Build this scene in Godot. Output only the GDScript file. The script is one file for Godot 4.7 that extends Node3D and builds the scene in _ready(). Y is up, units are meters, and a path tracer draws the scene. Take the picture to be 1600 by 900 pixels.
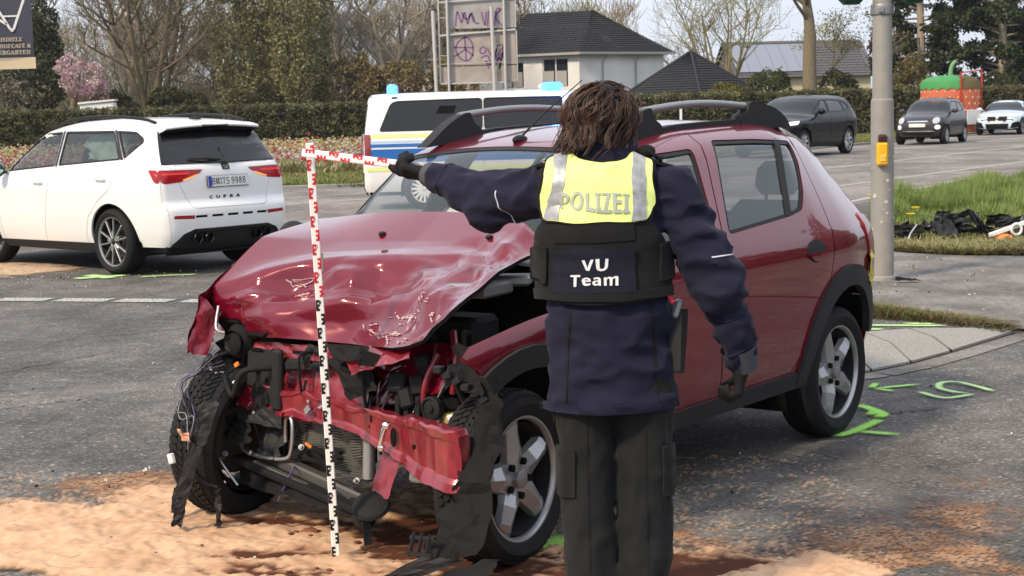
extends Node3D

# ---------------------------------------------------------------- helpers: meshes
class MB:
	var v:=PackedVector3Array()
	var n:=PackedVector3Array()
	var uv:=PackedVector2Array()
	var c:=PackedColorArray()
	var ix:=PackedInt32Array()
	var col:=Color(1,1,1)
	var uses_color:=false

	func vert(p: Vector3,nn: Vector3,u:=Vector2.ZERO) -> int:
		v.append(p); n.append(nn); uv.append(u); c.append(col)
		return v.size() - 1

	func tri(a: Vector3,b: Vector3,d: Vector3) -> void:
		var nn:=(d - a).cross(b - a).normalized()
		var k:=vert(a,nn); vert(b,nn); vert(d,nn)
		ix.append_array([k,k + 1,k + 2])

	func quad(a: Vector3,b: Vector3,d: Vector3,e: Vector3) -> void:
		var nn:=(d - a).cross(b - a)
		if nn.length_squared() < 1e-16:
			nn = (e - a).cross(d - a)
		nn = nn.normalized()
		var k:=vert(a,nn,Vector2(0,0)); vert(b,nn,Vector2(1,0)); vert(d,nn,Vector2(1,1)); vert(e,nn,Vector2(0,1))
		ix.append_array([k,k + 1,k + 2,k,k + 2,k + 3])

	# a grid of points, nu per row; smooth normals
	func grid(P: PackedVector3Array,nu: int,closed:=false,flip:=false) -> void:
		var nv:=P.size() / nu
		var base:=v.size()
		var N:=PackedVector3Array(); N.resize(P.size())
		var lu:=nu if closed else nu - 1
		for j in nv - 1:
			for i in lu:
				var i2:=(i + 1) % nu
				var a:=j * nu + i
				var b:=j * nu + i2
				var d:=(j + 1) * nu + i2
				var e:=(j + 1) * nu + i
				var nn:=(P[d] - P[a]).cross(P[b] - P[e])
				if flip: nn = -nn
				N[a] += nn; N[b] += nn; N[d] += nn; N[e] += nn
				if flip:
					ix.append_array([base + a,base + d,base + b,base + a,base + e,base + d])
				else:
					ix.append_array([base + a,base + b,base + d,base + a,base + d,base + e])
		for k in P.size():
			vert(P[k],N[k].normalized() if N[k].length_squared() > 1e-20 else Vector3.UP,Vector2(float(k % nu) / maxf(1,nu - 1),float(k / nu) / maxf(1,nv - 1)))

	func fan(P: PackedVector3Array) -> void:
		var m:=Vector3.ZERO
		for p in P: m += p
		m /= P.size()
		for i in P.size():
			tri(m,P[i],P[(i + 1) % P.size()])

	func tube(path: PackedVector3Array,r,sides:=6,caps:=true) -> void:
		var P:=PackedVector3Array()
		var up:=Vector3.UP
		var last:=PackedVector3Array()
		for i in path.size():
			var t:=(path[mini(i + 1,path.size() - 1)] - path[maxi(i - 1,0)])
			if t.length_squared() < 1e-14: t = Vector3.UP
			t = t.normalized()
			if i == 0:
				up = Vector3.UP if absf(t.y) < 0.9 else Vector3.RIGHT
			up = (up - t * up.dot(t))
			if up.length_squared() < 1e-8: up = t.cross(Vector3(0.3,0.5,0.8))
			up = up.normalized()
			var s:=t.cross(up)
			var rr: float = r[i] if r is Array or r is PackedFloat32Array else r
			for k in sides:
				var a:=TAU * k / sides
				P.append(path[i] + (up * cos(a) + s * sin(a)) * rr)
		grid(P,sides,true,true)
		if caps and path.size() > 1:
			var A:=P.slice(0,sides)
			A.reverse()
			fan(A)
			fan(P.slice(P.size() - sides))

	# profile of (radius, height) turned about +y of xf
	func lathe(prof: Array,seg: int,xf:=Transform3D(),a0:=0.0,a1:=TAU) -> void:
		var strip: Array = [prof[0]]
		for i in range(1,prof.size()):
			strip.append(prof[i])
			var sharp:=i == prof.size() - 1
			if not sharp:
				var d0: Vector2 = (prof[i] - prof[i - 1])
				var d1: Vector2 = (prof[i + 1] - prof[i])
				sharp = absf(d0.angle_to(d1)) > 0.6
			if sharp:
				var full:=a1 - a0 > TAU - 1e-4
				var cnt:=seg if full else seg + 1
				var P:=PackedVector3Array()
				for q in strip:
					for k in cnt:
						var a:=a0 + (a1 - a0) * k / seg
						P.append(xf * Vector3(q.x * cos(a),q.y,q.x * sin(a)))
				grid(P,cnt,full)
				strip = [prof[i]]

	func box(size: Vector3,xf:=Transform3D(),bev:=0.0) -> void:
		var h:=size * 0.5
		bev = minf(bev,minf(h.x,minf(h.y,h.z)) * 0.9)
		if bev <= 0.0:
			var q:=func(a,b,d,e): quad(xf * (a * h),xf * (b * h),xf * (d * h),xf * (e * h))
			q.call(Vector3(-1,1,-1),Vector3(1,1,-1),Vector3(1,1,1),Vector3(-1,1,1))
			q.call(Vector3(-1,-1,1),Vector3(1,-1,1),Vector3(1,-1,-1),Vector3(-1,-1,-1))
			q.call(Vector3(-1,1,1),Vector3(1,1,1),Vector3(1,-1,1),Vector3(-1,-1,1))
			q.call(Vector3(1,1,-1),Vector3(-1,1,-1),Vector3(-1,-1,-1),Vector3(1,-1,-1))
			q.call(Vector3(1,1,1),Vector3(1,1,-1),Vector3(1,-1,-1),Vector3(1,-1,1))
			q.call(Vector3(-1,1,-1),Vector3(-1,1,1),Vector3(-1,-1,1),Vector3(-1,-1,-1))
			return
		var corner:=func(s: Vector3,ax: int) -> Vector3:
			var p:=Vector3(s.x * (h.x - bev),s.y * (h.y - bev),s.z * (h.z - bev))
			p[ax] = s[ax] * h[ax]
			return xf * p
		for ax in 3:
			for sg in [-1.0,1.0]:
				var o:=[(ax + 1) % 3,(ax + 2) % 3]
				var L:=[]
				for k in [[-1,-1],[1,-1],[1,1],[-1,1]]:
					var s:=Vector3.ZERO
					s[ax] = sg; s[o[0]] = k[0]; s[o[1]] = k[1]
					L.append(corner.call(s,ax))
				if sg > 0: quad(L[3],L[2],L[1],L[0])
				else: quad(L[0],L[1],L[2],L[3])
				# edges between this axis and the next
				for k in [-1.0,1.0]:
					var s0:=Vector3.ZERO
					s0[ax] = sg; s0[o[0]] = k; s0[o[1]] = -1
					var s1:=s0
					s1[o[1]] = 1
					var e: Array = [corner.call(s0,ax),corner.call(s1,ax),corner.call(s1,o[0]),corner.call(s0,o[0])]
					if sg * k > 0: quad(e[0],e[1],e[2],e[3])
					else: quad(e[3],e[2],e[1],e[0])
		for sx in [-1,1]:
			for sy in [-1,1]:
				for sz in [-1,1]:
					var s:=Vector3(sx,sy,sz)
					if sx * sy * sz > 0: tri(corner.call(s,0),corner.call(s,2),corner.call(s,1))
					else: tri(corner.call(s,0),corner.call(s,1),corner.call(s,2))

	# polygon in the xy plane of xf, from z = 0 to z = depth
	func prism(poly: PackedVector2Array,depth: float,xf:=Transform3D()) -> void:
		if Geometry2D.is_polygon_clockwise(poly):
			poly = poly.duplicate(); poly.reverse()
		var t:=Geometry2D.triangulate_polygon(poly)
		for k in range(0,t.size(),3):
			var a:=poly[t[k]]; var b:=poly[t[k + 1]]; var d:=poly[t[k + 2]]
			if (b - a).cross(d - a) < 0:
				var s:=b; b = d; d = s
			tri(xf * Vector3(a.x,a.y,depth),xf * Vector3(d.x,d.y,depth),xf * Vector3(b.x,b.y,depth))
			tri(xf * Vector3(a.x,a.y,0),xf * Vector3(b.x,b.y,0),xf * Vector3(d.x,d.y,0))
		for i in poly.size():
			var a:=poly[i]; var b:=poly[(i + 1) % poly.size()]
			quad(xf * Vector3(a.x,a.y,0),xf * Vector3(a.x,a.y,depth),xf * Vector3(b.x,b.y,depth),xf * Vector3(b.x,b.y,0))

	func bar(a: Vector3,b: Vector3,w: float,h: float,bev:=0.0,up:=Vector3.UP) -> void:
		var x:=(b - a)
		var l:=x.length()
		x = x / l
		if absf(x.dot(up)) > 0.98: up = Vector3.RIGHT
		var z:=x.cross(up).normalized()
		var y:=z.cross(x)
		box(Vector3(l,h,w),Transform3D(Basis(x,y,z),(a + b) * 0.5),bev)

	func ball(at: Vector3,r: Vector3,seg:=10,rings:=6,noise: FastNoiseLite = null,amp:=0.0) -> void:
		var P:=PackedVector3Array()
		for j in rings + 1:
			var ph:=PI * j / rings
			for i in seg:
				var a:=TAU * i / seg
				var d:=Vector3(sin(ph) * cos(a),cos(ph),sin(ph) * sin(a))
				var k:=1.0
				if noise: k += amp * noise.get_noise_3dv((at + d) * 40.0)
				P.append(at + d * r * k)
		grid(P,seg,true)

	func add(o: MB,xf:=Transform3D()) -> void:
		var base:=v.size()
		for k in o.v.size():
			v.append(xf * o.v[k]); n.append((xf.basis * o.n[k]).normalized()); uv.append(o.uv[k]); c.append(o.c[k])
		for k in o.ix: ix.append(base + k)

	func mesh() -> ArrayMesh:
		var a:=[]
		a.resize(Mesh.ARRAY_MAX)
		a[Mesh.ARRAY_VERTEX] = v; a[Mesh.ARRAY_NORMAL] = n; a[Mesh.ARRAY_TEX_UV] = uv; a[Mesh.ARRAY_INDEX] = ix
		if uses_color: a[Mesh.ARRAY_COLOR] = c
		var m:=ArrayMesh.new()
		m.add_surface_from_arrays(Mesh.PRIMITIVE_TRIANGLES,a)
		return m

# ---------------------------------------------------------------- helpers: things
var taken:={}
var M:={}

func numbered(called: String) -> String:
	var k: int = taken.get(called,-1) + 1
	taken[called] = k
	return called if k == 0 else "%s_%03d" % [called,k]

func tag(o: Node3D,label: String,category: String,group:="",kind:="") -> Node3D:
	if label: o.set_meta("label",label)
	if category: o.set_meta("category",category)
	if group: o.set_meta("group",group)
	if kind: o.set_meta("kind",kind)
	return o

func thing(called: String,label: String,category: String,at:=Vector3.ZERO,turn:=0.0,group:="") -> Node3D:
	var o:=Node3D.new()
	o.name = numbered(called)
	add_child(o)
	o.position = at
	o.rotation.y = turn
	tag(o,label,category,group)
	return o

func obj(called: String,m,mat: Material,parent: Node = null,label:="") -> MeshInstance3D:
	var o:=MeshInstance3D.new()
	o.mesh = m.mesh() if m is MB else m
	o.material_override = mat
	if parent == null:
		o.name = numbered(called)
		add_child(o)
	else:
		o.name = called
		parent.add_child(o,true)
	if label: o.set_meta("label",label)
	return o

func struct(called: String,m,mat: Material,label:="",parent: Node = null) -> MeshInstance3D:
	var o:=obj(called,m,mat,parent)
	if parent == null: o.set_meta("kind","structure")
	if label: o.set_meta("label",label)
	return o

func stuff(called: String,mesh: Mesh,mat: Material,xf: Array,cols: Array,parent: Node = null,label:="",category:="") -> MultiMeshInstance3D:
	var mm:=MultiMesh.new()
	mm.transform_format = MultiMesh.TRANSFORM_3D
	mm.use_colors = cols.size() > 0
	mm.mesh = mesh
	mm.instance_count = xf.size()
	for i in xf.size():
		mm.set_instance_transform(i,xf[i])
		if cols.size() > 0: mm.set_instance_color(i,cols[i])
	var o:=MultiMeshInstance3D.new()
	o.multimesh = mm
	o.material_override = mat
	if parent == null:
		o.name = numbered(called)
		add_child(o)
	else:
		o.name = called
		parent.add_child(o,true)
	o.set_meta("kind","stuff")
	if label: o.set_meta("label",label)
	if category: o.set_meta("category",category)
	return o

func dup(src: Node3D,at: Vector3,turn: float,label:="",size:=Vector3.ONE) -> Node3D:
	var base:=src.name.rstrip("0123456789").trim_suffix("_")
	var r: Node3D = src.duplicate()
	r.name = numbered(base)
	add_child(r)
	r.position = at
	r.rotation.y = turn
	r.scale = size
	if label: r.set_meta("label",label)
	return r

# world point from metres right, metres ahead and height
func W(x: float,d: float,y:=0.0) -> Vector3:
	return Vector3(x,y,-d)

func V2(a: Array) -> PackedVector2Array:
	var p:=PackedVector2Array()
	for k in range(0,a.size(),2): p.append(Vector2(a[k],a[k + 1]))
	return p

func V3(a: Array) -> PackedVector3Array:
	var p:=PackedVector3Array()
	for k in range(0,a.size(),3): p.append(Vector3(a[k],a[k + 1],a[k + 2]))
	return p

# rounds the corners of a polygon by r
func rp(p: PackedVector2Array,r: float,steps:=4) -> PackedVector2Array:
	var o:=PackedVector2Array()
	var m:=p.size()
	for i in m:
		var a:=p[(i + m - 1) % m]; var b:=p[i]; var d:=p[(i + 1) % m]
		var ra:=minf(r,(a - b).length() * 0.45)
		var rd:=minf(r,(d - b).length() * 0.45)
		var s:=b + (a - b).normalized() * ra
		var e:=b + (d - b).normalized() * rd
		for k in steps + 1:
			var t:=float(k) / steps
			o.append(s.lerp(b,t).lerp(b.lerp(e,t),t))
	return o

func circle(c: Vector2,r: float,seg:=40) -> PackedVector2Array:
	var p:=PackedVector2Array()
	for k in seg: p.append(c + Vector2(cos(TAU * k / seg),sin(TAU * k / seg)) * r)
	return p

# a smooth curve through the given points
func curve(p: PackedVector3Array,per:=5) -> PackedVector3Array:
	var o:=PackedVector3Array()
	var m:=p.size()
	for i in m - 1:
		var a:=p[maxi(i - 1,0)]; var b:=p[i]; var d:=p[i + 1]; var e:=p[mini(i + 2,m - 1)]
		for k in per:
			o.append(b.cubic_interpolate(d,a,e,float(k) / per))
	o.append(p[m - 1])
	return o

func fnoise(sd: int,freq: float,oct:=3,type:=FastNoiseLite.TYPE_SIMPLEX_SMOOTH) -> FastNoiseLite:
	var f:=FastNoiseLite.new()
	f.seed = sd
	f.frequency = freq
	f.noise_type = type
	f.fractal_octaves = oct
	return f

func text_mesh(s: String,size: float,depth:=0.002,font:="Droid Sans",bold:=false) -> TextMesh:
	var t:=TextMesh.new()
	t.text = s
	var f:=SystemFont.new()
	f.font_names = PackedStringArray([font])
	if bold: f.font_weight = 700
	t.font = f
	t.font_size = 64
	t.pixel_size = size / 64.0
	t.depth = depth
	t.curve_step = 1.0
	return t

# ---------------------------------------------------------------- helpers: materials
func mat(called: String,lin: Color,rough:=0.6,metal:=0.0) -> StandardMaterial3D:
	var m:=StandardMaterial3D.new()
	m.resource_name = called
	var s:=lin.linear_to_srgb()
	s.a = lin.a
	m.albedo_color = s
	m.roughness = rough
	m.metallic = metal
	if rough >= 0.5 and metal < 0.1: m.metallic_specular = 0.3     # dull things mirror little
	M[called] = m
	return m

func tex(im: Image) -> ImageTexture:
	return ImageTexture.create_from_image(im)

func noise_image(sd: int,w: int,freq: float,oct:=4,type:=FastNoiseLite.TYPE_SIMPLEX_SMOOTH) -> Image:
	var f:=fnoise(sd,freq,oct,type)
	return f.get_seamless_image(w,w)

# grey image stretched to lo..hi
func levels(im: Image,lo: float,hi: float,gain:=1.0) -> Image:
	var d:=im.get_data()
	var o:=PackedByteArray(); o.resize(d.size() * 3)
	var lut:=PackedByteArray(); lut.resize(256)
	for k in 256:
		lut[k] = int(clampf((lo + (hi - lo) * clampf((k / 255.0 - 0.5) * gain + 0.5,0,1)),0,1) * 255)
	for k in d.size():
		var b:=lut[d[k]]
		o[3 * k] = b; o[3 * k + 1] = b; o[3 * k + 2] = b
	return Image.create_from_data(im.get_width(),im.get_height(),false,Image.FORMAT_RGB8,o)

func tri_tex(m: StandardMaterial3D,t: Texture2D,scale: float,world:=true) -> StandardMaterial3D:
	m.albedo_texture = t
	m.uv1_triplanar = true
	m.uv1_world_triplanar = world
	m.uv1_scale = Vector3.ONE * scale
	return m

func tri_bump(m: StandardMaterial3D,t: Texture2D,cm: float,scale: float,world:=true) -> StandardMaterial3D:
	m.heightmap_enabled = true
	m.heightmap_texture = t
	m.heightmap_scale = cm
	m.uv1_triplanar = true
	m.uv1_world_triplanar = world
	m.uv1_scale = Vector3.ONE * scale
	return m

func pane(called: String,tint: Color,alpha: float,rough:=0.02) -> StandardMaterial3D:
	var m:=mat(called,Color(tint.r,tint.g,tint.b,alpha),rough)
	m.transparency = BaseMaterial3D.TRANSPARENCY_ALPHA
	return m

func glow(called: String,c: Color,e: float) -> StandardMaterial3D:
	var m:=mat(called,Color(c.r * 0.5,c.g * 0.5,c.b * 0.5),0.4)
	m.emission_enabled = true
	m.emission = c.linear_to_srgb()
	m.emission_energy_multiplier = e
	return m

# ================================================================ the scene
func _ready() -> void:
	var t0:=Time.get_ticks_msec()
	# camera
	var cam:=Camera3D.new()
	cam.name = "camera"
	add_child(cam)
	cam.position = Vector3(0,1.62,0)
	cam.rotation = Vector3(deg_to_rad(-6.427),0,-0.026)
	cam.fov = 20.41
	cam.near = 0.1
	cam.far = 900.0
	var att:=CameraAttributesPhysical.new()
	att.frustum_focal_length = 66.65
	att.frustum_focus_distance = 6.6
	att.exposure_aperture = 16.0
	att.frustum_near = 0.1
	att.frustum_far = 900.0
	cam.attributes = att
	cam.fov = 20.41
	cam.current = true
	# sky and sun
	var we:=WorldEnvironment.new()
	we.name = "world_environment"
	var e:=Environment.new()
	e.background_mode = Environment.BG_SKY
	var sm:=ProceduralSkyMaterial.new()
	sm.sky_top_color = Color(1.08,1.14,1.30).linear_to_srgb()
	sm.sky_horizon_color = Color(0.73,0.785,0.87).linear_to_srgb()
	sm.sky_curve = 0.16
	sm.ground_bottom_color = Color(0.10,0.10,0.09).linear_to_srgb()
	sm.ground_horizon_color = Color(0.25,0.25,0.24).linear_to_srgb()
	sm.sky_cover = cloud_cover()
	sm.sky_cover_modulate = Color(1,1,1,0.16)
	sm.sun_angle_max = 24.0
	sm.sun_curve = 0.2
	var sky:=Sky.new()
	sky.sky_material = sm
	e.sky = sky
	e.tonemap_mode = Environment.TONE_MAPPER_LINEAR
	e.tonemap_exposure = 1.04
	e.sdfgi_enabled = true
	e.ssao_enabled = true
	e.ssil_enabled = true
	e.fog_enabled = true
	e.fog_density = 0.0002
	e.fog_light_color = Color(0.82,0.86,0.92)
	we.environment = e
	add_child(we)
	var sun:=DirectionalLight3D.new()
	sun.name = "sun"
	add_child(sun)
	sun.look_at_from_position(Vector3(-5.4,6.4,5.2),Vector3.ZERO)
	sun.light_energy = 1.2
	sun.light_angular_distance = 6.0
	sun.light_color = Color(1.0,0.92,0.80)
	sun.shadow_enabled = true

	materials()
	build_ground()
	build_background()
	build_street()
	build_vehicles()
	build_person()
	build_details()
	print("script ms ",Time.get_ticks_msec() - t0)

func cloud_cover() -> Texture2D:
	var a:=fnoise(5,0.006,5)
	var im:=Image.create_empty(512,256,false,Image.FORMAT_RGBA8)
	var f:=fnoise(11,1.3,5)
	for y in 256:
		var ph:=PI * (y + 0.5) / 256
		for x in 512:
			var th:=TAU * x / 512.0
			var d:=Vector3(sin(ph) * cos(th),cos(ph) * 3.2,sin(ph) * sin(th))
			var k:=clampf(f.get_noise_3dv(d * 1.1) * 1.5 + 0.42,0,1)
			im.set_pixel(x,y,Color(0.72,0.73,0.76,k))
	return tex(im)

# ---------------------------------------------------------------- materials
func materials() -> void:
	# asphalt: fine chippings, then wear and stains at a larger scale
	var w:=1024
	var a:=noise_image(1,w,0.30,2,FastNoiseLite.TYPE_VALUE_CUBIC).get_data()
	var b:=noise_image(2,w,0.16,1,FastNoiseLite.TYPE_VALUE_CUBIC).get_data()
	var cc:=noise_image(3,w,0.012,4).get_data()
	var d:=PackedByteArray(); d.resize(w * w * 3)
	var h:=PackedByteArray(); h.resize(w * w)
	for k in w * w:
		var g:=104.0 + (a[k] - 128) * 0.30 + (cc[k] - 128) * 0.10
		if b[k] > 176: g += (b[k] - 176) * 1.05
		if b[k] < 72: g -= (72 - b[k]) * 0.40
		var gi:=int(clampf(g,14,225))
		d[3 * k] = gi; d[3 * k + 1] = mini(gi,255); d[3 * k + 2] = maxi(gi - 1,0)
		h[k] = int(clampf(128 + (a[k] - 128) * 0.6 + (b[k] - 128) * 0.6,0,255))
	var t_as:=tex(Image.create_from_data(w,w,false,Image.FORMAT_RGB8,d))
	var t_ash:=tex(Image.create_from_data(w,w,false,Image.FORMAT_L8,h))
	var patch:=tex(levels(noise_image(21,512,0.011,5),0.76,1.0,1.5))
	var dirt:=tex(levels(noise_image(22,512,0.02,4),0.72,1.0,1.3))
	M.dirt_tex = dirt
	M.faint_tex = tex(levels(noise_image(23,256,0.012,3),0.90,1.0,1.2))
	var m:=mat("asphalt",Color(1.12,1.06,1.01),0.88)
	tri_tex(m,t_as,0.36)
	tri_bump(m,t_ash,0.45,0.36)
	m.detail_enabled = true
	m.detail_blend_mode = BaseMaterial3D.BLEND_MODE_MUL
	m.detail_albedo = patch
	m.detail_uv_layer = BaseMaterial3D.DETAIL_UV_2
	m.uv2_triplanar = true
	m.uv2_world_triplanar = true
	m.uv2_scale = Vector3.ONE * 0.13
	m = mat("main_road",Color(1.85,1.68,1.58),0.85)
	tri_tex(m,t_as,0.25)
	m.detail_enabled = true
	m.detail_blend_mode = BaseMaterial3D.BLEND_MODE_MUL
	m.detail_albedo = patch
	m.detail_uv_layer = BaseMaterial3D.DETAIL_UV_2
	m.uv2_triplanar = true
	m.uv2_world_triplanar = true
	m.uv2_scale = Vector3.ONE * 0.06
	m = mat("footpath",Color(1.6,1.5,1.4),0.9)
	tri_tex(m,t_as,1.0)
	tri_bump(m,t_ash,0.12,1.0)
	m.detail_enabled = true
	m.detail_blend_mode = BaseMaterial3D.BLEND_MODE_MUL
	m.detail_albedo = patch
	m.detail_uv_layer = BaseMaterial3D.DETAIL_UV_2
	m.uv2_triplanar = true
	m.uv2_world_triplanar = true
	m.uv2_scale = Vector3.ONE * 0.22
	m = mat("concrete",Color(0.57,0.545,0.50),0.9)
	var conc:=noise_image(31,512,0.05,5)
	tri_tex(m,tex(levels(conc,0.66,0.84,1.4)),1.6)
	tri_bump(m,tex(noise_image(32,512,0.12,4)),0.35,1.6)
	m = mat("galvanised",Color(0.31,0.30,0.275),0.6,0.1)
	tri_tex(m,tex(levels(noise_image(33,512,0.012,4),0.90,1.0,1.2)),0.7)
	m = mat("soil",Color(0.10,0.075,0.05),0.95)
	tri_tex(m,tex(levels(noise_image(34,256,0.06,5),0.4,1.0,1.6)),0.8)
	m = mat("turf",Color(0.12,0.15,0.045),0.95)
	tri_tex(m,tex(levels(noise_image(35,512,0.05,5),0.35,1.0,1.6)),0.25)
	var tv:=mat("leafy",Color(1,1,1),0.8)
	tv.vertex_color_use_as_albedo = true
	tv.backlight_enabled = true
	tv.backlight = Color(0.6,0.6,0.5)
	var tv2:=mat("flower_petals",Color(1,1,1),0.7)
	tv2.vertex_color_use_as_albedo = true
	var pt:=mat("stain",Color(1,1,1,1),0.9)
	pt.vertex_color_use_as_albedo = true
	pt.transparency = BaseMaterial3D.TRANSPARENCY_ALPHA
	var rs:=mat("road_paint",Color(0.62,0.61,0.58),0.75)
	tri_tex(rs,tex(levels(noise_image(36,512,0.08,4),0.55,1.0,2.2)),0.8)
	mat("matt_black",Color(0.012,0.012,0.013),0.85)
	mat("inner_black",Color(0.006,0.006,0.006),0.95)
	mat("black_plastic",Color(0.02,0.02,0.022),0.55)
	mat("gloss_black",Color(0.008,0.008,0.009),0.12)
	var bl:=mat("grey_plastic",Color(0.028,0.029,0.031),0.62)
	tri_bump(bl,tex(noise_image(37,256,0.25,2)),0.06,4.0,false)
	mat("rubber",Color(0.016,0.016,0.017),0.75)
	mat("alloy",Color(0.42,0.42,0.43),0.34,0.7)
	mat("rusty_disc",Color(0.07,0.06,0.055),0.6,0.3)
	mat("steel",Color(0.5,0.5,0.5),0.35,0.9)
	mat("dull_metal",Color(0.30,0.30,0.30),0.5,0.7)
	mat("dirty_metal",Color(0.12,0.115,0.11),0.5,0.6)
	mat("chrome",Color(0.85,0.85,0.86),0.08,1.0)
	mat("white_plastic",Color(0.75,0.75,0.73),0.45)
	mat("orange_plastic",Color(0.75,0.22,0.03),0.4)
	mat("bark",Color(0.33,0.28,0.18),0.95)
	tri_tex(M.bark,tex(levels(noise_image(38,256,0.05,4),0.5,1.0,1.8)),1.4,false)
	mat("bark_green",Color(0.24,0.225,0.12),0.95)
	mat("bark_grey",Color(0.34,0.30,0.24),0.95)
	mat("bark_dark",Color(0.09,0.075,0.055),0.95)

# ---------------------------------------------------------------- ground
func sheet(P: PackedVector2Array,y: float) -> MB:
	var m:=MB.new()
	var t:=Geometry2D.triangulate_polygon(P)
	for p in P: m.vert(Vector3(p.x,y,-p.y),Vector3.UP,p)
	for k in range(0,t.size(),3):
		var a:=P[t[k]]; var b:=P[t[k + 1]]; var d:=P[t[k + 2]]
		if (b - a).cross(d - a) > 0: m.ix.append_array([t[k],t[k + 2],t[k + 1]])
		else: m.ix.append_array([t[k],t[k + 1],t[k + 2]])
	return m

# a painted stroke on the ground: strip of given width along points (right, ahead)
func stroke(P: PackedVector2Array,w: float,y: float) -> MB:
	var m:=MB.new()
	for i in P.size() - 1:
		var t:=(P[i + 1] - P[i]).normalized()
		var s:=Vector2(-t.y,t.x) * w * 0.5
		m.quad(W(P[i].x + s.x,P[i].y + s.y,y),W(P[i + 1].x + s.x,P[i + 1].y + s.y,y),W(P[i + 1].x - s.x,P[i + 1].y - s.y,y),W(P[i].x - s.x,P[i].y - s.y,y))
	return m

# sprayed line with a soft speckled edge; colour fades by vertex alpha
func spray(P: PackedVector2Array,w: float,y: float,col: Color,sd: int,dens:=0.9) -> MB:
	var m:=MB.new()
	m.uses_color = true
	var c3:=PackedVector3Array()
	for p in P: c3.append(Vector3(p.x,p.y,0))
	var c:=curve(c3,8)
	var f:=fnoise(sd,9.0,3)
	var rng:=RandomNumberGenerator.new(); rng.seed = sd
	# resample at 8 mm
	var pts:=PackedVector2Array()
	for i in c.size() - 1:
		var a:=Vector2(c[i].x,c[i].y); var b:=Vector2(c[i + 1].x,c[i + 1].y)
		var k:=maxi(1,int((b - a).length() / 0.009))
		for j in k: pts.append(a.lerp(b,float(j) / k))
	pts.append(Vector2(c[c.size() - 1].x,c[c.size() - 1].y))
	var nu:=19
	for i in pts.size():
		var t:=(pts[mini(i + 1,pts.size() - 1)] - pts[maxi(i - 1,0)]).normalized()
		var s:=Vector2(-t.y,t.x)
		var endf:=minf(1.0,minf(i,pts.size() - 1 - i) / 6.0)
		for k in nu:
			var q:=(k / (nu - 1.0) - 0.5) * 2.0
			var p:=pts[i] + s * q * w * 1.1 + Vector2(rng.randf_range(-1,1),rng.randf_range(-1,1)) * 0.002
			var core:=clampf(1.25 - absf(q) * 1.9,0,1)
			var al:=clampf(core * 1.5 + f.get_noise_2d(p.x * 9,p.y * 9) * 0.7 * core + (rng.randf() - 0.55) * (0.5 if core > 0 else 0.16),0,1) * dens * endf
			if k == 0 or k == nu - 1: al = 0
			m.col = Color(col.r,col.g,col.b,al)
			m.vert(W(p.x,p.y,y),Vector3.UP)
	for i in pts.size() - 1:
		for k in nu - 1:
			var a:=i * nu + k
			m.ix.append_array([a,a + nu + 1,a + nu,a,a + 1,a + nu + 1])
	return m

const VERGE:=[-60,31,-12,33.5,-5,34.3,-3,34.7,0,38.0,4,43.8,8.7,50.6,12.4,56.4,14,58.6,20,68.6,34,92,60,135]

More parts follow.
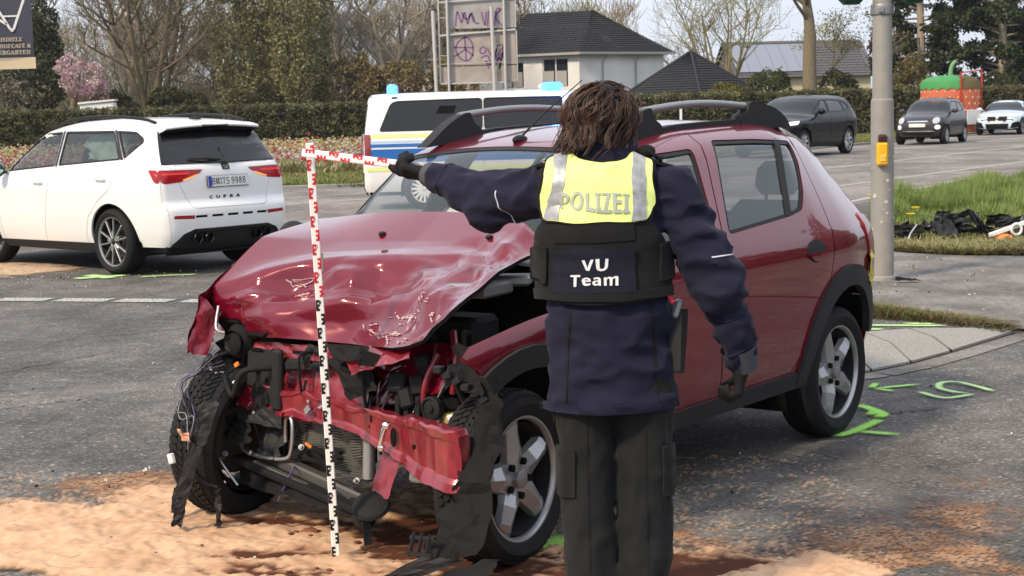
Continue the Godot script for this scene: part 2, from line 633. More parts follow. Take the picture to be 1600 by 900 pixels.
func build_ground() -> void:
	var g:=MB.new()
	var P:=PackedVector3Array()
	for j in 2:
		for i in 2:
			P.append(W(-420 + 840 * i,-60 + 900 * j,-0.03))
	g.grid(P,2)
	struct("ground",g,M.turf,"flat grassy ground far beyond the road")
	var edge:=V2(VERGE)
	var road:=PackedVector2Array(edge)
	road.append_array(V2([130,135,130,-45,-60,-45]))
	struct("road",sheet(road,0.0),M.asphalt,"dark worn asphalt of the junction")
	# the paler carriageway that runs off to the right
	var lane:=PackedVector2Array(edge.slice(1))
	lane.append_array(V2([60,118,30,70,8.6,29.4,5.2,24.4,3.0,21.6,-4,22.6,-12,24]))
	struct("carriageway",sheet(lane,0.004),M.main_road,"paler asphalt of the main road")
	# verge of short grass and the bed behind it
	var bed:=V2([-60,40,-8,41.2,0,45.5,3.5,49.5,12,80,-60,82])
	struct("flower_bed_soil",sheet(bed,-0.02),M.soil,"bare soil between the tulips")
	var kerb:=MB.new()
	for i in edge.size() - 1:
		kerb.bar(W(edge[i].x,edge[i].y + 0.1,0.03),W(edge[i + 1].x,edge[i + 1].y + 0.1,0.03),0.14,0.10,0.01)
	struct("kerb",kerb,M.concrete,"low concrete kerb along the far verge")
	# painted lines
	var lines: Array = [
		[[5.0,24.6,5.56,25.57,6.78,27.8,8.24,29.94],0.14],[[4.9,28.2,6.21,30.04,12.5,38.89,20,50]  ,0.15],
		[[4.6,33.7,7.62,38.05,16.12,50.16,26,65],0.15],[[1.5,36.9,9.08,46.25,19.56,60.87,30,77],0.15],
		[[-14,32.4,-4.83,32.89,-3.14,33.32,-1.4,34.4,1.5,36.9],0.15],[[-9,30.2,-4.39,30.82,-3.2,31.5,0,34.2],0.13],[[-10,26.6,-4.16,28.3,-3.54,28.99,1,33.0],0.15]]
	for l in lines:
		struct("road_marking",stroke(V2(l[0]),l[1],0.008),M.road_paint)
	for q in [[8.24,29.94,8.9,30.9,0.5],[5.3,24.9,6.0,24.4,0.0]]:
		if q[4] > 0: struct("road_marking",stroke(V2([q[0],q[1],q[2] + 0.9,q[3] + 1.3]),q[4],0.012),M.road_paint)
	# broken line of short blocks beside the white car
	for k in 7:
		var a:=Vector2(-2.42,13.88) + Vector2(-0.590,0.163) * (k - 3)
		var b:=a + Vector2(-0.50,0.138)
		if k == 3: b = a + Vector2(-0.47,0.13)
		struct("road_marking",stroke(PackedVector2Array([a,b]),0.24,0.006),M.road_paint)
	# footpath corner on the right with its dropped kerb
	var path:=V2([2.36,10.44,2.53,10.60,2.82,10.83,3.09,10.93,3.45,10.93,6.5,8.6,12,4.6,12,12,8,15.2,5.11,15.9,4.54,16.12,4.12,16.5,3.98,16.8,4.1,18.2,3.4,20.0,1.2,17.4,1.1,12.2,1.75,10.7])
	struct("footpath",sheet(path,0.02),M.footpath,"grey asphalt footpath on the corner island")
	build_kerb_stones()

func build_kerb_stones() -> void:
	# dropped kerb: each stone is a wedge whose upper face slopes to the gutter
	var lo:=V2([1.35,9.13,1.78,9.19,2.12,9.38,2.42,9.64,2.77,10.02,3.41,10.78])
	var hi:=V2([1.20,10.02,1.62,10.06,1.95,10.20,2.30,10.40,2.66,10.66,3.37,10.92])
	var ht:=[0.11,0.11,0.105,0.095,0.072,0.026]
	var root:=thing("kerb_edge","row of pale concrete kerb stones dropping to the road behind the red car","kerb")
	for i in lo.size() - 1:
		var m:=MB.new()
		var a:=lo[i].lerp(lo[i + 1],0.022); var b:=lo[i].lerp(lo[i + 1],0.978)
		var d:=hi[i].lerp(hi[i + 1],0.978); var e:=hi[i].lerp(hi[i + 1],0.022)
		var h0: float = ht[i]; var h1: float = ht[i + 1]
		var A:=W(a.x,a.y,-0.03); var B:=W(b.x,b.y,-0.03)
		var A1:=W(a.x,a.y,0.022); var B1:=W(b.x,b.y,0.022)
		var s:=0.42
		var A2:=W(lerpf(a.x,e.x,s),lerpf(a.y,e.y,s),h0); var B2:=W(lerpf(b.x,d.x,s),lerpf(b.y,d.y,s),h1)
		var E:=W(e.x,e.y,h0 + 0.004); var D:=W(d.x,d.y,h1 + 0.004)
		m.quad(A,A1,B1,B); m.quad(A1,A2,B2,B1); m.quad(A2,E,D,B2)
		m.quad(A1,A,W(e.x,e.y,-0.03),E); m.quad(A2,A1,E,E)
		m.quad(B,B1,D,W(d.x,d.y,-0.03)); m.quad(B1,B2,D,D)
		m.quad(W(d.x,d.y,-0.03),D,E,W(e.x,e.y,-0.03))
		obj("kerb_stone",m,M.concrete,root)
	var bed:=PackedVector2Array(lo)
	for i in range(hi.size() - 1,-1,-1): bed.append(hi[i])
	struct("kerb_bed",sheet(bed,0.0225),M.inner_black,"dark bed in the joints between kerb stones")
	# gutter strip of concrete at the foot of the stones
	var g:=MB.new()
	for i in lo.size() - 1:
		var a:=lo[i]; var b:=lo[i + 1]
		var t:=(b - a).normalized()
		var s:=Vector2(t.y,-t.x) * 0.17
		g.quad(W(a.x,a.y,0.007),W(b.x,b.y,0.007),W(b.x + s.x,b.y + s.y,0.005),W(a.x + s.x,a.y + s.y,0.005))
	struct("gutter",g,M.footpath,"narrow gutter strip along the dropped kerb")
	var gap:=MB.new()
	for i in lo.size() - 1:
		var a:=lo[i]; var b:=lo[i + 1]
		var t:=(b - a).normalized()
		var s:=Vector2(t.y,-t.x) * 0.012
		gap.quad(W(a.x,a.y,0.011),W(b.x,b.y,0.011),W(b.x + s.x,b.y + s.y,0.011),W(a.x + s.x,a.y + s.y,0.011))
	struct("gutter_joint",gap,M.soil,"dark earth in the joint below the kerb stones")
	# asphalt behind the kerb stones, raised to their back edge
	var back:=PackedVector2Array(hi)
	back.append_array(V2([3.3,11.1,2.9,11.7,2.6,12.3,1.3,12.3,0.9,10.1]))
	struct("footpath",sheet(back,0.045),M.asphalt,"darker asphalt patch behind the dropped kerb")

# ================================================================ vehicles: curved bodywork
# A body is the smooth intersection of a side outline, a width, a front and a rear; panels are
# outlines laid on that surface, each with a turned-in edge so that the joints between them show.
class Body:
	var tabs:={}
	var crown:=0.03
	var kw:=0.25
	var kr:=0.1
	var kf:=0.15
	var k:=0.10
	var xs:=1.0
	var up_taper:=0.0
	var up_x:=0.3

	func table(called: String,a: Array) -> void:
		var lo: float = a[0]; var hi: float = a[a.size() - 2]
		var n:=160
		var t:=PackedFloat32Array(); t.resize(n + 1)
		for i in n + 1:
			var x:=lo + (hi - lo) * i / n
			var j:=0
			while j < a.size() / 2 - 2 and x > a[2 * j + 2]: j += 1
			var p:=[a[2 * maxi(j - 1,0) + 1],a[2 * j + 1],a[2 * j + 3],a[2 * mini(j + 2,a.size() / 2 - 1) + 1]]
			var xx:=[a[2 * maxi(j - 1,0)],a[2 * j],a[2 * j + 2],a[2 * mini(j + 2,a.size() / 2 - 1)]]
			var u: float = (x - xx[1]) / (xx[2] - xx[1])
			var d: float = (p[2] - p[1]) / (xx[2] - xx[1])
			var m0: float = d if j == 0 else _mono((p[1] - p[0]) / maxf(xx[1] - xx[0],1e-6),d)
			var m1: float = d if j >= a.size() / 2 - 2 else _mono(d,(p[3] - p[2]) / maxf(xx[3] - xx[2],1e-6))
			var s: float = xx[2] - xx[1]
			var u2:=u * u; var u3:=u2 * u
			t[i] = p[1] * (2 * u3 - 3 * u2 + 1) + m0 * s * (u3 - 2 * u2 + u) + p[2] * (3 * u2 - 2 * u3) + m1 * s * (u3 - u2)
		var sl:=PackedFloat32Array(); sl.resize(n + 1)
		for i in n + 1:
			sl[i] = (t[mini(i + 1,n)] - t[maxi(i - 1,0)]) / ((hi - lo) / n * (mini(i + 1,n) - maxi(i - 1,0)))
		tabs[called] = [lo,n / (hi - lo),t,sl]

	func _mono(a: float,b: float) -> float:
		if a * b <= 0: return 0.0
		return 2 * a * b / (a + b)

	var T; var S; var P; var FR; var RE
	func ready() -> Body:
		T = tabs.top; S = tabs.side; P = tabs.plan; FR = tabs.front; RE = tabs.rear
		return self

	func at(L: Array,x: float) -> float:
		var u: float = (x - L[0]) * L[1]
		var a: PackedFloat32Array = L[2]
		if u <= 0.0: return a[0]
		if u >= 160.0: return a[160]
		var i:=int(u)
		return a[i] + (a[i + 1] - a[i]) * (u - i)

	func slope(L: Array,x: float) -> float:
		var u: float = (x - L[0]) * L[1]
		var a: PackedFloat32Array = L[3]
		if u <= 0.0 or u >= 160.0: return 0.0
		return a[int(u)]

	func top(x: float,z: float) -> float:
		return at(T,x + kw * z * z * clampf((x - xs) / 0.6,0,1)) - crown * z * z / 0.36

	func width(x: float,y: float) -> float:
		return at(S,y) - at(P,x) - up_taper * maxf(0,y - 1.0) * maxf(0,up_x - x)

	func smax(a: float,b: float,q: float) -> float:
		var h:=maxf(q - absf(a - b),0.0) / q
		return maxf(a,b) + h * h * q * 0.25

	func F(x: float,y: float,z: float) -> float:
		z = absf(z)
		var xe:=x + kw * z * z * clampf((x - xs) / 0.6,0,1)
		var s:=slope(T,xe)
		var a:=(y - at(T,xe) + crown * z * z / 0.36) / sqrt(1 + s * s)
		s = slope(S,y)
		var b:=(z - width(x,y)) / sqrt(1 + s * s)
		s = slope(FR,y)
		var c:=(x + kf * z * z - at(FR,y)) / sqrt(1 + s * s)
		s = slope(RE,y)
		var d:=(at(RE,y) + kr * z * z - x) / sqrt(1 + s * s)
		return smax(smax(a,b,k),maxf(c,d),k * 0.8)

	func normal(p: Vector3) -> Vector3:
		var e:=0.006
		return Vector3(F(p.x + e,p.y,p.z) - F(p.x - e,p.y,p.z),F(p.x,p.y + e,p.z) - F(p.x,p.y - e,p.z),F(p.x,p.y,p.z + e) - F(p.x,p.y,p.z - e)).normalized()

	# axis: s side (u = x, v = y), t top (u = x, v = z), r rear (u = z, v = y), f front (u = z, v = y); side -1 is the car's left
	func hit(axis: String,u: float,v: float,side:=1.0) -> Vector3:
		var lo:=0.0; var hi:=1.3
		match axis:
			"s":
				if F(u,v,0.0) > 0: return Vector3(u,v,0)
				for i in 15:
					var m:=(lo + hi) * 0.5
					if F(u,v,m) < 0: lo = m
					else: hi = m
				return Vector3(u,v,lo * side)
			"t":
				lo = 0.3; hi = 2.3
				for i in 15:
					var m:=(lo + hi) * 0.5
					if F(u,m,v) < 0: lo = m
					else: hi = m
				return Vector3(u,lo,v)
			"r":
				lo = 1.0; hi = -1.6
				for i in 15:
					var m:=(lo + hi) * 0.5
					if F(m,v,u) < 0: lo = m
					else: hi = m
				return Vector3(lo,v,u)
		lo = 1.4; hi = 5.0
		for i in 15:
			var m:=(lo + hi) * 0.5
			if F(m,v,u) < 0: lo = m
			else: hi = m
		return Vector3(lo,v,u)

	# corner between side and top at x: (y, z)
	func shoulder(x: float) -> Vector2:
		var y:=1.0
		var z:=0.6
		for i in 30:
			z = lerpf(z,maxf(0.05,width(x,y)),0.6)
			y = lerpf(y,top(x,z),0.6)
		y -= k * 0.16
		return Vector2(y,absf(hit("s",x,y).z))

	func rear_corner(y: float) -> Vector2:
		var x:=at(RE,y); var z:=0.6
		for i in 24:
			z = lerpf(z,maxf(0.05,width(x,y)),0.6)
			x = lerpf(x,at(RE,y) + kr * z * z,0.6)
		x += k * 0.14
		return Vector2(x,absf(hit("s",x,y).z))

	func front_corner(y: float) -> Vector2:
		var x:=at(FR,y) - 0.2; var z:=0.6
		for i in 24:
			z = lerpf(z,maxf(0.05,width(x,y)),0.5)
			x = lerpf(x,at(FR,y) - kf * z * z,0.5)
		x -= k * 0.14
		return Vector2(x,absf(hit("s",x,y).z))

# lay outlines on the body; holes are cut out
func panel(b: Body,axis: String,polys: Array,side:=1.0,off:=0.0,flange:=0.02,cell:=0.07,holes:=[]) -> MB:
	var m:=MB.new()
	var seen:={}
	var put:=func(q: Vector2) -> int:
		var key:=Vector2i(int(round(q.x * 4000)),int(round(q.y * 4000)))
		if seen.has(key): return seen[key]
		var p:=b.hit(axis,q.x,q.y,side)
		var nn:=b.normal(p)
		var o:=off
		var i:=m.vert(p + nn * o,nn,q)
		seen[key] = i
		return i
	var outlines:=[]
	for poly: PackedVector2Array in polys:
		var lo:=Vector2(1e9,1e9); var hi:=-lo
		for p in poly:
			lo = lo.min(p); hi = hi.max(p)
		var pieces:=[poly]
		for h in holes:
			var next:=[]
			for q in pieces:
				next.append_array(Geometry2D.clip_polygons(q,h))
			pieces = next
		outlines.append_array(pieces)
		for j in range(int(floor(lo.y / cell)),int(ceil(hi.y / cell))):
			for i in range(int(floor(lo.x / cell)),int(ceil(hi.x / cell))):
				var c0:=Vector2(i,j) * cell
				var sq:=PackedVector2Array([c0,c0 + Vector2(cell,0),c0 + Vector2(cell,cell),c0 + Vector2(0,cell)])
				var parts: Array = Geometry2D.intersect_polygons(poly,sq)
				for h in holes:
					var next:=[]
					for q in parts: next.append_array(Geometry2D.clip_polygons(q,h))
					parts = next
				for q: PackedVector2Array in parts:
					if q.size() < 3 or Geometry2D.is_polygon_clockwise(q): continue
					var tt:=PackedInt32Array([0,1,2,0,2,3]) if q.size() == 4 else Geometry2D.triangulate_polygon(q)
					var id:=PackedInt32Array()
					for p in q: id.append(put.call(p))
					for n in range(0,tt.size(),3):
						var A:=id[tt[n]]; var B:=id[tt[n + 1]]; var D:=id[tt[n + 2]]
						if A == B or B == D or A == D: continue
						var nn:=(m.v[D] - m.v[A]).cross(m.v[B] - m.v[A])
						if nn.dot(m.n[A]) >= 0: m.ix.append_array([A,B,D])
						else: m.ix.append_array([A,D,B])
	if flange > 0.0:
		for q: PackedVector2Array in outlines:
			var pts:=PackedVector2Array()
			for i in q.size():
				var a:=q[i]; var d:=q[(i + 1) % q.size()]
				var cnt:=maxi(1,int(ceil((d - a).length() / cell)))
				for s in cnt: pts.append(a.lerp(d,float(s) / cnt))
			var up:=PackedVector3Array(); var dn:=PackedVector3Array()
			for p in pts:
				var h:=b.hit(axis,p.x,p.y,side)
				var nn:=b.normal(h)
				up.append(h + nn * off); dn.append(h + nn * (off - flange))
			for i in pts.size():
				var i2:=(i + 1) % pts.size()
				m.quad(up[i],up[i2],dn[i2],dn[i])
	return m

# region of the side view that belongs to the side of the body, sampled at the corners of the surface
func side_region(b: Body,x0: float,x1: float,y0: float,rear_y: Array,front_y: Array) -> Dictionary:
	var topc:=PackedVector3Array(); var rearc:=PackedVector3Array(); var frontc:=PackedVector3Array()
	var n:=48
	for i in n + 1:
		var x:=lerpf(x0,x1,float(i) / n)
		var s:=b.shoulder(x)
		topc.append(Vector3(x,s.x,s.y))
	for i in 25:
		var y:=lerpf(rear_y[0],rear_y[1],i / 24.0)
		var s:=b.rear_corner(y)
		rearc.append(Vector3(s.x,y,s.y))
	for i in 25:
		var y:=lerpf(front_y[0],front_y[1],i / 24.0)
		var s:=b.front_corner(y)
		frontc.append(Vector3(s.x,y,s.y))
	# side outline: below the top curve, ahead of the rear curve, behind the front curve
	var A:=PackedVector2Array([Vector2(x0,y0)])
	A.append(Vector2(x1,y0))
	for i in range(topc.size() - 1,-1,-1): A.append(Vector2(topc[i].x,topc[i].y))
	var B:=PackedVector2Array([Vector2(6,-1),Vector2(6,3)])
	B.append(Vector2(rearc[24].x,3))
	for i in range(24,-1,-1): B.append(Vector2(rearc[i].x,rearc[i].y))
	B.append(Vector2(rearc[0].x,-1))
	var C:=PackedVector2Array([Vector2(-3,-1)])
	C.append(Vector2(frontc[0].x,-1))
	for i in 25: C.append(Vector2(frontc[i].x,frontc[i].y))
	C.append(Vector2(frontc[24].x,3)); C.append(Vector2(-3,3))
	var best:=PackedVector2Array()
	for q in Geometry2D.intersect_polygons(A,B):
		for r in Geometry2D.intersect_polygons(q,C):
			if r.size() > best.size(): best = r
	# top view: between the two top curves
	var Tp:=PackedVector2Array()
	for p in topc: Tp.append(Vector2(p.x,p.z))
	for i in range(topc.size() - 1,-1,-1): Tp.append(Vector2(topc[i].x,-topc[i].z))
	Tp.reverse()
	var Rp:=PackedVector2Array()
	for p in rearc: Rp.append(Vector2(p.z,p.y))
	for i in range(24,-1,-1): Rp.append(Vector2(-rearc[i].z,rearc[i].y))
	var Fp:=PackedVector2Array()
	for p in frontc: Fp.append(Vector2(p.z,p.y))
	for i in range(24,-1,-1): Fp.append(Vector2(-frontc[i].z,frontc[i].y))
	return {"side": best,"top": Tp,"rear": Rp,"front": Fp}

# boundary between top and rear (or front): top-view curve and the same curve seen from behind
func end_curve(b: Body,front: bool) -> Array:
	var tv:=PackedVector2Array(); var rv:=PackedVector2Array()
	for i in 33:
		var z:=lerpf(-1.0,1.0,i / 32.0)
		var zz:=minf(absf(z),0.75)
		var x:=3.0 if front else -0.4
		var y:=1.2
		for j in 40:
			y = lerpf(y,b.top(x,zz),0.4)
			var nx: float = (b.at(b.FR,y) - b.kf * zz * zz) if front else (b.at(b.RE,y) + b.kr * zz * zz)
			x = lerpf(x,nx,0.4)
		x += (-1.0 if front else 1.0) * b.k * 0.12
		tv.append(Vector2(x,z))
		rv.append(Vector2(z,b.hit("t",x,minf(zz,0.62) * signf(z)).y))
	return [tv,rv]

func half(curve2: PackedVector2Array,far: Vector2) -> PackedVector2Array:
	# region on the far side of an open curve
	var p:=PackedVector2Array(curve2)
	var a:=p[p.size() - 1]; var s:=p[0]
	if absf(far.x) > absf(far.y): p.append_array([Vector2(far.x,a.y),Vector2(far.x,s.y)])
	else: p.append_array([Vector2(a.x,far.y),Vector2(s.x,far.y)])
	if Geometry2D.is_polygon_clockwise(p): p.reverse()
	return p

func meet(a: PackedVector2Array,bb: PackedVector2Array) -> PackedVector2Array:
	var best:=PackedVector2Array(); var area:=0.0
	for q in Geometry2D.intersect_polygons(a,bb):
		var s:=0.0
		for i in q.size(): s += q[i].cross(q[(i + 1) % q.size()])
		if s > area:
			area = s; best = q
	return best

func cutp(a: PackedVector2Array,bb: PackedVector2Array) -> PackedVector2Array:
	var best:=PackedVector2Array(); var area:=0.0
	for q in Geometry2D.clip_polygons(a,bb):
		var s:=0.0
		for i in q.size(): s += q[i].cross(q[(i + 1) % q.size()])
		if s > area:
			area = s; best = q
	return best

func grow(p: PackedVector2Array,d: float) -> PackedVector2Array:
	var r:=Geometry2D.offset_polygon(p,d,Geometry2D.JOIN_ROUND)
	return r[0] if r.size() else p

func ccw(p: PackedVector2Array) -> PackedVector2Array:
	if Geometry2D.is_polygon_clockwise(p):
		var q:=p.duplicate(); q.reverse()
		return q
	return p

# ---------------------------------------------------------------- wheels (axle along z, outer face at +z)
func tyre_mesh(R: float,rim: float,wd: float,tread:=0) -> MB:
	var m:=MB.new()
	var h:=wd * 0.5
	var xf:=Transform3D(Basis(Vector3(1,0,0),Vector3(0,0,1),Vector3(0,-1,0)),Vector3.ZERO)
	var sh:=R - 0.012
	var prof:=[Vector2(rim,-h * 0.86),Vector2(rim + 0.012,-h * 0.97),Vector2((rim + R) * 0.5,-h * 1.06),Vector2(sh - 0.018,-h * 0.98),Vector2(sh,-h * 0.86),Vector2(R - 0.003,-h * 0.7)]
	for g in [-0.42,-0.14,0.14,0.42]:
		prof.append_array([Vector2(R,h * (g - 0.045)),Vector2(R - 0.008,h * (g - 0.04)),Vector2(R - 0.008,h * (g + 0.04)),Vector2(R,h * (g + 0.045))])
	prof.append_array([Vector2(R - 0.003,h * 0.7),Vector2(sh,h * 0.86),Vector2(sh - 0.018,h * 0.98),Vector2((rim + R) * 0.5,h * 1.06),Vector2(rim + 0.012,h * 0.97),Vector2(rim,h * 0.86)])
	m.lathe(prof,56,xf)
	if tread > 0:
		# raised slanted blocks in a herringbone, joined to the tyre
		for k in tread:
			var a0:=TAU * k / tread
			for s in [-1.0,1.0]:
				for seg in 3:
					var z0: float = h * (0.06 + seg * 0.29) * s
					var z1: float = h * (0.06 + seg * 0.29 + 0.255) * s
					var s0:=a0 + absf(z0) * 2.2; var s1:=a0 + absf(z1) * 2.2
					var dw:=TAU / tread * 0.62
					var rr:=R + 0.004 - (0.006 if seg == 2 else 0.0)
					var r1:=R + 0.004 - (0.016 if seg == 2 else 0.0)
					var p:=func(a: float,r: float,z: float) -> Vector3: return Vector3(cos(a) * r,sin(a) * r,z)
					m.quad(p.call(s0,rr,z0),p.call(s1,r1,z1),p.call(s1 + dw,r1,z1),p.call(s0 + dw,rr,z0))
					m.quad(p.call(s0,rr,z0),p.call(s0,rr - 0.012,z0),p.call(s1,r1 - 0.012,z1),p.call(s1,r1,z1))
					m.quad(p.call(s0 + dw,rr,z0),p.call(s1 + dw,r1,z1),p.call(s1 + dw,r1 - 0.012,z1),p.call(s0 + dw,rr - 0.012,z0))
					m.quad(p.call(s0,rr,z0),p.call(s0 + dw,rr,z0),p.call(s0 + dw,rr - 0.012,z0),p.call(s0,rr - 0.012,z0))
					m.quad(p.call(s1,r1,z1),p.call(s1,r1 - 0.012,z1),p.call(s1 + dw,r1 - 0.012,z1),p.call(s1 + dw,r1,z1))
	return m

const LIE:=Basis(Vector3(1,0,0),Vector3(0,0,1),Vector3(0,-1,0))

# a rim barrel with n spokes; style 0: broad double-faceted star, 1: thin Y spokes, 2: many straight bars
func rim_meshes(r: float,wd: float,n: int,style: int) -> Array:
	var h:=wd * 0.5
	var xf:=Transform3D(LIE,Vector3.ZERO)
	var barrel:=MB.new()
	barrel.lathe([Vector2(r - 0.012,-h * 0.8),Vector2(r - 0.05,-h * 0.4),Vector2(r - 0.045,h * 0.3),Vector2(r - 0.02,h * 0.78)],40,xf)
	var lip:=MB.new()
	lip.lathe([Vector2(r - 0.014,h * 0.66),Vector2(r - 0.010,h * 0.84),Vector2(r - 0.004,h * 0.93),Vector2(r + 0.002,h * 0.94),Vector2(r + 0.004,h * 0.84)],48,xf)
	var sp:=MB.new()
	var disc:=MB.new()
	disc.lathe([Vector2(r * 0.66,-h * 0.1),Vector2(r * 0.66,0.0),Vector2(0.03,0.0)],32,xf)
	var zf:=h * 0.82
	for k in n:
		var a:=TAU * k / n + PI * 0.5
		var rot:=Transform3D(Basis(Vector3(0,0,1),a),Vector3.ZERO)
		if style == 0:
			# ridge along the middle, two facets falling to the sides, flaring out at the hub
			var hub:=0.05
			var L:=r - 0.006
			var w0:=0.085; var w1:=0.050; var w2:=0.062
			var P:=func(x,y,z): return rot * Vector3(x,y,z)
			var st:=[[hub * 0.4,0.045,zf - 0.014,0.0],[hub * 1.3,0.050,zf - 0.004,0.012],[L * 0.5,0.044,zf + 0.008,0.024],[L * 0.8,0.036,zf + 0.004,0.018],[L,0.050,zf - 0.010,0.010]]
			for i in st.size() - 1:
				var A: Array = st[i]; var B: Array = st[i + 1]
				for s in [-1.0,1.0]:
					var a0: Vector3 = P.call(A[0],0,A[2]); var b0: Vector3 = P.call(B[0],0,B[2])
					var a1: Vector3 = P.call(A[0],s * A[1],A[2] - A[3]); var b1: Vector3 = P.call(B[0],s * B[1],B[2] - B[3])
					var a2: Vector3 = P.call(A[0],s * (A[1] + 0.008),A[2] - 0.045); var b2: Vector3 = P.call(B[0],s * (B[1] + 0.008),B[2] - 0.045)
					if s > 0:
						sp.quad(a0,a1,b1,b0); sp.quad(a1,a2,b2,b1)
					else:
						sp.quad(a0,b0,b1,a1); sp.quad(a1,b1,b2,a2)
		elif style == 1:
			for s in [-1.0,1.0]:
				var t:=r - 0.014
				var e:=rot * Vector3(t * cos(0.30 * s),t * sin(0.30 * s),zf - 0.004)
				var st:=rot * Vector3(0.035,0.012 * s,zf - 0.006)
				sp.bar(st,e,0.014,0.03,0.004,Vector3(0,0,1))
			sp.bar(rot * Vector3(0.02,0,zf - 0.01),rot * Vector3(r * 0.42,0,zf - 0.012),0.026,0.03,0.005,Vector3(0,0,1))
		else:
			sp.bar(rot * Vector3(0.04,0,zf),rot * Vector3(r - 0.014,0,zf - 0.006),TAU * r / n * 0.45,0.02,0.004,Vector3(0,0,1))
	var cap:=MB.new()
	cap.lathe([Vector2(0.036,zf - 0.02),Vector2(0.034,zf + 0.006),Vector2(0.02,zf + 0.011),Vector2(0.0,zf + 0.012)],24,xf)
	var bolts:=MB.new()
	for k in 5:
		var a:=TAU * (k + 0.5) / 5 + PI * 0.5
		bolts.lathe([Vector2(0.013,zf - 0.03),Vector2(0.013,zf - 0.003),Vector2(0.0,zf - 0.003)],10,Transform3D(LIE,Vector3(cos(a) * 0.064,sin(a) * 0.064,0.004)))
	return [barrel,lip,sp,cap,bolts,disc]

func add_wheel(parent: Node3D,at: Vector3,turn: Basis,R: float,r: float,wd: float,tyre: Mesh,rm: Array,mats: Array,called:="wheel") -> Node3D:
	var w:=Node3D.new()
	w.name = called
	parent.add_child(w,true)
	w.transform = Transform3D(turn,at)
	obj("tyre",tyre,M.rubber,w)
	obj("rim_barrel",rm[0],mats[0],w)
	obj("rim",rm[1],mats[1],w)
	obj("spokes",rm[2],mats[1],w)
	obj("hub_cap",rm[3],mats[2],w)
	if mats.size() > 3: obj("bolt_hole",rm[4],mats[3],w)
	obj("brake_disc",rm[5],M.rusty_disc,w)
	return w

func rim_arrays(r: float,wd: float,n: int,style: int) -> Array:
	var o:=[]
	for m in rim_meshes(r,wd,n,style): o.append(m.mesh())
	return o

# a half-tube that lines the inside of a wheel arch
func arch_liner(x: float,y: float,r: float,z0: float,z1: float,from:=-0.35) -> MB:
	var m:=MB.new()
	var P:=PackedVector3Array()
	for z in [z0,z1]:
		for k in 25:
			var a:=lerpf(from,PI + 0.35,k / 24.0)
			P.append(Vector3(x + cos(a) * r,y + sin(a) * r,z))
	m.grid(P,25)
	var c:=PackedVector3Array()
	for k in 25:
		var a:=lerpf(from,PI + 0.35,k / 24.0)
		c.append(Vector3(x + cos(a) * r,y + sin(a) * r,z0))
	m.fan(c)
	return m

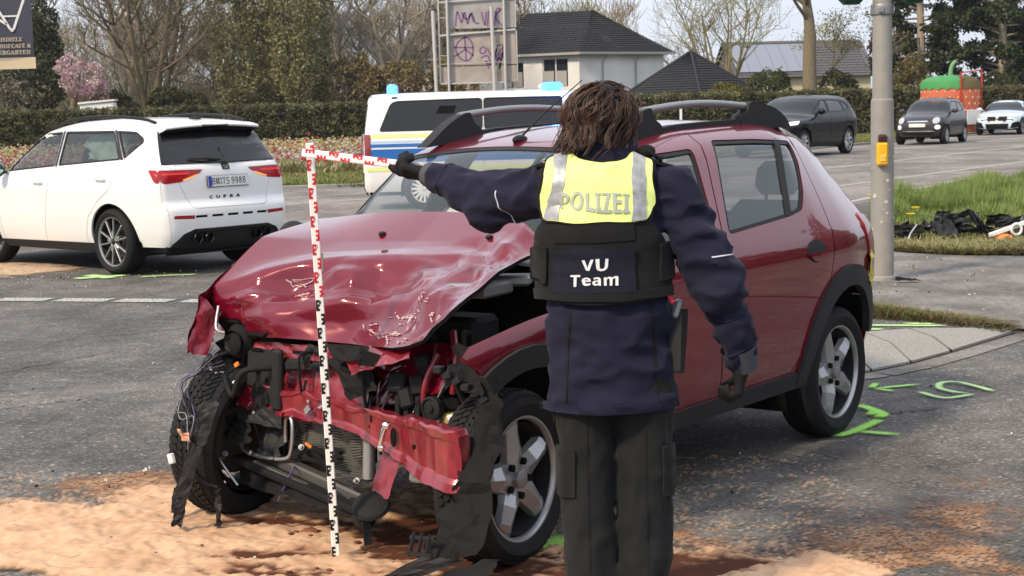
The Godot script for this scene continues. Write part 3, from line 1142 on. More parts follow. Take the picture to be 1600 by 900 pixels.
# Bodywork common to every car. d holds outlines in metres: x from the rear axle forward, y up.
func car_shell(root: Node3D,b: Body,d: Dictionary,paint: Material,cell:=0.08) -> Dictionary:
	var reg:=side_region(b,d.x0,d.x1,d.sill,d.rear_y,d.front_y)
	var ef:=end_curve(b,true)
	var er:=end_curve(b,false)
	var arches:=[]
	for a in d.arches: arches.append(ccw(circle(Vector2(a[0],a[1]),a[2],44)))
	var wins:=[]
	for w in d.windows: wins.append(ccw(rp(V2(w),d.get("win_r",0.03))))
	var side_cut:=[]
	side_cut.append_array(arches)
	side_cut.append_array(wins)
	# doors and wings, cut by the shut lines
	var lines: Array = d.seams          # each a polyline from bottom to top; pieces lie between them
	var names: Array = d.side_names
	var gap:=0.004
	for s in d.get("sides",[-1.0,1.0]):
		if s > 0 and d.has("seams_right"): lines = d.seams_right
		for i in names.size():
			if names[i] == "": continue
			var piece: PackedVector2Array = reg.side
			if i > 0: piece = meet(piece,grow(half(V2(lines[i - 1]),Vector2(9,0)),-gap))
			if i < lines.size(): piece = meet(piece,grow(half(V2(lines[i]),Vector2(-9,0)),-gap))
			if piece.size() > 2:
				obj(names[i],panel(b,"s",[piece],s,0,0.022,cell,side_cut),paint,root)
		for i in wins.size():
			var pn:=panel(b,"s",[grow(wins[i],-0.012)],s,-0.010,0,cell)
			obj("side_window",pn,d.glass[i] if d.glass is Array else d.glass,root)
			obj("window_seal",panel(b,"s",[grow(wins[i],-0.001)],s,-0.004,0.012,cell,[grow(wins[i],-d.get("seal",0.014))]),M.black_plastic,root)
	# top panels, split across the car
	var cuts: Array = d.top_cuts   # [name,x_rear,x_front,material]
	for c in cuts:
		var q: PackedVector2Array = reg.top
		q = meet(q,half(er[0],Vector2(9,0)))
		q = meet(q,half(ef[0],Vector2(-9,0)))
		q = meet(q,half(bow(c[1],d.get("bow",0.12)),Vector2(9,0)))
		q = meet(q,half(bow(c[2],d.get("bow",0.12)),Vector2(-9,0)))
		if q.size() < 3: continue
		q = grow(q,-0.002)
		var mt: Material = c[3] if c[3] else paint
		obj(c[0],panel(b,"t",[q],1,-0.004 if c[3] else 0.0,0.02 if c[3] == null else 0.0,cell),mt,root)
	# rear and front, cut by height
	for e in [["r",er[1],reg.rear,d.rear_cuts],["f",ef[1],reg.front,d.front_cuts]]:
		for c in e[3]:
			var q: PackedVector2Array = meet(e[2],half(e[1],Vector2(0,-9)))
			q = meet(q,PackedVector2Array([Vector2(-2,c[1]),Vector2(2,c[1]),Vector2(2,c[2]),Vector2(-2,c[2])]))
			if q.size() < 3: continue
			q = grow(q,-0.002)
			var holes:=[]
			if c.size() > 4:
				for hh in c[4]: holes.append(ccw(rp(V2(hh),0.02)))
			obj(c[0],panel(b,e[0],[q],1,0.0,0.02,cell,holes),c[3] if c[3] else paint,root)
	# dark inside: floor, arch linings
	for a in d.arches:
		for s in [-1.0,1.0]:
			obj("wheel_arch_liner",arch_liner(a[0],a[1],a[2] + 0.015,s * 0.35,s * d.get("liner_z",0.80),a[3] if a.size() > 3 else -0.35),M.inner_black,root)
	var fl:=MB.new()
	fl.box(Vector3(d.floor[1] - d.floor[0],0.08,d.get("floor_w",1.30)),Transform3D(Basis(),Vector3((d.floor[0] + d.floor[1]) / 2,d.floor[2],0)),0.02)
	obj("underbody",fl,M.inner_black,root)
	return {"reg": reg,"ef": ef,"er": er,"arches": arches,"wins": wins}

func bow(x: float,amount: float) -> PackedVector2Array:
	var p:=PackedVector2Array()
	for i in 25:
		var z:=lerpf(-1.1,1.1,i / 24.0)
		p.append(Vector2(x - amount * z * z if x > 1.0 else x + amount * 0.3 * z * z,z))
	return p

# flat patch laid on the surface (lamp, badge, reflector, slot)
func decal_panel(b: Body,axis: String,poly: Array,side:=1.0,off:=0.004,r:=0.01,cell:=0.05,flange:=0.012) -> MB:
	return panel(b,axis,[ccw(rp(V2(poly),r))],side,off,flange,cell)

func seat(parent: Node3D,at: Vector3,m: Material,w:=0.48) -> void:
	var s:=MB.new()
	s.box(Vector3(0.5,0.16,w),Transform3D(Basis(),at + Vector3(0.05,0,0)),0.05)
	var bk:=Basis(Vector3(0,0,1),0.28)
	s.box(Vector3(0.14,0.62,w),Transform3D(bk,at + Vector3(-0.26,0.33,0)),0.05)
	obj("seat",s,m,parent)
	var hd:=MB.new()
	hd.box(Vector3(0.09,0.17,0.25),Transform3D(bk,at + Vector3(-0.37,0.74,0)),0.04)
	for z in [-0.06,0.06]: hd.bar(at + Vector3(-0.34,0.6,z),at + Vector3(-0.36,0.7,z),0.012,0.012)
	obj("head_restraint",hd,m,parent)

# ================================================================ the wrecked red car
const RED_AT:=Vector3(0.931,0,-8.084)
const RED_TURN:=-2.2123     # heading: towards the camera and to the left

# car coordinates with the car's left positive
func lv(x: float,y: float,zl: float) -> Vector3:
	return Vector3(x,y,-zl)

func lvs(a: Array) -> PackedVector3Array:
	var p:=PackedVector3Array()
	for k in range(0,a.size(),3): p.append(Vector3(a[k],a[k + 1],-a[k + 2]))
	return p

# crumpled sheet between four corners
func crumple(a: Vector3,b: Vector3,c: Vector3,d: Vector3,nu: int,nv: int,amp: float,sd: int,freq:=9.0,ragged:=0.0,facet:=true) -> MB:
	var m:=MB.new()
	var f:=fnoise(sd,1.0,2)
	var nn:=(c - a).cross(b - d).normalized()
	var P:=PackedVector3Array()
	for j in nv:
		for i in nu:
			var u:=float(i) / (nu - 1); var v:=float(j) / (nv - 1)
			if ragged > 0:
				if i == 0: u += ragged * absf(f.get_noise_2d(j * 3.1,sd))
				if i == nu - 1: u -= ragged * absf(f.get_noise_2d(j * 2.7,sd + 9))
				if j == 0: v += ragged * absf(f.get_noise_2d(i * 3.3,sd + 17))
				if j == nv - 1: v -= ragged * absf(f.get_noise_2d(i * 2.9,sd + 31))
			var p:=a.lerp(b,u).lerp(d.lerp(c,u),v)
			var q:=p * freq
			var k:=(absf(f.get_noise_3dv(q)) - 0.25) * 1.6 + 0.5 * f.get_noise_3dv(q * 2.3 + Vector3(7,3,1))
			P.append(p + nn * amp * k)
	if facet:
		for j in nv - 1:
			for i in nu - 1:
				var o:=j * nu + i
				m.tri(P[o],P[o + 1],P[o + nu + 1]); m.tri(P[o],P[o + nu + 1],P[o + nu])
	else:
		m.grid(P,nu)
	return m

func paint_red() -> StandardMaterial3D:
	var p:=mat("red_paint",Color(0.165,0.003,0.017),0.26,0.12)
	p.metallic_specular = 0.3
	p.clearcoat_enabled = true
	p.clearcoat = 1.0
	p.clearcoat_roughness = 0.025
	tri_tex(p,M.faint_tex,0.5,false)
	return p

func build_red_car() -> void:
	var red:=paint_red()
	var bare:=mat("bare_red",Color(0.30,0.018,0.034),0.36,0.15)
	bare.clearcoat_enabled = true
	bare.clearcoat = 0.8
	bare.clearcoat_roughness = 0.12
	tri_tex(bare,tex(levels(noise_image(51,256,0.03,4),0.80,1.0,1.6)),2.0,false)
	var root:=thing("red_car","wrecked dark red hatchback with crushed front and roof rails","car",RED_AT,RED_TURN)
	var b:=Body.new()
	b.table("top",[-0.75,1.40,-0.38,1.485,0.0,1.525,0.5,1.545,1.0,1.535,1.35,1.50,1.56,1.455,1.7,1.37,2.12,1.05,2.3,1.0,2.7,0.965,3.2,0.86,3.6,0.7])
	b.table("side",[0.2,0.76,0.33,0.80,0.5,0.845,0.75,0.862,0.9,0.865,1.0,0.845,1.05,0.825,1.25,0.735,1.42,0.655,1.5,0.60,1.65,0.48])
	b.table("plan",[-0.7,0.20,-0.5,0.12,-0.3,0.065,0.0,0.015,0.4,0.0,2.2,0.0,2.7,0.02,3.1,0.08,3.5,0.25])
	b.table("front",[0.2,3.3,0.5,3.42,0.7,3.40,0.85,3.35,1.0,3.3,1.6,3.2])
	b.table("rear",[0.2,-0.58,0.4,-0.68,0.6,-0.68,0.7,-0.64,0.95,-0.60,1.05,-0.56,1.4,-0.38,1.5,-0.31,1.65,-0.2])
	b.up_taper = 0.5; b.up_x = 0.3
	b.ready()
	var clear:=pane("windscreen_glass",Color(0.10,0.16,0.15),0.16)
	var dark:=pane("privacy_glass",Color(0.035,0.065,0.068),0.42)
	var info:=car_shell(root,b,{
		"x0": -0.72,"x1": 3.05,"sill": 0.385,"rear_y": [0.3,1.52],"front_y": [0.3,1.2],"win_r": 0.035,"seal": 0.016,
		"arches": [[-0.01,0.33,0.425],[2.585,0.33,0.405,1.95]],
		"windows": [[1.95,1.04,1.215,1.068,1.125,1.43,1.45,1.415,1.61,1.33],[1.12,1.066,0.53,1.102,0.385,1.122,0.30,1.20,0.18,1.34,0.165,1.432,0.55,1.452,0.93,1.458]],
		"glass": [clear,dark],
		"seams": [[0.66,-0.5,0.59,0.38,0.36,0.61,0.23,0.78,0.165,1.0,0.13,1.2,0.11,1.42,0.11,2.2],[1.22,-0.5,1.23,0.39,1.25,0.6,1.24,0.95,1.17,1.07,1.03,1.44,0.98,2.2],[2.12,-0.5,2.12,0.4,2.2,0.7,2.22,0.95,2.05,1.05,2.0,2.2],[2.72,-0.5,2.76,0.6,2.82,0.70,2.925,0.80,2.80,0.88,2.55,0.93,2.3,1.1,2.2,2.2]],
		"seams_right": [[0.66,-0.5,0.59,0.38,0.36,0.61,0.23,0.78,0.165,1.0,0.13,1.2,0.11,1.42,0.11,2.2],[1.22,-0.5,1.23,0.39,1.25,0.6,1.24,0.95,1.17,1.07,1.03,1.44,0.98,2.2],[2.12,-0.5,2.12,0.4,2.2,0.7,2.22,0.95,2.05,1.05,2.0,2.2],[2.44,-0.5,2.46,0.7,2.44,0.9,2.3,1.05,2.2,2.2]],
		"side_names": ["quarter_panel","rear_door","front_door","fender",""],
		"top_cuts": [["roof",-0.8,1.555,null],["windscreen",1.57,2.12,clear]],
		"rear_cuts": [["rear_bumper",0.44,0.62,M.grey_plastic],["tailgate",0.625,1.05,null],["rear_window",1.055,1.40,dark],["roof_spoiler",1.405,1.6,null]],
		"front_cuts": [],"floor": [-0.55,2.3,0.30],"liner_z": 0.72,
	},red,0.06)
	# windscreen surround
	obj("windscreen_seal",panel(b,"t",[meet(info.reg.top,meet(half(bow(1.545,0.12),Vector2(9,0)),half(bow(2.13,0.12),Vector2(-9,0))))],1,-0.002,0.012,0.06,[ccw(grow(meet(info.reg.top,meet(half(bow(1.57,0.12),Vector2(9,0)),half(bow(2.12,0.12),Vector2(-9,0)))),-0.013))]),M.black_plastic,root)
	# cladding round the arches and along the sills
	for s in [-1.0,1.0]:
		var ring_r: PackedVector2Array = cutp(meet(ccw(circle(Vector2(-0.01,0.325),0.512)),V2([-0.64,0.46,-0.25,0.46,-0.05,0.32,0.9,0.34,0.9,1.2,-0.64,1.2])),ccw(circle(Vector2(-0.01,0.33),0.41)))
		obj("arch_cladding",panel(b,"s",[ring_r],s,0.016,0.035,0.05),M.grey_plastic,root)
		var ring_f: PackedVector2Array = cutp(meet(ccw(circle(Vector2(2.585,0.325),0.475)),V2([2.0,0.34,2.80,0.34,2.80,0.66,2.855,0.74,2.78,0.84,2.6,1.2,2.0,1.2])),ccw(circle(Vector2(2.585,0.33),0.39)))
		if s < 0: obj("arch_cladding",panel(b,"s",[ring_f],s,0.016,0.035,0.05),M.grey_plastic,root)
		obj("sill_cladding",panel(b,"s",[V2([0.36,0.315,2.24,0.315,2.20,0.345,2.1,0.392,0.52,0.392,0.46,0.36])],s,0.012,0.05,0.06),M.grey_plastic,root)
		obj("window_divider",decal_panel(b,"s",[0.545,1.104,0.505,1.107,0.315,1.447,0.36,1.449],s,-0.001,0.012,0.004),M.black_plastic,root)
		# handles
		for hx in [[0.375,0.935],[1.42,0.925]]:
			var c:=Vector2(hx[0],hx[1])
			var oval:=PackedVector2Array()
			for k in 24: oval.append(c + Vector2(cos(TAU * k / 24) * 0.095,sin(TAU * k / 24) * 0.052))
			var h:=obj("door_handle",panel(b,"s",[oval],s,0.002,0.01,0.03),M.black_plastic,root)
			var lowr:=meet(oval,PackedVector2Array([c + Vector2(-0.2,-0.2),c + Vector2(0.2,-0.2),c + Vector2(0.2,-0.004),c + Vector2(-0.2,-0.004)]))
			obj("handle_flap",panel(b,"s",[grow(lowr,-0.004)],s,0.012,0.012,0.03),red,h)
	# rails on the roof
	for s in [-1.0,1.0]:
		var z: float = s * 0.485
		var rail:=Node3D.new()
		rail.name = "roof_rail"
		root.add_child(rail,true)
		var ft:=MB.new()
		ft.prism(rp(V2([1.56,1.452,1.51,1.478,1.45,1.516,1.38,1.556,1.31,1.586,1.255,1.602,1.225,1.604,1.212,1.58,1.195,1.552,1.15,1.535,1.12,1.49]),0.02),0.055,Transform3D(Basis(),Vector3(0,0,z - 0.028)))
		obj("rail_foot",ft,M.grey_plastic,rail)
		ft = MB.new()
		ft.prism(rp(V2([-0.06,1.49,-0.03,1.525,0.03,1.560,0.11,1.590,0.22,1.610,0.32,1.620,0.36,1.615,0.37,1.588,0.385,1.568,0.44,1.558,0.44,1.50]),0.02),0.055,Transform3D(Basis(),Vector3(0,0,z - 0.028)))
		obj("rail_foot",ft,M.grey_plastic,rail)
		var bar:=MB.new()
		var P:=PackedVector3Array()
		for k in 13:
			var t:=k / 12.0
			P.append(Vector3(lerpf(1.28,0.32,t),1.588 + 0.024 * sin(PI * t) + 0.008 * t,z))
		bar.tube(P,0.017,10)
		obj("rail_bar",bar,M.dull_metal,rail)
		var st:=MB.new()
		for k in 7:
			var x0:=lerpf(1.14,0.40,k / 7.0); var x1:=lerpf(1.14,0.40,(k + 1) / 7.0)
			st.bar(Vector3(x0,b.top(x0,0.485) - 0.004,z),Vector3(x1,b.top(x1,0.485) - 0.004,z),0.05,0.034)
		obj("rail_base",st,M.grey_plastic,rail)
	# aerial
	var an:=Node3D.new(); an.name = "aerial"; root.add_child(an,true)
	var ab:=MB.new()
	ab.ball(Vector3(1.47,1.482,0),Vector3(0.05,0.022,0.022),12,6)
	obj("aerial_base",ab,M.black_plastic,an)
	var ar:=MB.new()
	ar.tube(lvs([1.47,1.49,0,1.30,1.585,-0.002,0.98,1.735,-0.005]),[0.006,0.004,0.0025],6)
	obj("aerial_rod",ar,M.black_plastic,an)
	# tail lamps, cracked
	var tl:=mat("tail_lens",Color(0.22,0.006,0.010),0.12)
	tl.clearcoat_enabled = true
	for s in [-1.0,1.0]:
		obj("tail_lamp",decal_panel(b,"s",[-0.30,1.06,-0.60,1.02,-0.60,0.72,-0.44,0.72,-0.34,0.86],s,0.008,0.02),tl,root)
	obj("lamp_shard",crumple(lv(-0.33,0.86,0.80),lv(-0.40,0.88,0.78),lv(-0.36,0.70,0.81),lv(-0.30,0.72,0.825),5,6,0.03,61,14),mat("amber_shard",Color(0.5,0.42,0.05),0.3),root)
	for s in [-1.0,1.0]:
		var mr:=MB.new()
		mr.ball(Vector3(1.95,1.08,s * 0.90),Vector3(0.05,0.07,0.085),14,10)
		mr.bar(Vector3(1.95,1.04,s * 0.80),Vector3(1.95,1.06,s * 0.86),0.05,0.03,0.01)
		obj("door_mirror",mr,M.black_plastic,root)
	# cabin
	var cab:=mat("cabin_grey",Color(0.035,0.036,0.038),0.8)
	for z in [-0.36,0.36]: seat(root,Vector3(1.16,0.52,z),cab)
	seat(root,Vector3(0.22,0.50,-0.40),cab); seat(root,Vector3(0.22,0.50,0.40),cab)
	var dash:=MB.new()
	dash.box(Vector3(0.42,0.22,1.36),Transform3D(Basis(Vector3(0,0,1),-0.12),Vector3(1.86,0.92,0)),0.06)
	obj("dashboard",dash,cab,root)
	var sw:=MB.new()
	var ring:=PackedVector3Array()
	for k in 25: ring.append(Vector3(1.56,0.98,-0.36) + Basis(Vector3(0,0,1),0.5) * Vector3(0,cos(TAU * k / 24) * 0.18,sin(TAU * k / 24) * 0.18))
	sw.tube(ring,0.015,6,false)
	sw.ball(Vector3(1.58,0.98,-0.36),Vector3(0.04,0.06,0.08),10,6)
	obj("steering_wheel",sw,M.black_plastic,root)
	var bag:=MB.new()
	bag.ball(Vector3(1.42,1.0,0.30),Vector3(0.13,0.2,0.24),16,12,fnoise(63,0.05,2),0.2)
	obj("airbag",bag,mat("airbag_cloth",Color(0.55,0.55,0.52),0.9),root,"limp pale airbag behind the windscreen")
	var bulk:=MB.new()
	bulk.box(Vector3(0.04,0.62,1.42),Transform3D(Basis(),Vector3(2.08,0.70,0)),0.01)
	obj("bulkhead",bulk,M.inner_black,root)
	for s in [-1.0,1.0]:
		var ltr:=MB.new()
		ltr.box(Vector3(2.0,0.5,0.02),Transform3D(Basis(),Vector3(1.05,0.72,s * 0.74)),0.0)
		obj("door_lining",ltr,M.inner_black,root)
	build_red_hood(root,red)
	build_red_front(root,red,bare)
	# wheels
	var ty:=tyre_mesh(0.316,0.222,0.20,0).mesh()
	var tyt:=tyre_mesh(0.312,0.222,0.20,64).mesh()
	var rm:=rim_arrays(0.222,0.19,5,0)
	var mats:=[M.matt_black,M.alloy,M.dull_metal,M.inner_black]
	add_wheel(root,Vector3(0,0.316,-0.70),Basis(Vector3(0,1,0),PI) * Basis(Vector3(0,0,1),0.35),0.316,0.222,0.2,ty,rm,mats)
	add_wheel(root,Vector3(0,0.316,0.70),Basis(),0.316,0.222,0.2,ty,rm,mats)
	add_wheel(root,Vector3(2.585,0.316,-0.705),Basis(Vector3(0,1,0),PI + 0.06) * Basis(Vector3(0,0,1),0.16),0.316,0.222,0.2,tyt,rm,mats)
	add_wheel(root,Vector3(2.57,0.316,0.665),Basis(Vector3(0,1,0),0.10) * Basis(Vector3(1,0,0),-0.07),0.316,0.222,0.2,tyt,rm,mats)

# folded-sheet relief: random heights on a skewed net, straight between them
func facets(x: float,y: float,sd: int) -> float:
	var i:=floori(x); var j:=floori(y)
	var u:=x - i; var v:=y - j
	var hs:=func(a: int,b: int) -> float: return fposmod(sin(a * 127.1 + b * 311.7 + sd * 74.7) * 43758.5453,1.0) * 2.0 - 1.0
	var a: float = hs.call(i,j); var b: float = hs.call(i + 1,j); var c: float = hs.call(i,j + 1); var d: float = hs.call(i + 1,j + 1)
	if (i + j) % 2 == 0:
		return a + (b - a) * u + (c - a) * v if u + v < 1.0 else d + (c - d) * (1.0 - u) + (b - d) * (1.0 - v)
	return a + (b - a) * u + (d - b) * v if v < u else a + (c - a) * v + (d - c) * u

# buckled bonnet: a net of points, creased
func build_red_hood(root: Node3D,red: Material) -> void:
	var Z:=[-0.70,-0.34,0.0,0.34,0.52,0.64]
	var NET:=[
		[2.00,1.165,2.34,1.115,2.62,0.945,2.635,0.88,2.60,0.80,2.52,0.715],
		[2.02,1.20,2.26,1.10,2.46,1.025,2.575,0.93,2.63,0.84,2.645,0.755],
		[2.02,1.21,2.20,1.105,2.38,1.04,2.48,0.96,2.55,0.87,2.60,0.75],
		[2.08,1.21,2.23,1.115,2.36,1.035,2.50,0.95,2.61,0.87,2.74,0.775],
		[2.15,1.18,2.30,1.09,2.45,1.045,2.58,0.98,2.70,0.90,2.79,0.825],
		[2.17,1.10,2.32,1.075,2.48,1.04,2.60,0.99,2.72,0.945,2.81,0.905]]
	var nu:=150; var nv:=110
	var P:=PackedVector3Array()
	var f:=fnoise(71,1.0,2)
	# creases: u0, v0, u1, v1, height, width
	var CR:=[[0.10,0.42,0.20,0.95,0.028,0.05],[0.22,0.40,0.14,0.72,-0.022,0.05],[0.34,0.42,0.37,0.70,0.032,0.035],[0.40,0.46,0.44,0.85,-0.024,0.06],
		[0.05,0.40,0.42,0.36,0.018,0.05],[0.42,0.36,0.80,0.30,0.016,0.06],[0.52,0.44,0.60,0.62,0.030,0.045],[0.60,0.62,0.52,0.95,-0.026,0.06],[0.66,0.44,0.72,0.9,0.026,0.05],
		[0.62,0.24,0.92,0.36,-0.026,0.05],[0.74,0.16,0.98,0.24,0.024,0.045],[0.80,0.40,0.95,0.62,-0.018,0.05],[0.84,0.52,0.72,0.74,0.020,0.045],[0.25,0.78,0.52,0.74,0.016,0.05],[0.3,0.62,0.58,0.60,-0.018,0.06],[0.02,0.62,0.16,0.60,0.02,0.05]]
	var row:=func(k: int,v: float) -> Vector2:
		var t:=v * 5.0
		var i:=mini(int(t),4)
		var q:=func(j): return Vector2(NET[k][2 * clampi(j,0,5)],NET[k][2 * clampi(j,0,5) + 1])
		return q.call(i).cubic_interpolate(q.call(i + 1),q.call(i - 1),q.call(i + 2),t - i).lerp(q.call(i).lerp(q.call(i + 1),t - i),0.7)
	for j in nv:
		var v:=float(j) / (nv - 1)
		for i in nu:
			var u:=float(i) / (nu - 1)
			var t:=u * 5.0
			var k:=mini(int(t),4)
			var fr:=t - k
			var a: Vector2 = row.call(maxi(k - 1,0),v); var bb: Vector2 = row.call(k,v); var c: Vector2 = row.call(k + 1,v); var d: Vector2 = row.call(mini(k + 2,5),v)
			var xy:=bb.cubic_interpolate(c,a,d,fr).lerp(bb.lerp(c,fr),0.6)
			P.append(Vector3(xy.x,xy.y,-lerpf(Z[k],Z[k + 1],fr)))
	var Q:=P.duplicate()
	for j in nv:
		for i in nu:
			var u:=float(i) / (nu - 1); var v:=float(j) / (nv - 1)
			var o:=j * nu + i
			var du:=P[j * nu + mini(i + 1,nu - 1)] - P[j * nu + maxi(i - 1,0)]
			var dv:=P[mini(j + 1,nv - 1) * nu + i] - P[maxi(j - 1,0) * nu + i]
			var nn:=du.cross(dv).normalized()
			if nn.dot(Vector3(0.5,1,0)) < 0: nn = -nn
			var g:=smoothstep(0.34,0.48,v) + 0.45 * smoothstep(0.6,0.85,u)
			var h:=0.0
			var q:=P[o]
			h += facets(u * 6.0 + 0.6 * v,v * 4.2,3) * 0.029 * minf(g,1.0)
			h += facets(u * 13.0 - v * 2.0,v * 9.0 + u,8) * 0.004 * minf(g,1.0)
			for c in [[0.20,0.56,0.13,0.14,-0.045],[0.48,0.52,0.12,0.13,-0.040],[0.63,0.66,0.10,0.14,0.030],[0.36,0.74,0.13,0.13,0.026],[0.80,0.52,0.10,0.16,-0.032],[0.30,0.50,0.05,0.08,0.03],[0.86,0.24,0.09,0.08,-0.028],[0.72,0.30,0.10,0.07,0.018]]:
				var e:=Vector2((u - c[0]) / c[2],(v - c[1]) / c[3]).length()
				if e < 1.0: h += c[4] * (1.0 - e)
			for c in CR:
				var s0:=Vector2(c[0],c[1]); var s1:=Vector2(c[2],c[3])
				var cl:=Geometry2D.get_closest_point_to_segment(Vector2(u,v),s0,s1)
				var d:=Vector2(u,v).distance_to(cl)
				var along:=(cl - s0).length() / maxf((s1 - s0).length(),1e-4)
				var reach: float = c[5] * 1.7
				if d < reach:
					var w: float = 1.0 - d / reach
					h += c[4] * (0.75 * w + 0.25 * w * w) * (0.35 + 0.65 * sin(PI * clampf(along,0.05,0.95)))
			h *= smoothstep(0.0,0.04,v) * lerpf(0.25,1.0,smoothstep(0.0,0.12,minf(u,1.0 - u))) * lerpf(0.4,1.0,smoothstep(0.0,0.10,1.0 - v))
			Q[o] = q + nn * h
	var m:=MB.new()
	m.grid(Q,nu,false,true)
	var hood:=obj("bonnet",m,red,root,"buckled bonnet folded upward with scratches")
	# underside edge so that the sheet has thickness
	var R:=PackedVector3Array()
	for j in nv:
		for i in nu:
			var o:=j * nu + i
			var nn:=(Q[j * nu + mini(i + 1,nu - 1)] - Q[j * nu + maxi(i - 1,0)]).cross(Q[mini(j + 1,nv - 1) * nu + i] - Q[maxi(j - 1,0) * nu + i]).normalized()
			if nn.dot(Vector3(0.5,1,0)) < 0: nn = -nn
			R.append(Q[o] - nn * 0.014)
	var un:=MB.new()
	un.grid(R,nu)
	for i in nu - 1:
		var o:=(nv - 1) * nu + i
		un.quad(Q[o],Q[o + 1],R[o + 1],R[o])
	for j in nv - 1:
		for i in [0,nu - 1]:
			un.quad(Q[j * nu + i],Q[(j + 1) * nu + i],R[(j + 1) * nu + i],R[j * nu + i])
	obj("bonnet_lining",un,M.inner_black,hood)
	# washer jets
	for q in [[0.30,0.16],[0.66,0.16]]:
		var p: Vector3 = Q[int(q[1] * (nv - 1)) * nu + int(q[0] * (nu - 1))]
		var jt:=MB.new()
		jt.ball(p + Vector3(0,0.004,0),Vector3(0.018,0.010,0.016),10,6)
		obj("washer_jet",jt,M.black_plastic,hood)
	# scraped patches showing filler and bare metal
	var rng:=RandomNumberGenerator.new(); rng.seed = 77
	var scr:=mat("scrape",Color(0.45,0.33,0.32),0.6)
	for q in [[0.56,0.80,0.05],[0.63,0.86,0.06],[0.68,0.74,0.05],[0.46,0.90,0.04],[0.19,0.50,0.025],[0.24,0.60,0.03],[0.80,0.82,0.03],[0.61,0.95,0.05],[0.52,0.93,0.05]]:
		var sc:=MB.new()
		for s in 9:
			var u0:=clampf(q[0] + rng.randf_range(-q[2],q[2]),0.02,0.97); var v0:=clampf(q[1] + rng.randf_range(-q[2],q[2]) * 0.8,0.02,0.97)
			var dir:=rng.randf_range(-0.9,0.9) + 0.4
			var l:=rng.randf_range(0.01,0.035)
			var pr:=PackedVector3Array()
			for k in 4:
				var uu:=clampf(u0 + cos(dir) * l * k / 3.0,0,0.99); var vv:=clampf(v0 + sin(dir) * l * k / 3.0,0,0.99)
				var p: Vector3 = Q[int(vv * (nv - 1)) * nu + int(uu * (nu - 1))]
				pr.append(p + Vector3(0.003,0.0035,0))
			var wd:=rng.randf_range(0.001,0.004)
			for k in 3:
				var sd:=(pr[k + 1] - pr[k]).cross(Vector3(0.6,0.7,0)).normalized() * wd
				if sd.length() > 0.0005:
					sc.quad(pr[k] - sd * 0.6,pr[k + 1] - sd,pr[k + 1] + sd,pr[k] + sd * 0.6)
		obj("scratch",sc,scr,hood).set_meta("kind","stuff")

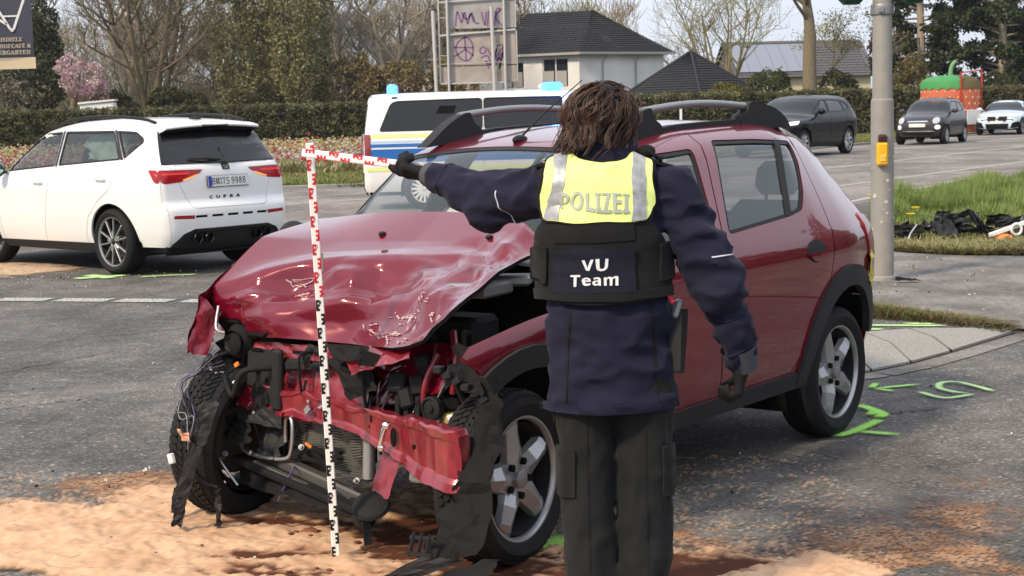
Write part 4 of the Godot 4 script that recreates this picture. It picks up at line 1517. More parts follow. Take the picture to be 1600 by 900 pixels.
# everything that the crash laid bare
func build_red_front(root: Node3D,red: Material,bare: Material) -> void:
	var rng:=RandomNumberGenerator.new(); rng.seed = 91
	var bay:=MB.new()
	bay.add(crumple(lv(2.22,0.95,-0.62),lv(2.22,0.95,0.62),lv(2.25,0.25,0.62),lv(2.25,0.25,-0.62),14,8,0.06,5))
	obj("engine_bay",bay,M.inner_black,root)
	# engine and boxes behind the radiator
	var eng:=MB.new()
	eng.box(Vector3(0.24,0.32,0.5),Transform3D(Basis(Vector3(1,0,0),0.06),lv(2.36,0.60,0.02)),0.03)
	eng.box(Vector3(0.2,0.10,0.34),Transform3D(Basis(),lv(2.38,0.80,0.05)),0.02)
	eng.box(Vector3(0.16,0.16,0.2),Transform3D(Basis(),lv(2.4,0.78,0.42)),0.02)
	for k in 6: eng.bar(lv(2.49,0.48 + 0.05 * k,-0.2),lv(2.49,0.48 + 0.05 * k,0.24),0.012,0.02)
	obj("engine",eng,M.black_plastic,root)
	var bat:=MB.new()
	bat.box(Vector3(0.20,0.05,0.20),Transform3D(Basis(Vector3(0,1,0),0.1),lv(2.44,0.965,0.50)),0.01)
	bat.box(Vector3(0.10,0.04,0.16),Transform3D(Basis(Vector3(0,1,0),0.5),lv(2.30,0.985,0.55)),0.01)
	obj("battery_cover",bat,M.dull_metal,root)
	# upper cross member with its slots
	var um:=MB.new()
	um.add(crumple(lv(2.585,0.722,-0.56),lv(2.625,0.735,0.18),lv(2.645,0.680,0.18),lv(2.61,0.668,-0.56),16,4,0.012,8))
	um.add(crumple(lv(2.46,0.745,-0.60),lv(2.50,0.75,0.18),lv(2.58,0.74,0.18),lv(2.53,0.735,-0.60),16,3,0.008,9))
	var cm:=obj("cross_member",um,bare,root)
	for k in 4:
		var sl:=MB.new()
		sl.box(Vector3(0.006,0.014,0.06),Transform3D(Basis(),lv(2.625 + k * 0.006,0.697 + k * 0.003,-0.47 + k * 0.12)),0.002)
		obj("slot",sl,M.inner_black,cm)
	# crushed inner panel in body colour
	obj("inner_panel",crumple(lv(2.575,0.66,-0.34),lv(2.585,0.71,0.12),lv(2.655,0.44,0.10),lv(2.61,0.42,-0.60),26,12,0.030,15,5.0,0.05,false),bare,root)
	obj("inner_panel",crumple(lv(2.50,0.72,-0.72),lv(2.53,0.71,-0.52),lv(2.60,0.50,-0.52),lv(2.55,0.46,-0.76),8,8,0.03,17,6.0,0.08,false),red,root)
	obj("inner_panel",crumple(lv(2.52,0.74,0.08),lv(2.56,0.79,0.50),lv(2.62,0.60,0.46),lv(2.60,0.50,0.10),14,10,0.03,19,6.0,0.1,false),red,root)
	# bumper beam: pressed channel, flat at the left, bent down and out to the right
	var path:=lvs([2.60,0.505,-0.60,2.635,0.50,-0.34,2.65,0.495,-0.06,2.70,0.475,0.16,2.75,0.450,0.38,2.85,0.445,0.58,2.905,0.440,0.72,2.90,0.437,0.785])
	var cp:=curve(path,7)
	var P:=PackedVector3Array()
	var f:=fnoise(23,5.0,2)
	for i in cp.size():
		var t:=float(i) / (cp.size() - 1)
		var hgt:=lerpf(0.052,0.108,smoothstep(0.35,0.75,t))
		if t > 0.96: hgt *= 0.86
		var d:=lerpf(0.018,0.034,smoothstep(0.4,0.8,t))
		var sec:=[[-0.03,1.0],[d * 0.7,1.02],[d,0.94],[d * 0.8,0.70],[d * 0.45,0.58],[d * 0.40,-0.50],[d * 0.75,-0.66],[d,-0.94],[d * 0.6,-1.02],[-0.03,-1.02]]
		for s in sec:
			var p:=cp[i] + Vector3(s[0],s[1] * hgt,0)
			var nz:=0.007 + 0.016 * (1.0 - t)
			P.append(p + Vector3(f.get_noise_3dv(p * 2.0),f.get_noise_3dv(p * 2.0 + Vector3(9,1,4)),f.get_noise_3dv(p * 2.0 + Vector3(3,8,2)) * 0.5) * nz)
	var bm:=MB.new()
	for k in 9:
		var strip:=PackedVector3Array()
		for i in cp.size(): strip.append_array([P[i * 10 + k],P[i * 10 + k + 1]])
		bm.grid(strip,2,false,true)
	var endc:=P.slice(P.size() - 10)
	bm.fan(endc)
	var beam:=obj("bumper_beam",bm,bare,root,"bent red bumper beam with a rounded right end")
	var hole:=MB.new()
	hole.ball(lv(2.772,0.455,0.36),Vector3(0.006,0.036,0.015),12,8)
	hole.ball(lv(2.86,0.455,0.53),Vector3(0.006,0.010,0.008),8,6)
	hole.ball(lv(2.715,0.47,0.20),Vector3(0.006,0.009,0.008),8,6)
	obj("beam_hole",hole,M.inner_black,beam)
	var tow:=MB.new()
	tow.tube(lvs([2.785,0.50,0.335,2.79,0.47,0.325,2.79,0.44,0.315,2.785,0.415,0.31]),0.011,8)
	tow.ball(lv(2.785,0.498,0.338),Vector3(0.016,0.016,0.02),8,6)
	tow.ball(lv(2.785,0.415,0.31),Vector3(0.014,0.016,0.018),8,6)
	obj("tow_bracket",tow,M.chrome,beam)
	# radiator: wavy stacked fins
	var rad:=Node3D.new(); rad.name = "radiator"; root.add_child(rad,true)
	var fin:=mat("radiator_fin",Color(0.13,0.125,0.115),0.6,0.5)
	for k in 24:
		var y:=0.435 - 0.0095 * k
		var pr:=PackedVector3Array()
		for i in 17:
			var z:=lerpf(-0.36,0.03,i / 16.0)
			pr.append(lv(2.55 + 0.035 * f.get_noise_2d(z * 1.6,y * 1.5) + 0.02,y + 0.014 * f.get_noise_2d(z * 2.2 + 7,y * 0.8) + 0.06 * (z + 0.36) * 0.5,z))
		var fm:=MB.new()
		for i in 16:
			var dn:=Vector3(0,-0.0072,0)
			fm.quad(pr[i],pr[i + 1],pr[i + 1] + dn,pr[i] + dn)
			fm.quad(pr[i] + Vector3(-0.03,0,0),pr[i + 1] + Vector3(-0.03,0,0),pr[i + 1],pr[i])
		obj("fin",fm,fin,rad)
	var rb:=MB.new()
	rb.add(crumple(lv(2.535,0.46,-0.38),lv(2.54,0.47,0.04),lv(2.54,0.22,0.04),lv(2.535,0.2,-0.38),12,10,0.012,33))
	obj("radiator_core",rb,M.matt_black,rad)
	var side_tank:=MB.new()
	side_tank.bar(lv(2.56,0.47,-0.39),lv(2.57,0.20,-0.40),0.035,0.04,0.01)
	side_tank.bar(lv(2.56,0.48,0.05),lv(2.57,0.22,0.06),0.04,0.04,0.01)
	obj("radiator_tank",side_tank,M.black_plastic,rad)
	# refrigerant pipe
	var pipe:=MB.new()
	pipe.tube(curve(lvs([2.60,0.36,-0.63,2.62,0.345,-0.60,2.65,0.29,-0.54,2.66,0.275,-0.42,2.66,0.28,-0.31,2.655,0.31,-0.275,2.65,0.41,-0.265,2.64,0.445,-0.285,2.63,0.43,-0.32,2.63,0.34,-0.325]),5),0.0085,8)
	pipe.ball(lv(2.61,0.352,-0.612),Vector3(0.016,0.016,0.018),8,6)
	pipe.ball(lv(2.655,0.283,-0.50),Vector3(0.013,0.013,0.016),8,6)
	obj("coolant_pipe",pipe,M.steel,root)
	# dark boxes and brackets around the radiator
	var bx:=MB.new()
	bx.box(Vector3(0.06,0.16,0.17),Transform3D(Basis(Vector3(0,0,1),0.1),lv(2.60,0.615,-0.45)),0.015)
	bx.box(Vector3(0.03,0.24,0.05),Transform3D(Basis(Vector3(1,0,0),-0.08),lv(2.655,0.59,-0.33)),0.008)
	bx.box(Vector3(0.05,0.05,0.14),Transform3D(Basis(Vector3(1,0,0),0.15),lv(2.62,0.655,-0.24)),0.012)
	bx.box(Vector3(0.05,0.12,0.05),Transform3D(Basis(Vector3(1,0,0),0.3),lv(2.63,0.50,-0.36)),0.01)
	obj("plastic_housing",bx,M.black_plastic,root)
	for q in [[2.64,0.55,-0.42,0.10,0.16,41],[2.66,0.44,-0.40,0.22,0.07,42],[2.65,0.40,-0.56,0.16,0.12,43],[2.62,0.68,-0.14,0.14,0.10,44],[2.68,0.35,-0.55,0.2,0.05,45],[2.63,0.33,-0.40,0.14,0.14,46],[2.60,0.30,-0.2,0.3,0.06,47]]:
		var c:=lv(q[0],q[1],q[2])
		var tl:=rng.randf_range(-0.4,0.4)
		var du:=Vector3(rng.randf_range(-0.03,0.03),sin(tl) * q[3] * 0.5,-cos(tl) * q[3] * 0.5); var dv:=Vector3(0.02,-cos(tl) * q[4] * 0.5,-sin(tl) * q[4] * 0.5)
		obj("broken_trim",crumple(c - du - dv,c + du - dv,c + du + dv,c - du + dv,8,7,0.03,q[5],12,0.22),M.matt_black if q[5] % 2 else M.grey_plastic,root)
	# right headlamp: shattered unit
	var hl:=Node3D.new(); hl.name = "headlamp"; root.add_child(hl,true)
	var hb:=MB.new()
	hb.add(crumple(lv(2.50,0.89,-0.76),lv(2.54,0.90,-0.50),lv(2.58,0.56,-0.52),lv(2.56,0.52,-0.78),14,14,0.07,52,8,0.12))
	hb.ball(lv(2.60,0.72,-0.58),Vector3(0.05,0.075,0.07),14,10)
	hb.ball(lv(2.60,0.62,-0.68),Vector3(0.05,0.06,0.06),12,8)
	obj("lamp_housing",hb,M.matt_black,hl)
	var ref:=MB.new()
	ref.lathe([Vector2(0.05,0.0),Vector2(0.042,-0.02),Vector2(0.015,-0.04)],16,Transform3D(Basis(Vector3(0,0,1),-PI / 2),lv(2.655,0.72,-0.575)))
	obj("reflector",ref,M.gloss_black,hl)
	obj("lens_shard",crumple(lv(2.66,0.82,-0.735),lv(2.665,0.81,-0.69),lv(2.66,0.71,-0.665),lv(2.655,0.72,-0.72),5,7,0.012,54,20,0.15),M.white_plastic,hl)
	for q in [[lv(2.64,0.86,-0.66),lv(2.67,0.76,-0.60),0.007],[lv(2.64,0.66,-0.72),lv(2.68,0.60,-0.60),0.009],[lv(2.66,0.60,-0.60),lv(2.67,0.585,-0.52),0.006]]:
		var st:=MB.new()
		st.tube(curve(PackedVector3Array([q[0],(q[0] + q[1]) * 0.5 + Vector3(0.03,-0.03,0),q[1]]),5),q[2],6)
		obj("lamp_strip",st,M.steel if q[2] > 0.0065 else M.white_plastic,hl)
	# wing at the far side, folded forward
	obj("wing_edge",crumple(lv(2.44,1.06,-0.70),lv(2.70,0.91,-0.70),lv(2.72,0.675,-0.775),lv(2.63,0.67,-0.81),10,12,0.016,57,5.0,0.0,false),red,root)
	obj("wing_edge",crumple(lv(2.70,0.91,-0.70),lv(2.64,0.84,-0.64),lv(2.68,0.66,-0.69),lv(2.72,0.675,-0.775),8,10,0.03,58,7.0,0.1,false),red,root)
	obj("broken_trim",crumple(lv(2.56,0.80,-0.81),lv(2.62,0.82,-0.81),lv(2.635,0.67,-0.83),lv(2.57,0.65,-0.83),5,8,0.012,59,9),M.black_plastic,root)
	# left headlamp stump, red bracket, ribbed black block
	obj("lamp_bracket",crumple(lv(2.66,0.735,0.02),lv(2.66,0.815,0.42),lv(2.74,0.74,0.42),lv(2.76,0.66,0.15),14,8,0.02,62,6.0,0.06,false),bare,root)
	var lb:=MB.new()
	lb.add(crumple(lv(2.66,0.70,-0.06),lv(2.68,0.72,0.18),lv(2.72,0.60,0.24),lv(2.70,0.55,0.08),9,8,0.03,64,9.0,0.1))
	lb.add(crumple(lv(2.68,0.76,-0.05),lv(2.72,0.77,0.22),lv(2.74,0.72,0.20),lv(2.72,0.69,0.02),9,6,0.02,65,9.0,0.1))
	for k in 7: lb.bar(lv(2.73,0.755 - 0.002 * k,0.20 + 0.012 * k),lv(2.745,0.70,0.18 + 0.012 * k),0.004,0.01)
	obj("lamp_housing",lb,M.matt_black,root)
	# stays, horn, connectors on the left
	var stay:=MB.new()
	stay.tube(curve(lvs([2.60,0.74,0.44,2.63,0.66,0.41,2.64,0.58,0.395,2.63,0.50,0.40]),4),0.012,7)
	stay.tube(curve(lvs([2.56,0.82,0.48,2.60,0.72,0.52,2.60,0.60,0.50]),4),0.014,7)
	obj("stay",stay,bare,root)
	var horn:=MB.new()
	var hx:=Transform3D(Basis(Vector3(0,0,1),-PI / 2) ,lv(2.655,0.552,0.452))
	horn.lathe([Vector2(0.0,0.022),Vector2(0.012,0.022),Vector2(0.014,0.015),Vector2(0.034,0.013),Vector2(0.036,0.02),Vector2(0.043,0.018),Vector2(0.044,-0.005),Vector2(0.03,-0.03)],24,hx)
	obj("horn",horn,M.black_plastic,root)
	var hbk:=MB.new()
	hbk.bar(lv(2.63,0.57,0.45),lv(2.62,0.66,0.50),0.03,0.004)
	hbk.bar(lv(2.62,0.66,0.50),lv(2.60,0.63,0.54),0.03,0.004)
	obj("horn_bracket",hbk,M.steel,root)
	var con:=MB.new()
	con.box(Vector3(0.03,0.03,0.04),Transform3D(Basis(Vector3(1,0,0),0.4),lv(2.66,0.525,0.55)),0.004)
	con.box(Vector3(0.02,0.016,0.024),Transform3D(Basis(Vector3(1,0,0),0.4),lv(2.68,0.52,0.575)),0.003)
	obj("connector",con,M.white_plastic,root)
	var cap:=MB.new()
	cap.lathe([Vector2(0.045,-0.05),Vector2(0.045,0.02),Vector2(0.035,0.03),Vector2(0.0,0.03)],16,Transform3D(Basis(),lv(2.60,0.50,0.50)))
	obj("fluid_reservoir",cap,mat("yellowed_plastic",Color(0.42,0.33,0.14),0.5),root)
	for q in [[2.62,0.62,0.26],[2.60,0.62,0.34],[2.62,0.57,0.30],[2.58,0.70,0.35]]:
		var bb:=MB.new()
		bb.box(Vector3(0.06,rng.randf_range(0.05,0.09),rng.randf_range(0.05,0.09)),Transform3D(Basis.from_euler(Vector3(rng.randf(),rng.randf(),rng.randf()) * 0.6),lv(q[0],q[1],q[2])),0.01)
		bb.bar(lv(q[0],q[1],q[2]),lv(q[0] + 0.02,q[1] - 0.16,q[2] + 0.01),0.022,0.022,0.004)
		obj("plastic_housing",bb,M.black_plastic,root)
	var can:=MB.new()
	can.lathe([Vector2(0.0,-0.05),Vector2(0.042,-0.05),Vector2(0.048,-0.042),Vector2(0.048,0.06),Vector2(0.03,0.07)],24,Transform3D(Basis(Vector3(0,0,1),0.15),lv(2.58,0.30,0.33)))
	obj("filter_canister",can,mat("canister_grey",Color(0.36,0.35,0.34),0.45,0.3),root)
	var dr:=MB.new()
	dr.tube(lvs([2.62,0.40,0.105,2.63,0.245,0.105]),0.024,14)
	dr.tube(lvs([2.62,0.41,0.105,2.62,0.40,0.105]),0.016,12)
	obj("receiver_drier",dr,M.alloy,root)
	var stub:=MB.new()
	stub.add(crumple(lv(2.66,0.36,0.20),lv(2.66,0.36,0.30),lv(2.70,0.20,0.26),lv(2.70,0.20,0.17),6,9,0.012,68,9.0,0.0,false))
	obj("beam_stub",stub,bare,root)
	# lower cross member: bare rails running to the right
	var lr:=MB.new()
	lr.bar(lv(2.60,0.275,-0.50),lv(2.69,0.175,0.17),0.05,0.045,0.008)
	obj("lower_rail",lr,M.dirty_metal,root)
	lr = MB.new()
	lr.bar(lv(2.65,0.245,-0.48),lv(2.735,0.14,0.17),0.03,0.025,0.006)
	obj("lower_rail",lr,M.dirty_metal,root)
	var lt:=MB.new()
	lt.bar(lv(2.62,0.25,-0.60),lv(2.72,0.14,0.22),0.10,0.03,0.008)
	lt.add(crumple(lv(2.60,0.26,-0.62),lv(2.70,0.22,0.24),lv(2.76,0.11,0.24),lv(2.66,0.15,-0.62),20,5,0.03,69,9.0,0.2))
	obj("undertray",lt,M.matt_black,root)
	var disc:=MB.new()
	disc.lathe([Vector2(0.0,0.008),Vector2(0.04,0.008),Vector2(0.064,0.0),Vector2(0.072,-0.012),Vector2(0.06,-0.02),Vector2(0.03,-0.02)],24,Transform3D(Basis(Vector3(1,0,0),-0.35) * Basis(Vector3(0,0,1),-0.5),lv(2.74,0.185,0.21)))
	obj("rubber_mount",disc,M.rubber,root)
	var stv:=MB.new()
	stv.bar(lv(2.73,0.17,0.17),lv(2.75,0.03,0.20),0.03,0.012)
	stv.ball(lv(2.70,0.13,0.14),Vector3(0.05,0.06,0.05),12,8)
	obj("hanging_bracket",stv,M.black_plastic,root)
	# torn arch liner hanging in front of the left wheel
	var lin:=Node3D.new(); lin.name = "arch_liner"; root.add_child(lin,true)
	var lp:=[[2.80,0.70,0.76,2.78,0.70,0.86],[2.83,0.60,0.79,2.80,0.60,0.87],[2.86,0.50,0.80,2.83,0.50,0.878],[2.92,0.38,0.78,2.88,0.38,0.875],[2.945,0.27,0.72,2.91,0.27,0.89],[2.955,0.16,0.66,2.94,0.16,0.875],[2.965,0.10,0.62,2.96,0.10,0.80]]
	var LP:=PackedVector3Array()
	var ln:=fnoise(81,6.0,3)
	for i in lp.size() * 4 - 3:
		var k:=mini(i / 4,lp.size() - 2)
		var t:=(i - 4 * k) / 4.0
		var A:=lv(lerpf(lp[k][0],lp[k + 1][0],t),lerpf(lp[k][1],lp[k + 1][1],t),lerpf(lp[k][2],lp[k + 1][2],t))
		var B:=lv(lerpf(lp[k][3],lp[k + 1][3],t),lerpf(lp[k][4],lp[k + 1][4],t),lerpf(lp[k][5],lp[k + 1][5],t))
		for j in 9:
			var p:=A.lerp(B,j / 8.0)
			var edge:=0.012 if j == 0 or j == 8 else 0.0
			LP.append(p + Vector3(ln.get_noise_3dv(p),ln.get_noise_3dv(p + Vector3(5,0,0)) ,ln.get_noise_3dv(p + Vector3(0,5,0)) * 1.5) * (0.03 + edge))
	var lm:=MB.new()
	for i in LP.size() / 9 - 1:
		for j in 8:
			var o:=i * 9 + j
			lm.quad(LP[o],LP[o + 1],LP[o + 10],LP[o + 9])
	obj("liner_sheet",lm,M.matt_black,lin)
	var rib:=MB.new()
	for k in 6: rib.box(Vector3(0.03,0.025,0.035),Transform3D(Basis(Vector3(1,0,0),0.3 * (k % 3)),lv(2.87 - 0.012 * k,0.68 - 0.02 * k + 0.06,0.66 + 0.03 * k)),0.004)
	for k in 3:
		rib.bar(lv(3.0,0.20,0.64 + k * 0.035),lv(3.02,0.12,0.63 + k * 0.035),0.008,0.012)
	rib.bar(lv(3.0,0.18,0.62),lv(3.0,0.19,0.73),0.01,0.012); rib.bar(lv(3.02,0.13,0.62),lv(3.02,0.135,0.73),0.01,0.012)
	obj("liner_rib",rib,M.black_plastic,lin)
	obj("torn_flap",crumple(lv(2.98,0.125,0.86),lv(3.02,0.135,0.70),lv(3.10,0.02,0.50),lv(3.08,0.025,0.60),12,6,0.02,83,7.0,0.12),M.black_plastic,lin)
	obj("torn_flap",crumple(lv(2.98,0.16,0.98),lv(3.03,0.10,0.98),lv(3.05,0.045,0.74),lv(3.0,0.08,0.76),10,5,0.02,84,7.0,0.1),M.matt_black,lin)
	obj("torn_flap",crumple(lv(2.70,0.80,0.60),lv(2.72,0.80,0.80),lv(2.86,0.66,0.84),lv(2.84,0.66,0.64),9,9,0.04,85,9.0,0.2),M.matt_black,lin)
	# strips and rags hanging at the far wheel
	for q in [[2.90,0.54,-0.45,2.95,0.36,-0.49,0.09,96],[2.95,0.39,-0.48,2.965,0.15,-0.565,0.065,97],[2.965,0.17,-0.56,2.97,0.035,-0.60,0.045,98],[2.70,0.50,-0.62,2.76,0.26,-0.68,0.10,86],[2.74,0.36,-0.66,2.80,0.10,-0.775,0.055,87],[2.80,0.14,-0.765,2.81,0.03,-0.785,0.045,88],[2.66,0.60,-0.70,2.72,0.38,-0.66,0.09,89],[2.66,0.46,-0.54,2.70,0.40,-0.70,0.05,90]]:
		var A:=lv(q[0],q[1],q[2]); var B:=lv(q[3],q[4],q[5]); var hw:=Vector3(0.01,0,q[6] * 0.5)
		obj("torn_strip",crumple(A - hw,A + hw,B + hw,B - hw,5,9,0.016,q[7],11,0.16),M.black_plastic,root)
	var hang:=MB.new()
	hang.tube(curve(lvs([2.93,0.30,-0.60,2.90,0.22,-0.53,2.86,0.19,-0.475]),5),0.006,5)
	hang.add(crumple(lv(2.86,0.20,-0.49),lv(2.86,0.20,-0.465),lv(2.865,0.03,-0.455),lv(2.865,0.03,-0.495),4,12,0.03,93,25,0.3))
	obj("hanging_cable",hang,M.black_plastic,root)
	# wiring loom
	for k in 7:
		var w:=MB.new()
		var s:=k * 0.013
		w.tube(curve(lvs([2.68,0.70 - s,-0.66 + s,2.84 + s,0.60,-0.60 - 0.03 * sin(k * 1.7),2.92,0.51 - 0.01 * k,-0.56 + 0.05 * sin(k * 2.3),2.95,0.44 + 0.02 * (k % 3),-0.53 + 0.04 * (k % 2),2.96,0.39 - 0.02 * (k % 4),-0.52]),6),0.0022,4)
		obj("wire",w,[M.matt_black,mat("violet_wire",Color(0.12,0.09,0.22),0.5),M.dull_metal][k % 3],root)
	var tg:=MB.new()
	tg.add(crumple(lv(2.965,0.43,-0.57),lv(2.975,0.42,-0.50),lv(2.965,0.385,-0.49),lv(2.955,0.385,-0.565),5,4,0.02,95,20))
	obj("connector",tg,mat("buff_plastic",Color(0.55,0.30,0.2),0.5),root,"buff connector dangling on wires")
	var tg2:=MB.new()
	tg2.box(Vector3(0.02,0.04,0.026),Transform3D(Basis(Vector3(1,0,0),0.3),lv(2.975,0.31,-0.60)),0.004)
	obj("connector",tg2,M.white_plastic,root)
	# cables and hoses through the bay
	for k in 16:
		var a:=lv(rng.randf_range(2.45,2.66),rng.randf_range(0.5,0.86),rng.randf_range(-0.66,0.62))
		var c:=a + Vector3(rng.randf_range(-0.05,0.1),rng.randf_range(-0.28,0.0),rng.randf_range(-0.22,0.22))
		var hm:=MB.new()
		hm.tube(curve(PackedVector3Array([a,a.lerp(c,0.4) + Vector3(0.06,0.05 * rng.randf(),0),a.lerp(c,0.7) + Vector3(0.04,-0.08,0),c]),5),rng.randf_range(0.004,0.013),6)
		obj("hose",hm,[M.rubber,M.black_plastic,M.matt_black][k % 3],root)
	var bits:=[M.white_plastic,M.steel,M.alloy,M.orange_plastic,bare,M.dull_metal,M.gloss_black,red]
	for k in 44:
		var a:=lv(rng.randf_range(2.56,2.70),rng.randf_range(0.24,0.68),rng.randf_range(-0.66,0.62))
		var bm2:=MB.new()
		if k % 4 == 0: bm2.tube(curve(PackedVector3Array([a,a + Vector3(0.04,rng.randf_range(-0.08,0.02),rng.randf_range(-0.05,0.05)),a + Vector3(0.02,rng.randf_range(-0.16,-0.05),rng.randf_range(-0.1,0.1))]),5),rng.randf_range(0.002,0.006),5)
		elif k % 4 == 1: bm2.lathe([Vector2(0.004,0.0),Vector2(0.012,0.0),Vector2(0.012,0.012),Vector2(0.006,0.013),Vector2(0.006,0.03),Vector2(0.0,0.03)],10,Transform3D(Basis.from_euler(Vector3(rng.randf(),rng.randf(),-1.2)),a))
		else: bm2.box(Vector3(0.012,rng.randf_range(0.012,0.04),rng.randf_range(0.012,0.05)),Transform3D(Basis.from_euler(Vector3(rng.randf(),rng.randf(),rng.randf()) * 2.0),a),0.003)
		obj("wire" if k % 4 == 0 else ("bolt" if k % 4 == 1 else "clip"),bm2,bits[k % 8] if k % 4 else [M.gloss_black,M.violet_wire,M.steel][k % 3],root)
	for k in 26:
		var a:=lv(rng.randf_range(2.42,2.58),rng.randf_range(0.28,0.70),rng.randf_range(-0.70,0.60))
		var fr:=MB.new()
		if k % 2:
			fr.box(Vector3(rng.randf_range(0.03,0.08),rng.randf_range(0.02,0.09),rng.randf_range(0.03,0.10)),Transform3D(Basis.from_euler(Vector3(rng.randf(),rng.randf(),rng.randf()) * 2.0),a),0.006)
		else:
			var du:=Vector3(rng.randf_range(-0.03,0.03),rng.randf_range(-0.04,0.04),rng.randf_range(0.04,0.09)); var dv:=Vector3(rng.randf_range(-0.02,0.03),rng.randf_range(-0.08,-0.03),rng.randf_range(-0.03,0.03))
			fr.add(crumple(a - du - dv,a + du - dv,a + du + dv,a - du + dv,6,6,0.03,200 + k,14,0.25))
		obj("broken_piece",fr,[M.matt_black,M.black_plastic,M.grey_plastic,M.rubber,M.dull_metal,M.matt_black][k % 6],root)

# ================================================================ the white car
func rear_text(root: Node3D,b: Body,s: String,size: float,z: float,y: float,m: Material,called: String,spread:=1.0,off:=0.004,stretch:=1.0) -> void:
	var w:=0.0
	var meshes:=[]
	for ch in s:
		if ch == " ":
			w += size * 0.45 * spread
			meshes.append(null)
			continue
		var t:=text_mesh(ch,size,0.003,"Droid Sans",true)
		meshes.append(t)
		w += t.get_aabb().size.x * stretch + size * 0.16 * spread
	var x:=-w * 0.5
	for t in meshes:
		if t == null:
			x += size * 0.45 * spread
			continue
		var cw: float = t.get_aabb().size.x * stretch
		var p:=b.hit("r",z + x + cw * 0.5,y)
		var n:=b.normal(p)
		var up:=(Vector3.UP - n * n.y).normalized()
		var o:=obj(called,t,m,root)
		o.transform = Transform3D(Basis(up.cross(n) * stretch,up,n),p + n * off)
		x += cw + size * 0.16 * spread

